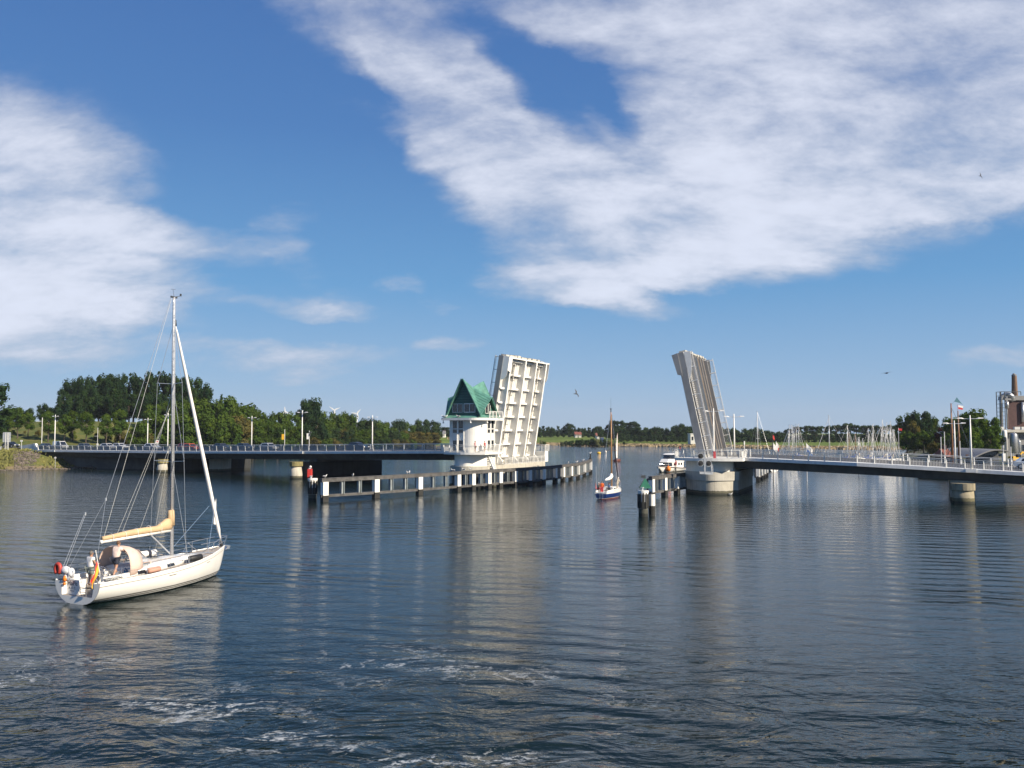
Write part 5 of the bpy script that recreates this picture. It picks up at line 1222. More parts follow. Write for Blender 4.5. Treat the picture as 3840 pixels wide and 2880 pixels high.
    for s, w_, h_ in CR:
        z0 = dz(s)-.02; rg.append([Vector((s, w_+.05, z0)), Vector((s, w_, z0+h_*.55)), Vector((s, w_*.88, z0+h_*.86)), Vector((s, w_*.5, z0+h_)), Vector((s, 0, z0+h_*1.07)), Vector((s, -w_*.5, z0+h_)), Vector((s, -w_*.88, z0+h_*.86)), Vector((s, -w_, z0+h_*.55)), Vector((s, -w_-.05, z0))])
    mb = MB(); mb.smooth().loft(rg, True, closed=True); cr = mb.build('coachroof', GELW, r)
    def crp(s, f, o_=.012, sg=-1):
        w_ = interp([(a,b) for a,b,c in CR], s); h_ = interp([(a,c) for a,b,c in CR], s); z0 = dz(s)-.02
        y = w_+.05-.05*f/.55 if f < .55 else w_; return Vector((s, sg*(y+o_), z0+h_*f))
    for sg in (-1,1):
        for (a_, b_) in ((2.72,3.28),(3.72,4.28),(4.85,5.5)):
            mb = MB(); q = [crp(a_+.03,.16,sg=sg), crp(b_,.16,sg=sg), crp(b_-.06,.52,sg=sg), crp(a_,.52,sg=sg)]; mb.extrude(q, (0,-sg*.01,0)); mb.build('window', M['glass'], cr)
        mb = MB(); mb.tube([Vector((s, sg*interp([(a,b) for a,b,c in CR], s)*.78, dz(s)+interp([(a,c) for a,b,c in CR], s)*.97+.03)) for s in (3.4,4.2,5,5.8,6.4)], .022, 5); mb.build('grab_rail', TEAK, cr)
    mb = MB(); mb.box((5.0,0,1.78), (.55,.55,.05)); mb.build('hatch', M['glass'], cr); mb = MB(); mb.box((7.35,0,1.69), (.5,.5,.05)); mb.build('hatch', M['glass'], cr)
    # sprayhood: arched canvas with clear front
    def arch(s, w_, ht, zb_): return [Vector((s+ (0 if t < 7 else 0), w_*cos(pi*t/14)*(1 if True else 0) if False else w_*math.copysign(abs(cos(pi*t/14))**.62, cos(pi*t/14)), zb_+ht*sin(pi*t/14)**.72)) for t in range(15)]
    mb = MB(); mb.smooth().loft([arch(2.25,1.20,1.42,1.20), arch(2.45,1.20,1.46,1.20), arch(2.8,1.18,1.40,1.22), arch(3.15,1.12,1.12,1.34)], False, closed=False); sh = mb.build('sprayhood', HOODM, r)
    sm_ = sh.modifiers.new('t', 'SOLIDIFY'); sm_.thickness = .02
    mb = MB(); mb.smooth().loft([arch(3.15,1.12,1.12,1.34), arch(3.75,1.0,.34,1.58)], False, closed=False); mb.build('sprayhood_window', M['clearpane'], sh)
    mb = MB(); 
    for t in (1,5,9,13): a_ = arch(3.16,1.125,1.13,1.34)[t]; b_ = arch(3.77,1.0,.35,1.58)[t]; mb.bar(a_, b_, .14, .02)
    mb.loft([arch(3.72,1.0,.30,1.56), arch(3.85,1.0,.30,1.53)], False, closed=False); mb.build('sprayhood_strip', HOODM, sh)
    # wheel and pedestal
    mb = MB(); mb.tube([Vector((1.45+.06*0,.45*cos(2*pi*k/20),1.25+.45*sin(2*pi*k/20))) for k in range(21)], .02, 6)
    for k in range(3): mb.tube([Vector((1.45,.45*cos(pi*k/3),1.25+.45*sin(pi*k/3))), Vector((1.45,-.45*cos(pi*k/3),1.25-.45*sin(pi*k/3)))], .012, 5)
    mb.build('steering_wheel', STEEL, r)
    mb = MB(); mb.bar((1.62,0,.65), (1.55,0,1.3), .22, .18); mb.box((1.6,0,1.36), (.24,.34,.12)); mb.build('pedestal', GELW, r)
    mb = MB()
    for sg in (-1,1):
        mb.tube([Vector((2.35,sg*1.07,1.33)), Vector((2.35,sg*1.07,1.50))], .085, 12); mb.tube([Vector((1.5,sg*1.07,1.33)), Vector((1.5,sg*1.07,1.46))], .07, 12)
    mb.build('winch', STEEL, r)
    # mast, boom, cover
    mast0, mtop = Vector((6.25,0,1.62)), Vector((6.02,0,16.62))
    MP = lambda z: mast0.lerp(mtop, (z-mast0.z)/(mtop.z-mast0.z))
    mb = MB(); mb.smooth()
    ring = lambda c, a_, b_: [c+Vector((a_*cos(2*pi*k/14), b_*sin(2*pi*k/14), 0)) for k in range(14)]
    mb.loft([ring(mast0,.12,.085), ring(MP(13),.12,.085), ring(MP(16.3),.09,.07), ring(mtop,.08,.06)]); mast = mb.build('mast', ALU, r)
    mb = MB(); mb.bar(mtop+Vector((-.25,0,.0)), mtop+Vector((.22,0,.0)), .07, .10); mb.bar(mtop+Vector((.15,0,.05)), mtop+Vector((.5,0,.14)), .03); mb.box(mtop+Vector((.5,0,.2)), (.10,.05,.14)); mb.tube([mtop, mtop+Vector((-.1,0,.45))], .008, 4)
    mb.bar(mtop+Vector((-.25,.0,.44)), mtop+Vector((.08,0,.46)), .015); mb.build('masthead', M['dark'], mast)
    for (z_, w_) in ((7.05,1.15),(11.55,.95)):
        mb = MB()
        for sg in (-1,1): mb.bar(MP(z_), MP(z_)+Vector((-.28,sg*w_,.05)), .05, .03)
        mb.build('spreader', ALU, mast)
    bo0, bo1 = MP(3.08)+Vector((-.12,0,0)), Vector((1.45,0,2.98))
    mb = MB(); mb.smooth(); mb.tube([bo0, bo1], .085, 10); mb.tube([bo1, bo1-Vector((.12,0,0))], .1, 10); boom = mb.build('boom', GELW, r)
    mb = MB(); mb.smooth(); rg = []; Rr = random.Random(4)
    for k in range(15):
        f = k/14; c = bo1.lerp(bo0, f)+Vector((0,0,.06)); hh = .22+.20*f+.10*sin(f*5)*f+ (.35*sst(.78,.93,f)) ; ww = .13+.08*f
        if f > .93: hh *= .98
        rg.append([c+Vector((.0, ww*math.copysign(abs(cos(2*pi*j/14))**.8, cos(2*pi*j/14))*(1+Rr.uniform(-.06,.06)), hh*.5+hh*.5*sin(2*pi*j/14)*(1+Rr.uniform(-.04,.04)))) for j in range(14)])
    mb.loft(rg)
    c = bo0+Vector((-.02,0,.75)); mb.tube([bo0+Vector((.0,0,.3)), c+Vector((.05,0,.12)), c+Vector((.05,0,.42))], [.24,.2,.17], 12)
    mb.build('sail_cover', CANVAS, boom)
    mb = MB()
    for f in (.12,.3,.47,.66,.83):
        c = bo1.lerp(bo0, f); hh = .30+.24*f; mb.tube([c+Vector((0,.16*cos(a)+.03*cos(a),-.02+hh*.5+(hh*.56+.02)*sin(a))) for a in [2*pi*k/12 for k in range(13)]], .014, 4)
    mb.build('cover_strap', GELW, boom)
    mb = MB(); mb.tube([bo0.lerp(bo1,.30)-Vector((0,0,.08)), mast0+Vector((-.15,0,.15))], .04, 8); mb.build('kicker', ALU, r)
    # furled headsail and stays
    fs0, fs1 = Vector((10.22,0,1.95)), MP(14.95)+Vector((.14,0,0))
    mb = MB(); mb.smooth(); mb.tube([fs0.lerp(fs1, f) for f in (0,.03,.06,.4,.8,.97,1)], [.03,.05,.115,.12,.09,.06,.02], 10); fl = mb.build('furled_headsail', M['sailwhite'], r)
    mb = MB(); mb.smooth(); mb.tube([fs0-Vector((-.05,0,.22)), fs0+Vector((0,0,.02))], .10, 12); mb.tube([fs1, fs1+Vector((-.04,0,.35))], .06, 8); mb.build('furling_drum', M['dark'], fl)
    q0 = fs0.lerp(fs1,.085); mb = MB(); mb.extrude([q0+Vector((-.1,0,.0)), q0+Vector((-.30,0,.05)), q0+Vector((-.28,0,1.1)), q0+Vector((-.14,0,1.6))], (0,.02,0)); mb.build('sail_clew', M['sailwhite'], fl)
    mb = MB(); W_ = .0105
    def wire(a_, b_, w=W_): mb.tube([a_, b_], w, 4)
    for sg in (-1,1):
        s1 = MP(7.05)+Vector((-.28,sg*1.15,.05)); s2 = MP(11.55)+Vector((-.28,sg*.95,.05)); ch = Vector((5.95,sg*1.42,1.25))
        wire(ch, s1); wire(s1, s2); wire(s2, MP(15.1)); wire(Vector((6.2,sg*1.38,1.25)), MP(6.9)); wire(s1, MP(11.4))
    wire(fs1, MP(15.3)); 
    mb.build('shroud', WIRE, r)
    mb = MB(); wire(mtop+Vector((-.22,0,0)), Vector((1.6,0,5.2)), .010); wire(Vector((1.6,0,5.2)), Vector((.05,1.1,1.2)), .008); wire(Vector((1.6,0,5.2)), Vector((.05,-1.1,1.2)), .008); mb.box(Vector((1.6,0,5.2)), (.08,.06,.16)); mb.build('backstay', WIRE, r)
    mb = MB(); wire(mtop+Vector((-.2,0,-.1)), bo1+Vector((.05,0,.08)), .009)
    for f in (.22,.29,.55,.80): 
        for sg in (1,): wire(MP(10.2 if f < .4 else 8.0)+Vector((-.1,sg*.12,0)), bo1.lerp(bo0, f)+Vector((0,sg*.2,.1)), .007)
    mb.build('lazy_jack', ROPE, boom)
    mb = MB(); wire(Vector((6.35,-.25,1.7)), Vector((9.1,-.6,1.5)), .012); wire(Vector((9.6,.2,4.4)), Vector((6.5,.5,1.75)), .010); wire(Vector((9.65,.0,4.4)), Vector((8.6,-.5,1.55)), .010); wire(Vector((5.6,-1.2,1.6)), Vector((8.1,-.9,1.45)), .01)
    mb.build('sheet', mat('blue_white_rope', (.25,.35,.50), .8), r)
    # pulpit, pushpit, stanchions, lifelines
    def dk(s, sg, in_=.08, z=0): return Vector((s, sg*(interp(HB,s)-in_), interp(ZS,s)+z))
    mb = MB(); T = .017
    mb.tube([dk(8.7,1,z=.62), dk(9.6,1,z=.64), Vector((10.5,.22,2.3)), Vector((10.62,0,2.31)), Vector((10.5,-.22,2.3)), dk(9.6,-1,z=.64), dk(8.7,-1,z=.62)], T, 6)
    mb.tube([dk(9.2,1,z=.34), Vector((10.35,.15,2.0))], T, 6); mb.tube([dk(9.2,-1,z=.34), Vector((10.35,-.15,2.0))], T, 6)
    for s_, sg in ((8.7,1),(8.7,-1),(9.55,1),(9.55,-1)): mb.tube([dk(s_,sg,z=0), dk(s_,sg,z=.63)], T, 6)
    mb.tube([dk(8.1,1), dk(8.45,1,z=.6), dk(9.0,1)], T, 6); mb.tube([Vector((10.3,.12,1.68)), Vector((10.5,.22,2.3))], T, 6); mb.tube([Vector((10.3,-.12,1.68)), Vector((10.5,-.22,2.3))], T, 6)
    mb.build('pulpit', STEEL, r)
    for sg in (-1,1):
        mb = MB(); mb.tube([dk(.15,sg,z=0), dk(.1,sg,z=.62), dk(1.3,sg,z=.62), dk(1.3,sg,z=0)], T, 6); mb.tube([dk(.12,sg,z=.32), dk(1.3,sg,z=.32)], T, 6); mb.tube([dk(.1,sg,z=.62), Vector((.06,sg*.75,1.75)), Vector((.06,sg*.72,1.12))], T, 6); mb.build('pushpit', STEEL, r)
    for sg in (-1,1):
        for s_ in (2.9,4.5,6.1,7.5):
            mb = MB(); mb.tube([dk(s_,sg), dk(s_,sg,z=.61)], .014, 6); mb.build('stanchion', STEEL, r)
        mb = MB()
        for z_ in (.60,.31): mb.tube([dk(s_,sg,z=z_) for s_ in (1.3,2.9,4.5,6.1,7.5,8.7)], .006, 4)
        mb.build('lifeline', WIRE, r)
    # anchor on the bow roller
    mb = MB(); mb.bar(Vector((10.3,0,1.74)), Vector((10.85,0,1.62)), .10, .08); mb.extrude([Vector((10.75,-.02,1.7)),Vector((11.05,-.02,1.62)),Vector((10.95,-.02,1.42)),Vector((10.65,-.02,1.45))], (0,.05,0)); mb.extrude([Vector((10.7,-.16,1.55)),Vector((11.0,0,1.6)),Vector((10.7,.16,1.55)),Vector((10.62,0,1.4))], (0,0,.03)); mb.build('anchor', STEEL, r)
    # antenna poles at the port quarter
    mb = MB(); wire(Vector((.1,1.25,1.7)), Vector((1.5,1.45,4.35)), .012); wire(Vector((.22,1.2,1.7)), Vector((1.58,1.45,4.35)), .012); mb.box(Vector((1.55,1.45,4.38)), (.08,.08,.16)); mb.build('aerial', WIRE, r)
    mb = MB(); mb.box((.45,1.3,1.55), (.2,.25,.35)); mb.tube([(.45,1.3,1.2),(.45,1.3,1.9)], .03, 6); mb.build('aerial_bracket', M['dark'], r)
    # cooling water splash at the stern
    W = lambda x, y, z: Matrix.Translation(o0) @ Matrix.Rotation(rz, 4, 'Z') @ Vector((x, y, z))
    # ensign on its staff
    st = empty('ensign', W(.2,-1.48,1.13), rz, 'limp black, red and gold flag on a white staff at the yacht stern', 'flag')
    p0, p1 = Vector((0,0,0)), Vector((-.32,.10,1.65))
    mb = MB(); mb.tube([p0,p1], .02, 6); mb.ball(p1, .035); mb.build('staff', GELW, st)
    cols = [mat('flag_black', (.02,.018,.018), .8), mat('flag_red', (.62,.05,.035), .8), mat('flag_gold', (.80,.42,.04), .8)]
    mb = MB(); mb.smooth(); nx, ny = 12, 10; vs = []
    for i in range(nx+1):
        for j in range(ny+1):
            u_ = i/nx; w_ = j/ny          # u_ along the fly (falls down), w_ down the hoist
            h_ = p1.lerp(p0, .28+.36*w_*.95)
            p = h_ + Vector((-.22*u_-.05*w_*u_, .10*u_+.07*sin(u_*7+w_*3)*u_, -1.0*u_**1.1+.10*w_*u_)); p.x += .05*sin(w_*9+u_*4)*u_; vs.append(p)
    b = len(mb.v)
    for i in range(nx):
        for j in range(ny):
            mb.mat([1,1,1,1,2,2,2,1,1,2][j] if False else (0 if j > 8 else (1 if j < 4 else 2)))
            q = [i*(ny+1)+j, (i+1)*(ny+1)+j, (i+1)*(ny+1)+j+1, i*(ny+1)+j+1]; mb.add([vs[k] for k in q], [(0,1,2,3)])
    mb.build('flag_cloth', cols, st)
    # things lying or hanging on the yacht
    def thing_mb(mb, nm, m_, at_, label, cat): o = mb.build(nm, m_, None, loc=W(*at_)); o.rotation_euler = (0,0,rz); tag(o, label, cat); return o
    mb = MB(); mb.smooth(); mb.tube([(-.5,0,0),(-.42,0,0),(.42,0,0),(.5,0,0)], [.05,.17,.17,.05], 12); thing_mb(mb, 'fender', M['black'], (6.75,-1.32,1.52), 'black fender lying on the yacht side deck near the shrouds', 'fender')
    mb = MB(); mb.smooth(); mb.tube([(-.42,0,0),(-.36,0,0),(.36,0,0),(.42,0,0)], [.05,.15,.15,.05], 12); thing_mb(mb, 'fender', mat('salmon_fender_cover', (.55,.30,.22), .8), (3.55,-1.5,1.32), 'salmon coloured fender hung inside the yacht rail below the cabin windows', 'fender')
    mb = MB(); mb.smooth(); mb.mat(0).tube([(-.65,0,0),(-.6,0,0),(.6,0,0),(.65,0,0)], [.08,.17,.17,.08], 12); mb.mat(1).tube([(-.02,0,0),(.2,0,0)], .18, 12)
    thing_mb(mb, 'rolled_dinghy', [GELW, CL['navy']], (5.15,.75,1.85), 'white roll with a navy band lying on the cabin roof of the near yacht', 'rolled cover')
    mb = MB(); mb.smooth(); mb.tube([Vector((0,.17*cos(a),.25*sin(a))) for a in [-pi*.35+ (pi*1.7)*k/14 for k in range(15)]], .10, 8); thing_mb(mb, 'life_ring', mat('lifebuoy_red', (.42,.05,.035), .6, var=.15, vscale=4), (-.02,1.42,1.70), 'red horseshoe lifebuoy on the port stern rail of the near yacht', 'lifebuoy')
    mb = MB(); mb.smooth(); mb.ball((0,0,0), .26, 12, 8, (.7,1.2,.85)); mb.ball((.1,-.28,-.1), .2, 10, 8, (.9,.8,1.2)); mb.ball((0,-.05,-.35), .17, 10, 8, (.7,.9,1.0)); thing_mb(mb, 'sail_bag', mat('white_bag', (.68,.68,.70), .8, bump=.02, bscale=6), (.12,1.02,1.62), 'crumpled white bag beside the red lifebuoy on the stern rail', 'bag')
    mb = MB(); mb.smooth(); mb.ball((0,0,0), .12, 10, 8, (.8,.8,1.3)); mb.ball((0,0,-.26), .08); thing_mb(mb, 'rescue_light', M['orange'], (.02,.95,1.22), 'small orange rescue light hanging below the white bag at the stern', 'light')
    mb = MB(); mb.smooth(); Rr = random.Random(8)
    for k in range(26): a_ = k*.9; mb.tube([Vector((.5*Rr.uniform(-1,1),.22*Rr.uniform(-1,1),.03+.12*Rr.random())) for _ in range(4)], .014, 4)
    thing_mb(mb, 'coiled_rope', ROPE, (1.0,-1.38,1.14), 'loose tangle of pale rope on the starboard side deck by the stern', 'rope')
    mb = MB(); mb.box((0,0,.12), (.3,.26,.24)); mb.smooth(); mb.tube([(-.1,.15,.2),(0,.18,.42),(.1,.15,.2)], .02, 6); thing_mb(mb, 'bag', mat('blue_bag', (.03,.22,.42), .7), (2.5,-.72,1.1), 'small bright blue bag on the cockpit seat under the sprayhood', 'bag')
    # crew
    person(W(1.05,.34,.70), rz-pi/2+.25-.35, 'man in white T-shirt, grey shorts and sunglasses steering the near yacht', dict(elr=(.30,.05,1.16), wrr=(.20,.28,1.12), ell=(-.27,.0,1.15), wrl=(-.24,.22,1.05), head0=(.0,.035,1.60)), CL['white'], CL['greygreen'], HAIR['grey'], SKIN2, scale=1.03)
    person(W(2.05,-.30,1.08), rz-pi/2+.1, 'woman in pale pink top and dark shorts leaning on the beige sprayhood', dict(spine=(0,.05,1.15), chest=(.02,.12,1.33), neck=(.02,.14,1.49), head0=(.02,.17,1.60), head1=(.02,.18,1.72), shr=(.20,.13,1.41), elr=(.42,.25,1.25), wrr=(.55,.42,1.24), shl=(-.17,.12,1.42), ell=(-.30,.22,1.18), wrl=(-.3,.45,1.15), knr=(.12,-.05,.52), anr=(.13,-.25,.10), ftr=(.14,-.1,.035), knl=(-.14,.16,.55), anl=(-.2,.30,.16), ftl=(-.2,.46,.12)), CL['pale_pink'], CL['navy'], HAIR['brown'], SKIN, scale=1.05)
    return r
M['orangewood'] = mat('varnished_wood', (.45,.17,.05), .35, var=.15, vscale=3)
M['clearpane'] = mat('clear_sprayhood_pane', (.30,.34,.38), .1, alpha=.45); M['sailwhite'] = mat('white_sailcloth', (.78,.76,.74), .7, var=.05, vscale=2)
yacht()
# ------------------------------------------------------------------ other boats
def hull_mesh(mb, L, B, fb0, fb1, draft=.4, n=9, tuck=.6, plumb=True):
    """simple faired hull, x forward, origin at the stern on the waterline"""
    rings = []
    for i in range(n+1):
        f = i/n; s = L*f; hb = B/2*(tuck+(1-tuck)*sin(min(1, f/.45)*pi/2))*(1-max(0,(f-.5)/.5)**2.2); hb = max(hb, .03); zs = fb0+(fb1-fb0)*f**1.6
        zb = -draft*sin(pi*min(1,max(.05,f*1.02)))-.05 if f < .93 else (fb1*.35 if f < .99 else fb1*.8)
        hf = sect(hb, zb, zs, 6, .75); xs_ = s
        rings.append([Vector((xs_, y, z)) for y, z in reversed(hf)] + [Vector((xs_, -y, z)) for y, z in hf[1:]])
    mb.smooth().loft(rings, False, closed=False); mb.smooth(False)
    mb.add(rings[0], [tuple(range(len(rings[0])))])
    def hb_(f): return max(.03, B/2*(tuck+(1-tuck)*sin(min(1, f/.45)*pi/2))*(1-max(0,(f-.5)/.5)**2.2))
    def zs_(f): return fb0+(fb1-fb0)*f**1.6
    return hb_, zs_
def deck_mesh(mb, L, hb_, zs_, dz=-.04, n=9):
    mb.loft([[Vector((L*i/n, -hb_(i/n)*.97, zs_(i/n)+dz)), Vector((L*i/n, 0, zs_(i/n)+dz+.03)), Vector((L*i/n, hb_(i/n)*.97, zs_(i/n)+dz))] for i in range(n+1)], False, closed=False)

def blue_boat():
    o0 = Vector((11.45, 111.2, 0)); rz = atan2(.917, .40); L = 8.1
    r = empty('small_sailing_boat', o0, rz, 'blue hulled wooden masted sailing boat with crew heading through the open bridge', 'sailing boat')
    W = lambda x, y, z: Matrix.Translation(o0) @ Matrix.Rotation(rz, 4, 'Z') @ Vector((x, y, z))
    hm = zmat('blue_hull', [(-9,(.40,.05,.03)),(.06,(.65,.63,.6)),(.12,(.012,.035,.16)),(.68,(.78,.76,.72))], .3, .03, 1, 0, 0, jag=0, coat=.4)
    mb = MB(); hb_, zs_ = hull_mesh(mb, L, 2.5, .85, 1.15, .4, 10, .62); mb.build('hull', hm, r)
    mb = MB(); deck_mesh(mb, L, hb_, zs_); mb.build('deck', M['white'], r)
    mb = MB()
    for sg in (-1,1): mb.bar((0.1,sg*.72,.95), (2.8,sg*.85,1.0), .12, .25)
    mb.box((1.4,0,.84), (2.6,1.3,.06)); mb.build('cockpit', M['white'], r)
    mb = MB(); mb.loft([[Vector((x,w_,z)) for w_,z in ((hw,1.0),(hw*.85,1.0+h_),(0,1.03+h_),(-hw*.85,1.0+h_),(-hw,1.0))] for x,hw,h_ in ((2.8,.85,.38),(4.8,.75,.36),(6.0,.45,.12))]); mb.build('cabin', M['white'], r)
    
    for q_, w_ in (((3.4,-.83,1.2), (.5,.05,.14)), ((4.3,-.8,1.2), (.45,.05,.12))): mb = MB(); mb.box(q_, w_); mb.build('window', M['glass'], r)
    wd = mat('varnished_mast', (.38,.20,.08), .4, var=.12, vscale=3)
    mb = MB(); mb.smooth(); mb.tube([(4.8,0,1.2),(4.75,0,7),(4.65,0,11.3)], [.10,.095,.07], 10); ms = mb.build('mast', wd, r)
    mb = MB(); mb.tube([(4.65,0,11.3),(4.65,0,11.8)], .06, 6); mb.box((4.65,0,11.75), (.3,.2,.1)); mb.tube([(4.65,0,11.8),(4.65,0,13.2)], .012, 4); mb.build('masthead', M['dark'], ms)
    mb = MB(); mb.bar((4.75,-.75,6.2), (4.75,.75,6.2), .05); mb.build('spreader', wd, ms)
    mb = MB(); mb.smooth(); rr = random.Random(2)
    mb.tube([(1.9,0,2.35),(2.6,0,2.42),(3.4,.02,2.45),(4.2,0,2.55),(4.65,0,2.75),(4.7,0,3.1)], [.08,.17,.2,.24,.27,.12], 9); mb.build('stowed_mainsail', M['sailwhite'], r)
    mb = MB(); mb.smooth(); mb.tube([(8.0,0,1.35),(6.4,0,6.3),(4.9,0,11.0)], [.075,.085,.05], 8); mb.build('furled_headsail', CL['navy'], r)
    mb = MB()
    for sg in (-1,1): mb.tube([(4.6,sg*1.2,1.1),(4.75,sg*.75,6.2),(4.68,0,11.2)], .014, 4); mb.tube([(4.9,sg*1.2,1.1),(4.75,0,6.1)], .012, 4)
    mb.tube([(.1,.2,1.2),(4.6,0,11.2)], .014, 4); mb.tube([(8.05,0,1.2),(4.7,0,11.2)], .012, 4); mb.tube([(.6,.8,1.0),(.55,.8,4.2)], .025, 5); mb.build('shroud', WIRE, r)
    mb = MB()
    for sg in (-1,1):
        mb.tube([(.05,sg*.75,.9),(.05,sg*.75,1.5),(1.2,sg*1.0,1.5),(1.2,sg*1.0,.95)], .016, 5)
        mb.tube([(1.2,sg*1.0,1.5),(3.4,sg*1.15,1.55),(6,sg*.9,1.65),(8.0,sg*.15,1.75)], .008, 4)
        for x_ in (3.4,6.0): mb.tube([(x_,sg*(1.15 if x_<4 else .9),1.0),(x_,sg*(1.15 if x_<4 else .9),1.6)], .012, 4)
    mb.tube([(7.4,.45,1.1),(7.4,.45,1.7),(8.15,0,1.8),(7.4,-.45,1.7),(7.4,-.45,1.1)], .018, 5); mb.build('railing', STEEL, r)
    mb = MB()
    for y_ in (-.28,.12): mb.tube([(-.04,y_,.1),(-.05,y_,.95)], .018, 5)
    for k in range(4): mb.tube([(-.05,-.28,.2+k*.22),(-.05,.12,.2+k*.22)], .016, 5)
    mb.build('boarding_ladder', STEEL, r)
    st = empty('ensign', W(.05,.62,1.0), rz, 'small folded black red and gold flag at the stern of the blue boat', 'flag')
    mb = MB(); mb.tube([(0,0,0),(-.2,0,1.15)], .016, 5); mb.build('staff', wd, st)
    mb = MB(); mb.mat(0).extrude([Vector((-.19,0,1.1)),Vector((-.13,0,.8)),Vector((-.2,-.1,.3)),Vector((-.33,-.05,.35))], (0,.03,0)); mb.mat(1).extrude([Vector((-.13,.04,.8)),Vector((-.08,.04,.55)),Vector((-.1,-.04,.15)),Vector((-.2,-.06,.3))], (0,.03,0)); mb.build('flag_cloth', [M['red'], M['yellow']], st)
    sit = dict(knr=(.14,.42,.50), anr=(.14,.44,.10), ftr=(.14,.6,.05), knl=(-.14,.42,.50), anl=(-.14,.44,.10), ftl=(-.14,.6,.05), pelvis=(0,0,.55), spine=(0,0,.75), chest=(0,.02,.95), neck=(0,.03,1.10), head0=(0,.05,1.2), head1=(0,.05,1.32),
       hir=(.1,.02,.52), hil=(-.1,.02,.52), shr=(.19,.02,1.03), shl=(-.19,.02,1.03), elr=(.27,.06,.80), wrr=(.22,.28,.72), ell=(-.27,.06,.80), wrl=(-.22,.28,.72))
    person(W(.95,.15,.62), rz-pi/2+.2, 'person in bright orange jacket standing at the tiller of the blue boat', dict(), CL['orange'], CL['red'], HAIR['grey'], SKIN, True, True, .93)
    person(W(1.7,-.62,.78), rz+.3, 'person in dark clothes seated in the cockpit of the blue boat', sit, CL['blue'], CL['darkgrey'], HAIR['dark'], SKIN, True, True, .95)
    person(W(1.5,.78,.78), rz+pi-.2, 'person in red trousers seated behind the orange jacket on the blue boat', sit, CL['darkgrey'], CL['red'], HAIR['white'], SKIN, True, True, .92)
    person(W(5.9,-.42,1.05), rz-pi/2-.5, 'person in cream clothes bending beside the mast of the blue boat', dict(chest=(0,.12,1.30), neck=(0,.2,1.43), head0=(0,.27,1.52), head1=(0,.3,1.63), shr=(.19,.14,1.38), shl=(-.19,.14,1.38), elr=(.26,.25,1.12), wrr=(.2,.42,1.0), ell=(-.26,.25,1.12), wrl=(-.2,.42,1.0)), CL['cream'], CL['cream'], HAIR['white'], SKIN, True, True, .88)
blue_boat()

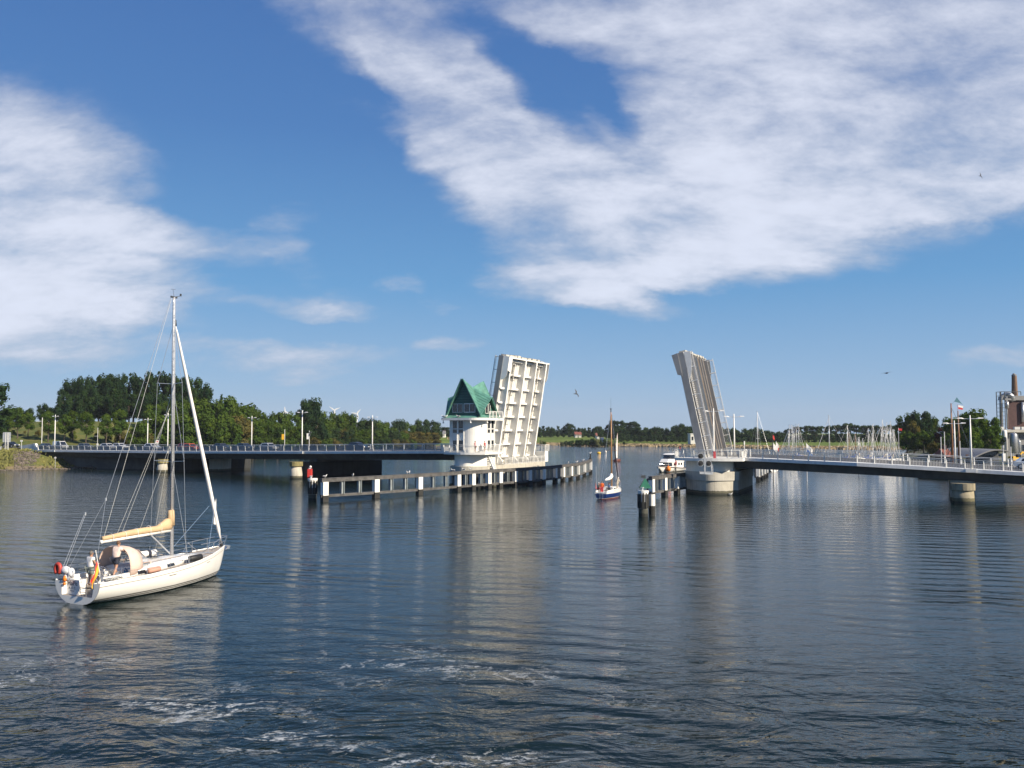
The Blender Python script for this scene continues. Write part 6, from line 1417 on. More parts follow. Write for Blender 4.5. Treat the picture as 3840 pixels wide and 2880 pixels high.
def motor_yacht():
    o0 = Vector((37.0, 189.5, 0)); rz = atan2(-.80, -.60); L = 10.2; k = 1.0
    r = empty('motor_yacht', o0, rz, 'white cabin motor yacht with flybridge and orange ball fender beside the right pier', 'motor yacht'); r.scale = (1, 1, .70)
    W = lambda x, y, z: Matrix.Translation(o0) @ Matrix.Rotation(rz, 4, 'Z') @ Vector((x, y, z))
    hm = zmat('motor_yacht_hull', [(-9,(.02,.02,.02)),(.12,(.80,.78,.73))], .3, .03, 1, 0, 0, jag=0, coat=.4)
    mb = MB(); hb_, zs_ = hull_mesh(mb, L, 3.5, 1.15, 2.0, .4, 11, .85); mb.build('hull', hm, r)
    mb = MB(); deck_mesh(mb, L, hb_, zs_, -.25); mb.build('deck', M['white'], r)
    mb = MB(); n = 11
    for sg in (-1,1): mb.loft([[Vector((L*i/n, sg*(hb_(i/n)+.03), zs_(i/n)-.30)), Vector((L*i/n, sg*(hb_(i/n)+.05), zs_(i/n)-.02)), Vector((L*i/n, sg*(hb_(i/n)-.05), zs_(i/n)-.02)), Vector((L*i/n, sg*(hb_(i/n)-.05), zs_(i/n)-.30))] for i in range(n+1)], False)
    mb.build('rubbing_strake', mat('dark_brown_strake', (.05,.03,.025), .5), r)
    mb = MB(); mb.prism([(1.2,-1.4),(6.6,-1.4),(7.5,-.95),(7.5,.95),(6.6,1.4),(1.2,1.4)], 1.0, 3.0); cb = mb.build('cabin', M['white'], r)
    def win(q, d, nm='window'): mb = MB(); mb.extrude([Vector(p) for p in q], d); return mb.build(nm, M['glass'], cb)
    for (a_, b_) in ((1.9,2.6),(3.1,3.8),(4.6,6.0)):
        for sg in (-1,1): win([(a_,sg*1.40,1.95),(b_,sg*1.40,1.95),(b_,sg*1.40,2.7),(a_,sg*1.40,2.7)], (0,sg*.02,0))
    for sg in (-1,1): win([(6.65,sg*1.39,1.85),(7.47,sg*1.0,1.85),(7.47,sg*1.0,2.75),(6.65,sg*1.39,2.75)], (.02,sg*.02,0))
    win([(7.51,-.85,1.85),(7.51,.85,1.85),(7.51,.85,2.75),(7.51,-.85,2.75)], (.02,0,0))
    mb = MB(); mb.loft([[Vector(p) for p in ((1.0,-1.5,3.0),(7.0,-1.5,3.0),(8.0,-.9,3.0),(8.0,.9,3.0),(7.0,1.5,3.0),(1.0,1.5,3.0))],[Vector(p) for p in ((1.4,-1.5,3.75),(6.2,-1.45,3.95),(7.1,-.85,4.0),(7.1,.85,4.0),(6.2,1.45,3.95),(1.4,1.5,3.75))]]); fb = mb.build('flybridge', M['white'], r)
    mb = MB(); mb.loft([[Vector(p) for p in ((6.0,-1.42,3.97),(6.9,-.85,4.02),(6.9,.85,4.02),(6.0,1.42,3.97))],[Vector(p) for p in ((5.6,-1.35,4.45),(6.3,-.8,4.5),(6.3,.8,4.5),(5.6,1.35,4.45))]], False, closed=False); mb.build('flybridge_screen', M['glass'], fb)
    mb = MB(); mb.loft([[Vector(p) for p in ((2.4,-1.5,5.35),(5.6,-1.4,5.3),(6.3,-.8,5.2),(6.3,.8,5.2),(5.6,1.4,5.3),(2.4,1.5,5.35))],[Vector(p) for p in ((2.6,-1.2,5.6),(5.4,-1.1,5.55),(5.9,-.6,5.45),(5.9,.6,5.45),(5.4,1.1,5.55),(2.6,1.2,5.6))]]); mb.build('bimini', M['white'], r)
    mb = MB(); mb.loft([[Vector(p) for p in ((5.6,-1.38,4.5),(6.35,-.8,4.55),(6.35,.8,4.55),(5.6,1.38,4.5))],[Vector(p) for p in ((5.5,-1.38,5.3),(6.2,-.8,5.2),(6.2,.8,5.2),(5.5,1.38,5.3))]], False, closed=False); mb.build('bimini_window', M['glass'], r)
    mb = MB()
    for sg in (-1,1): mb.bar((4.3,sg*1.4,3.85), (3.2,sg*1.4,5.35), .25, .08); mb.bar((1.5,sg*1.4,3.7), (2.6,sg*1.4,5.3), .06)
    mb.build('arch', M['white'], r)
    mb = MB(); mb.tube([(3.0,0,5.6),(3.0,0,6.2)], .05, 6); mb.smooth(); mb.ball((3.0,.3,6.0), .32, 10, 8, (1,1,.8)); mb.smooth(False); mb.box((2.9,-.8,6.0), (.3,1.2,.15)); mb.build('radar', M['white'], r)
    mb = MB(); n = 8
    for sg in (-1,1):
        mb.tube([Vector((L*f_, sg*(hb_(f_)-.05), zs_(f_)+.62)) for f_ in (.45,.6,.75,.9,.985)], .025, 5)
        for f_ in (.45,.6,.75,.9): mb.tube([Vector((L*f_, sg*(hb_(f_)-.05), zs_(f_))), Vector((L*f_, sg*(hb_(f_)-.05), zs_(f_)+.62))], .02, 5)
    mb.build('railing', STEEL, r)
    mb = MB(); mb.bar((9.9,0,1.85), (10.6,0,1.75), .3, .12); mb.box((10.45,0,1.45), (.2,.3,.5)); mb.build('anchor', M['galv'], r)
    mb = MB(); mb.bar((-.6,-1.2,.35), (-.05,-1.2,.35), .1); mb.box((-.35,0,.35), (.7,2.8,.10)); mb.build('swim_platform', M['white'], r)
    mb = MB(); mb.smooth(); mb.ball((0,0,0), .55, 14, 10, (1,1,1.08)); mb.tube([(0,0,.5),(0,0,.75)], .07, 6)
    o = mb.build('ball_fender', M['orange'], None, loc=W(8.45,1.35,.75)); tag(o, 'orange ball fender hanging at the bow of the white motor yacht', 'fender')
    for i, (x_, lab) in enumerate(((6.0,'dark slim fender hanging amidships on the white motor yacht'),)):
        mb = MB(); mb.smooth(); mb.tube([(0,0,.45),(0,0,.35),(0,0,-.35),(0,0,-.45)], [.04,.13,.13,.04], 8); o = mb.build('fender', M['black'], None, loc=W(x_,1.88,.6)); tag(o, lab, 'fender')
    mb = MB(); mb.tube([(0,0,-.7),(0,0,.9)], .03, 5); mb.extrude([Vector((0,0,.85)),Vector((.25,.3,-.1)),Vector((0,.45,-.15)),Vector((0,0,.1))], (.03,0,0)); o = mb.build('red_flag', M['red'], None, loc=W(1.3,.6,4.5)); tag(o, 'small red flag on the top of the white motor yacht', 'flag')
    person(W(5.4,1.62,.85), rz+pi/2+pi, 'person in pink shirt leaning at the cabin side of the motor yacht', dict(), CL['pink'], CL['red'], HAIR['brown'], SKIN)
motor_yacht()

def far_sailer():
    o0 = Vector(((2303-CX)/FPX*243, 243, 0)); rz = 1.1
    r = empty('dinghy_sailer', o0, rz, 'distant brown hulled boat under one tall white sail beyond the bridge', 'sailing boat')
    mb = MB(); hb_, zs_ = hull_mesh(mb, 4.6, 1.7, .6, .75, .2, 8, .6); mb.build('hull', mat('brown_hull', (.16,.055,.04), .5), r)
    mb = MB(); mb.tube([(2.6,0,.5),(2.6,0,8.2)], .06, 6); mb.build('mast', wdm, r)
    mb = MB(); mb.smooth(); rows = []
    for k in range(9):
        f = k/8; z = 1.0+7.1*f; w_ = 2.6*(1-f)**.8+.05; rows.append([Vector((2.55-w_*t, .25*sin(pi*t)*(1-f)-.9*t*(1-f)*.5, z)) for t in (0,.25,.5,.75,1)])
    mb.loft(rows, False, closed=False); mb.build('sail', M['sailwhite'], r)
    mb = MB(); mb.tube([(.9,.3,.5),(.9,.3,3.4)], .02, 4); mb.extrude([Vector((.9,.3,3.3)),Vector((1.3,.4,3.1)),Vector((1.25,.4,2.4)),Vector((.9,.3,2.6))], (0,.02,0)); mb.build('small_flag', CL['blue'], r)
    s_ = dict(); W = lambda x, y, z: Matrix.Translation(o0) @ Matrix.Rotation(rz, 4, 'Z') @ Vector((x, y, z))
    person(W(.9,0,.1), rz, 'tiny person in white sitting in the distant boat with the white sail', s_, CL['white'], CL['darkgrey'], HAIR['dark'], SKIN, scale=.85)
wdm = mat('brown_spar', (.22,.10,.045), .5, var=.15, vscale=2)
far_sailer()
# buoys
for (px, py, m_, lab, s) in ((2246,1701,M['yellow'],'yellow barrel buoy lying on the water left of the blue boat mast',.55),(2271,1697,mat('pale_buoy',(.75,.68,.6),.5),'small pale round buoy right of the yellow barrel buoy',.38)):
    p = gp(px, py); mb = MB(); mb.smooth()
    if m_ is M['yellow']: mb.tube([(-1.3*s/.55*.55,0,.25),(-1.2*s/.55*.55,0,.25),(1.2*s/.55*.55,0,.25),(1.3*s/.55*.55,0,.25)], [.2,.42,.42,.2], 12); mb.tube([(0,0,.6),(0,0,.9)], .06, 6)
    else: mb.ball((0,0,.3), .5, 12, 8); mb.tube([(0,0,.7),(0,0,1.0)], .06, 6)
    tag(mb.build('buoy', m_, None, loc=p), lab, 'buoy')

# ------------------------------------------------------------------ marina
MASTM = [mat('mast_alloy', (.52,.53,.54), .4, .4), mat('mast_white', (.74,.73,.70), .4), wdm]
HULLM = [mat('marina_white_hull', (.75,.74,.72), .35, var=.04), mat('marina_navy_hull', (.03,.05,.12), .35), mat('marina_red_hull', (.25,.03,.03), .4)]
COVM = [mat('blue_sail_cover', (.03,.07,.25), .8), mat('cream_sail_cover', (.6,.52,.4), .8), mat('green_sail_cover', (.02,.10,.07), .8), mat('grey_cover', (.2,.2,.22), .8)]
def marina_boat(px, topy, Y, label, hd, mi=0, hi=0, ci=0, tw=1.0, forestay=True):
    t = at(px, topy, Y); H = t.z; R = random.Random(int(px)); L = max(5.5, min(11, H*.78))
    r = empty('moored_sailboat', (t.x, Y, 0), hd, label, 'sailing boat', 'sailing boats moored in the marina behind the right bridge')
    x0 = -L*.58
    mb = MB(); hb_, zs_ = hull_mesh(mb, L, L*.31, .9, 1.15, .3, 8, .7); mb.v = [v+Vector((x0,0,0)) for v in mb.v]; mb.build('hull', HULLM[hi], r)
    mb = MB(); deck_mesh(mb, L, hb_, zs_); mb.loft([[Vector((x, w_, z)) for w_, z in ((hw,1.0),(hw*.8,1.0+h_),(-hw*.8,1.0+h_),(-hw,1.0))] for x, hw, h_ in ((L*.3,L*.11,.42),(L*.62,L*.085,.34),(L*.75,L*.05,.06))]); mb.v = [v+Vector((x0,0,0)) for v in mb.v]; mb.build('deck', M['white'], r)
    mb = MB(); mb.smooth(); mb.tube([(0,0,1.1),(0,0,H)], [.08*tw,.05*tw], 8); ms = mb.build('mast', MASTM[mi], r)
    mb = MB(); mb.bar((0,-.5,H*.55), (0,.5,H*.55), .05); mb.box((.1,0,H+.05), (.35,.12,.1)); mb.build('spreader', MASTM[0], ms)
    mb = MB(); mb.smooth(); mb.tube([(-L*.36,0,1.9),(-.3,0,2.0),(-.12,0,2.5)], [.09,.2,.16], 8); mb.build('sail_cover', COVM[ci], r)
    mb = MB(); mb.tube([(0,0,H*.96),(L*.40,0,1.3)], .04 if forestay else .016, 6); mb.tube([(0,0,H),(-L*.56,0,1.1)], .018, 4)
    for sg in (-1,1): mb.tube([(0,0,H*.95),(0,sg*.5,H*.55),(-.1,sg*L*.14,1.1)], .016, 4)
    mb.build('forestay', MASTM[1] if forestay else WIRE, r)
    return r
ML = [ # px, top row, distance, heading, mast, hull, cover
 (2840,1545,190,1.9,1,0,1,'lone boat with a white mast just right of the raised leaf'),
 (2960,1594,226,2.6,0,0,0,None),(2956,1613,232,2.6,0,0,1,None),(2969,1594,238,2.7,1,0,0,None),(2973,1598,228,2.8,0,1,3,None),(2978,1597,234,2.5,0,0,0,None),(2985,1592,240,2.6,0,0,1,None),(2994,1591,236,.6,0,0,0,None),
 (3108,1558,200,3.0,0,0,1,'boat with the tallest grey mast and slanting stay between two mast clusters'),
 (3177,1596,215,.2,1,0,0,'boat with a thick white mast, alone left of the right mast cluster'),
 (3183,1622,222,.5,2,0,3,'low boat with a reddish mast beside the thick white mast'),(3207,1626,228,.5,2,2,0,'reddish brown mast at the left end of the right cluster'),
 (3218,1641,232,.4,0,0,0,None),(3222,1640,240,.7,0,0,1,None),(3235,1645,236,.5,0,0,3,None),(3255,1608,222,.6,0,0,0,None),(3270,1624,232,.4,0,1,1,None),(3273,1592,216,.5,1,0,0,None),
 (3304,1601,226,.3,0,0,2,None),(3309,1575,222,.5,1,0,0,None),(3320,1605,234,.6,0,0,1,None),(3325,1586,224,.4,0,0,3,None),(3337,1603,240,.4,0,0,0,None),(3339,1582,218,.55,0,0,0,None),(3348,1611,228,.7,0,0,1,None),(3352,1613,236,.5,1,0,0,None)]
na = nb = 0
for (px, ty, Y, hd, mi, hi, ci, lab) in ML:
    if lab: pass
    elif px < 3000: lab = ordn(na)+' mast boat from the left in the dense left marina cluster'; na += 1
    else: lab = ordn(nb)+' plain grey mast boat from the left in the right marina cluster'; nb += 1
    marina_boat(px, ty, Y, lab, hd, mi, hi, ci, 1.25 if px in (3108,3177) else 1.0, hd not in (1.9,))
# small motor boats lying between them
for i, (px, Y, s, lab) in enumerate(((2925,205,.8,'small white boat seen through the bridge rail left of the mast cluster'),(2985,214,1.0,'small white boat with green tarpaulin under the left mast cluster'),(3060,200,1.0,'low white boat seen through the rail right of the left mast cluster'),
        (3130,196,1.3,'long low white boat seen through the rail below the tallest mast'),(3280,206,1.0,'small white boat among the bright hulls under the right mast cluster'),(3360,208,1.2,'low white boat seen through the rail below the willow'))):
    r = empty('small_boat', ((px-CX)/FPX*Y, Y, 0), 2.9 if i % 2 else .3, lab, 'boat', 'small boats moored in the marina'); r.scale = (s,)*3
    mb = MB(); hb_, zs_ = hull_mesh(mb, 6, 2.2, .7, .95, .2, 8, .8); mb.build('hull', HULLM[0], r)
    mb = MB(); deck_mesh(mb, 6, hb_, zs_); mb.build('deck', M['white'], r)
    mb = MB(); mb.loft([[Vector((x, w_, z)) for w_, z in ((hw,.75),(hw*.8,.75+h_),(-hw*.8,.75+h_),(-hw,.75))] for x, hw, h_ in ((1.8,.8,.9),(3.3,.75,.8),(4.2,.5,.1))]); mb.build('cabin', M['white'] if i != 1 else CL['greygreen'], r)
    
    for sy in (-.66,.66): mb = MB(); mb.box((2.5,sy,1.3), (1.0,.12,.25)); mb.build('window', M['glass'], r)
# jetties
for (px0, px1, Y0, Y1, lab) in ((2900,3030,212,222,'low wooden jetty under the left cluster of masts'),(3080,3420,205,224,'long low wooden jetty under the right cluster of masts')):
    a_ = P2(px0, Y0); b_ = P2(px1, Y1); mb = MB(v3(a_, 0)); mb.bar(v3(a_, .75), v3(b_, .75), 2.0, .15); r = empty('jetty', v3(a_, 0), 0, lab, 'jetty'); mb.build('walkway', M['woodl'], r)
    n = 8
    for k in range(n+1):
        p = a_.lerp(b_, k/n); mb = MB(v3(a_, 0)); mb.tube([v3(p, -2), v3(p, 1.9)], .15, 8); mb.build('pile', M['wood'], r)
# flagpoles and flags near the masts
def flag(px, topy, Y, zb, fc, label, w=1.3, h=1.6, hang=True, pole_m=None, fz=0, side=1, cols=None):
    t = at(px, topy, Y); r = empty('flagpole', (t.x, Y, zb), 0, label, 'flag'); H = t.z-zb
    mb = MB(); mb.tube([(0,0,0),(0,0,H)], [.07,.045], 8); mb.build('pole', pole_m or MASTM[1], r)
    mb = MB(); mb.smooth(); nx = 8
    for i in range(nx):
        for j in range(4):
            def q(a, b):
                x = w*a/nx; return Vector((side*(x*.8+ .05), .15*sin(x*5+b), H-fz-.1-h*b/4-(x*.8 if hang else .15*x)))
            mb.mat(0 if not cols or j < 2 else 1); mb.add([q(i,j), q(i+1,j), q(i+1,j+1), q(i,j+1)], [(0,1,2,3)])
    mb.build('flag_cloth', cols or [fc], r)
flag(2897,1627,150,0,M['red'], 'dark thin flagpole with a red drooping flag right of the short white post', .35,.8, pole_m=M['dark'])
flag(2900,1660,140,0,CL['white'], 'white pointed banner leaning behind the bridge rail, beside the red and white flag', .8,1.1)
flag(2910,1655,142,0,M['red'], 'red and white flag hanging just behind the right bridge rail', .45,1.3, cols=[CL['white'], M['red']])
flag(3024,1661,150,0,CL['blue'], 'blue and white banner on a short pole between the mast clusters', 1.3,1.8, cols=[CL['white'], mat('mid_blue_cloth',(.08,.17,.42),.8)])
flag(3369,1604,200,1,M['red'], 'flagpole with a small red flag and crossarm in front of the willow', 1.0,.5, hang=False)
for (px, ty, lab) in ((3528,1641,'shorter plain pale pole right of the willow, behind the rail'),(3541,1621,'taller plain pale pole left of the brown ship masts'),(3599,1656,'short plain pale pole right of the brown ship masts')):
    t = at(px, ty, 150); mb = MB(); mb.tube([(0,0,0),(0,0,t.z-1.8)], .07, 8); mb.tube([(0,0,t.z-1.8),(0,0,t.z-1.7)], .1, 8); tag(mb.build('mooring_pole', MASTM[1], None, loc=(t.x,150,1.8)), lab, 'pole')
# the old two masted ship
def old_ship():
    Y = 158; a_ = at(3566,1512,Y); b_ = at(3592,1541,Y+4)
    r = empty('traditional_ship', (a_.x, Y, 0), -.9, 'traditional brown wooden ship with two tall masts and a blue pennant', 'ship')
    mb = MB(); hb_, zs_ = hull_mesh(mb, 16, 4.6, 1.5, 2.4, .4, 10, .7); mb.v = [v+Vector((-6,0,0)) for v in mb.v]; mb.build('hull', mat('tarred_hull', (.05,.035,.025), .6), r)
    mb = MB(); deck_mesh(mb, 16, hb_, zs_); mb.v = [v+Vector((-6,0,0)) for v in mb.v]; mb.build('deck', M['woodl'], r)
    d = Matrix.Rotation(.9, 4, 'Z') @ Vector((b_.x-a_.x, 4, 0))
    for (x_, y_, H) in ((0,0,a_.z),(d.x,d.y,b_.z)):
        mb = MB(); mb.smooth(); mb.tube([(x_,y_,1),(x_,y_,H*.62),(x_,y_,H)], [.22,.19,.09], 10); ms = mb.build('mast', wdm, r)
        mb = MB(); mb.tube([(x_,y_,H*.6),(x_,y_,H*.66)], .27, 8); mb.build('crosstree', wdm, ms)
        mb = MB()
        for sg in (-1,1):
            for k in (0,.8,1.6): mb.tube([(x_,y_,H*.63),(x_-.6-k,sg*2.0,1.6)], .025, 4)
        mb.tube([(x_,y_,H*.95),(x_+5,0,2)], .03, 4); mb.build('shroud', M['dark'], r)
    mb = MB(); R_ = Matrix.Rotation(.9, 3, 'Z'); b0 = Vector((0,0,a_.z)); k_ = lambda x, z: b0 + R_ @ Vector((x, 0, z))
    mb.extrude([k_(.6,-.0+.3), k_(1.1,1.1), k_(1.4,.7), k_(2.15,-.3), k_(1.6,.05)], (0,.04,0)); mb.tube([k_(0,-.3), k_(.7,.4)], .02, 4); mb.build('pennant', mat('teal_pennant', (.06,.17,.22), .7), r)
    mb = MB(); c = Vector((d.x,d.y,b_.z)); mb.mat(0).extrude([c+R_@Vector((.1,0,1.1)), c+R_@Vector((1.0,0,.9)), c+R_@Vector((.95,0,.55)), c+R_@Vector((.1,0,.75))], (0,.04,0)); mb.mat(1).extrude([c+R_@Vector((.1,0,.74)), c+R_@Vector((.95,0,.54)), c+R_@Vector((.9,0,.2)), c+R_@Vector((.1,0,.35))], (0,.04,0)); mb.mat(1).tube([c, c+Vector((0,0,1.2))], .03, 4); mb.build('small_flag', [CL['white'], M['red']], r)
old_ship()
# ------------------------------------------------------------------ factory and quay at the right
def brickmat(name, c1, c2, sc=5.0):
    m = bpy.data.materials.new(name); t = NT(nodes_of(m)); tc = t.n('ShaderNodeTexCoord')
    sp = t.n('ShaderNodeSeparateXYZ'); t.l(tc.outputs['Object'], sp.inputs[0]); cb = t.n('ShaderNodeCombineXYZ'); t.l(t.math('ADD', sp.outputs[0], sp.outputs[1]), cb.inputs[0]); t.l(sp.outputs[2], cb.inputs[1])
    b = t.n('ShaderNodeTexBrick'); t.l(cb.outputs[0], b.inputs['Vector']); b.inputs['Scale'].default_value = sc; b.inputs['Color1'].default_value = c1+(1,); b.inputs['Color2'].default_value = c2+(1,); b.inputs['Mortar'].default_value = (.18,.15,.13,1); b.inputs['Mortar Size'].default_value = .012
    n1 = t.mr(t.noise(tc.outputs['Object'], .5, 5, .65), .3, .7, .8, 1.2); s = t.n('ShaderNodeVectorMath', operation='SCALE'); t.l(b.outputs[0], s.inputs[0]); t.l(n1, s.inputs['Scale'])
    p = t.n('ShaderNodeBsdfPrincipled'); t.l(s.outputs[0], p.inputs['Base Color']); p.inputs['Roughness'].default_value = .9; o = t.n('ShaderNodeOutputMaterial'); t.l(p.outputs[0], o.inputs[0]); return m
M['brick'] = brickmat('shaded_red_brick', (.075,.03,.03), (.05,.022,.024)); M['brickb'] = brickmat('brown_brick', (.22,.13,.075), (.15,.085,.05))  # red brick colour lowered to carry the shade on the factory front
M['sheet'] = mat('grey_sheet_cladding', (.20,.20,.20), .6, var=.1); M['silver'] = mat('silver_cladding', (.38,.39,.40), .35, .6, var=.12, vscale=1.2, bump=.02, bscale=3)
def factory():
    Y = 232; p = lambda x, y, dy=0: at(x, y, Y+dy); g = 2.0
    x0 = p(3774,1500).x; x1 = x0+17; o0 = Vector((x0, Y, g))
    r = empty('brick_factory', o0, 0, 'shaded red brick factory block with a chimney and silver pipes at the right edge', 'factory')
    top = p(3800,1501).z; base_top = p(3800,1610).z
    mb = MB(o0); sk = lambda xa_, xb_, ya_, yb_: [(xa_+.58*(ya_-Y), ya_), (xb_+.58*(ya_-Y), ya_), (xb_+.58*(yb_-Y), yb_), (xa_+.58*(yb_-Y), yb_)]; mb.prism(sk(x0, x1, Y, Y+12), base_top, top); w_ = mb.build('wall', M['brick'], r)
    mb = MB(o0); mb.prism(sk(x0-.5, x1+.5, Y-.5, Y+12.4), top, top+.5); mb.box(((x0+x1)/2+1, Y+7, top+.9), (x1-x0-6, 8, .9)); mb.build('roof', M['sheet'], r)
    # lower hall with flat roof
    mb = MB(o0); mb.prism(sk(x0-1.5, x0+22, Y-4, Y+10), g, base_top-.8); lw = mb.build('lower_hall', M['sheet'], r)
    mb = MB(o0); mb.prism(sk(x0-2.4, x0+23, Y-5.5, Y+11.5), base_top-.8, base_top-.1); mb.build('lower_roof', M['conc'], r)
    for k, (a_, b_) in enumerate(((3823,3850),)):
        for (z0, z1) in ((1633,1648),(1668,1690)): 
            A = p(a_,z0,-4.1); B = p(b_+30,z1,-4.1); mb = MB(o0); mb.box(((A.x+B.x)/2, Y-4.05, (A.z+B.z)/2), (B.x-A.x, .1, A.z-B.z)); mb.build('window', M['glass'], lw)
    # chimney
    c = p(3805,1470,8); ctop = p(3805,1405,8).z
    mb = MB(o0); n = 10; mb.tube([(c.x,Y+8,g),(c.x,Y+8,ctop)], [.75+.6,.62], n); mb.build('chimney', M['brickb'], r)
    mb = MB(o0); mb.tube([(c.x-.1,Y+8,ctop),(c.x-.1,Y+8,ctop+.35)], [.35,.3], 8); mb.tube([(c.x,Y+8,ctop-.4),(c.x,Y+8,ctop-.1)], .68, n); mb.build('chimney_cap', M['sheet'], r)
    # steel frame tower with the big duct
    xa, xb = p(3754,1500,-1).x, p(3768,1500,-1).x; za, zb = p(3754,1469,-1).z, p(3754,1605,-1).z
    mb = MB(o0)
    for x_ in (xa, xb):
        for y_ in (Y-1, Y+1.2): mb.bar((x_,y_,zb-1), (x_,y_,za), .16)
    k = 9
    for i in range(k+1):
        z_ = zb+(za-zb)*i/k
        mb.bar((xa,Y-1,z_), (xb,Y-1,z_), .10); mb.bar((xa,Y+1.2,z_), (xb,Y+1.2,z_), .10); mb.bar((xa,Y-1,z_), (xa,Y+1.2,z_), .10)
    xr = p(3828,1470,-1).x
    mb.bar((xa,Y-1,za), (xr,Y-1,za), .16); mb.bar((xr,Y-1,za), (xr,Y-1,p(0,1482,-1).z), .14); mb.bar((xr-1.2,Y-1,za), (xr-1.2,Y-1,p(0,1482,-1).z), .12); mb.bar(p(3740,1505,-1), (xa,Y-1,p(3740,1505,-1).z), .05)
    mb.build('steel_frame', M['dark'], r)
    xm = (xa+xb)/2; zt = p(0,1476,-1).z
    mb = MB(o0); mb.smooth(); mb.tube([(xm,Y,zb-1),(xm,Y,zt-1.6),(xm+.4,Y,zt-.5),(xm+1.5,Y,zt),(xr-3.2,Y,zt),(xr-2.0,Y,zt-.6),(xr-1.6,Y,zt-2.0)], [.42,.42,.45,.45,.62,.75,.7], 12); mb.build('duct', M['silver'], r)
    mb = MB(o0); mb.smooth(); q = p(3781,1510,-1); mb.tube([(q.x-.2,Y-.6,p(0,1506).z),(q.x-.2,Y-.6,p(0,1532).z)], .55, 12); mb.tube([(xb+.9,Y-.3,p(0,1485).z),(xb+.9,Y-.3,zb)], .2, 8); mb.build('vessel', M['silver'], r)
    mb = MB(o0); q = p(3833,1510,-.3); mb.smooth(); mb.tube([(q.x,Y-.4,p(0,1508).z),(q.x,Y-.4,p(0,1583).z)], .42, 10); mb.build('downpipe', M['silver'], r)
    mb = MB(o0)
    for (a_, b_) in ((3752,1606),(3812,1608),(3838,1606)): q = p(a_,b_,-5); mb.box((q.x,q.y,base_top+.3), (1.4,.8,.7))
    mb.build('roof_unit', M['galvl'], r)
factory()
for (px, py0, py1, Y, rad, lab, m_) in ((3766,1612,1690,214,.55,'slim pale silo partly hidden by the green tree left of the factory',M['white']),(3800,1623,1692,212,.85,'large shiny silver silo standing before the factory hall',M['silver']),(3821,1650,1690,214,.4,'small silver tank right of the large silver silo',M['silver'])):
    t = at(px, py0, Y); H = t.z-2.0; r = empty('silo', (t.x, Y, 2.0), 0, lab, 'silo', 'silos before the factory'); mb = MB(); mb.smooth()
    mb.tube([(0,0,1.2),(0,0,1.6),(0,0,H-.5),(0,0,H-.12),(0,0,H)], [rad*.5,rad,rad,rad*.8,.15], 20); mb.build('tank', m_, r)
    for k in range(4): a_ = pi/4+k*pi/2; mb = MB(); mb.tube([(rad*.8*cos(a_),rad*.8*sin(a_),0),(rad*.8*cos(a_),rad*.8*sin(a_),1.7)], .09, 6); mb.build('leg', M['galv'], r)
    mb = MB(); mb.tube([(rad*.2,0,H-.2),(rad*.2,0,H+.3)], .12, 6)
    mb.bar((rad+.12,-.2,1.5), (rad+.12,-.2,H-.3), .05); mb.bar((rad+.12,.2,1.5), (rad+.12,.2,H-.3), .05); mb.build('ladder', M['galv'], r)
# arched hall
def arched_hall():
    Y = 178; a_ = at(3618,1700,Y); b_ = at(3752,1690,Y); o0 = Vector((a_.x, Y, 1.8)); r = empty('arched_hall', o0, 0, 'dark boat shed with a curved grey roof before the big green tree', 'hall')
    zt = at(3690,1677,Y).z; ze = at(3690,1697,Y).z; w_ = b_.x-a_.x
    prof = [(a_.x+w_*k/14, ze-.9*(1-k/14)*1.0+ (zt-ze)*sin(pi*min(1,k/14*.86+.02))) for k in range(15)]
    mb = MB(o0); mb.loft([[Vector((x, Y-3.5, z)) for x, z in prof], [Vector((x, Y+14, z)) for x, z in prof]], False, closed=False); o = mb.build('roof', M['sheet'], r); m_ = o.modifiers.new('t','SOLIDIFY'); m_.thickness = .25
    mb = MB(o0); pts = [Vector((a_.x+.4, Y, 1.6)), Vector((b_.x-.3, Y, 1.6))]+[Vector((x*1.0, Y, z-.15)) for x, z in reversed(prof[1:-1])]; mb.extrude(pts, (0,.3,0)); mb.build('wall', mat('dark_grey_boards', (.075,.08,.09), .8, var=.2), r)
    mb = MB(o0); mb.box((a_.x+w_*.17, Y-.1, 2.6), (2.2,.2,2.6)); mb.build('door', mat('brown_gate', (.10,.06,.045), .8), r)
    mb = MB(o0); mb.box((a_.x+w_*.62, Y-.1, ze-.2), (w_*.5,.15,.7)); mb.build('window', M['glass'], r)
arched_hall()
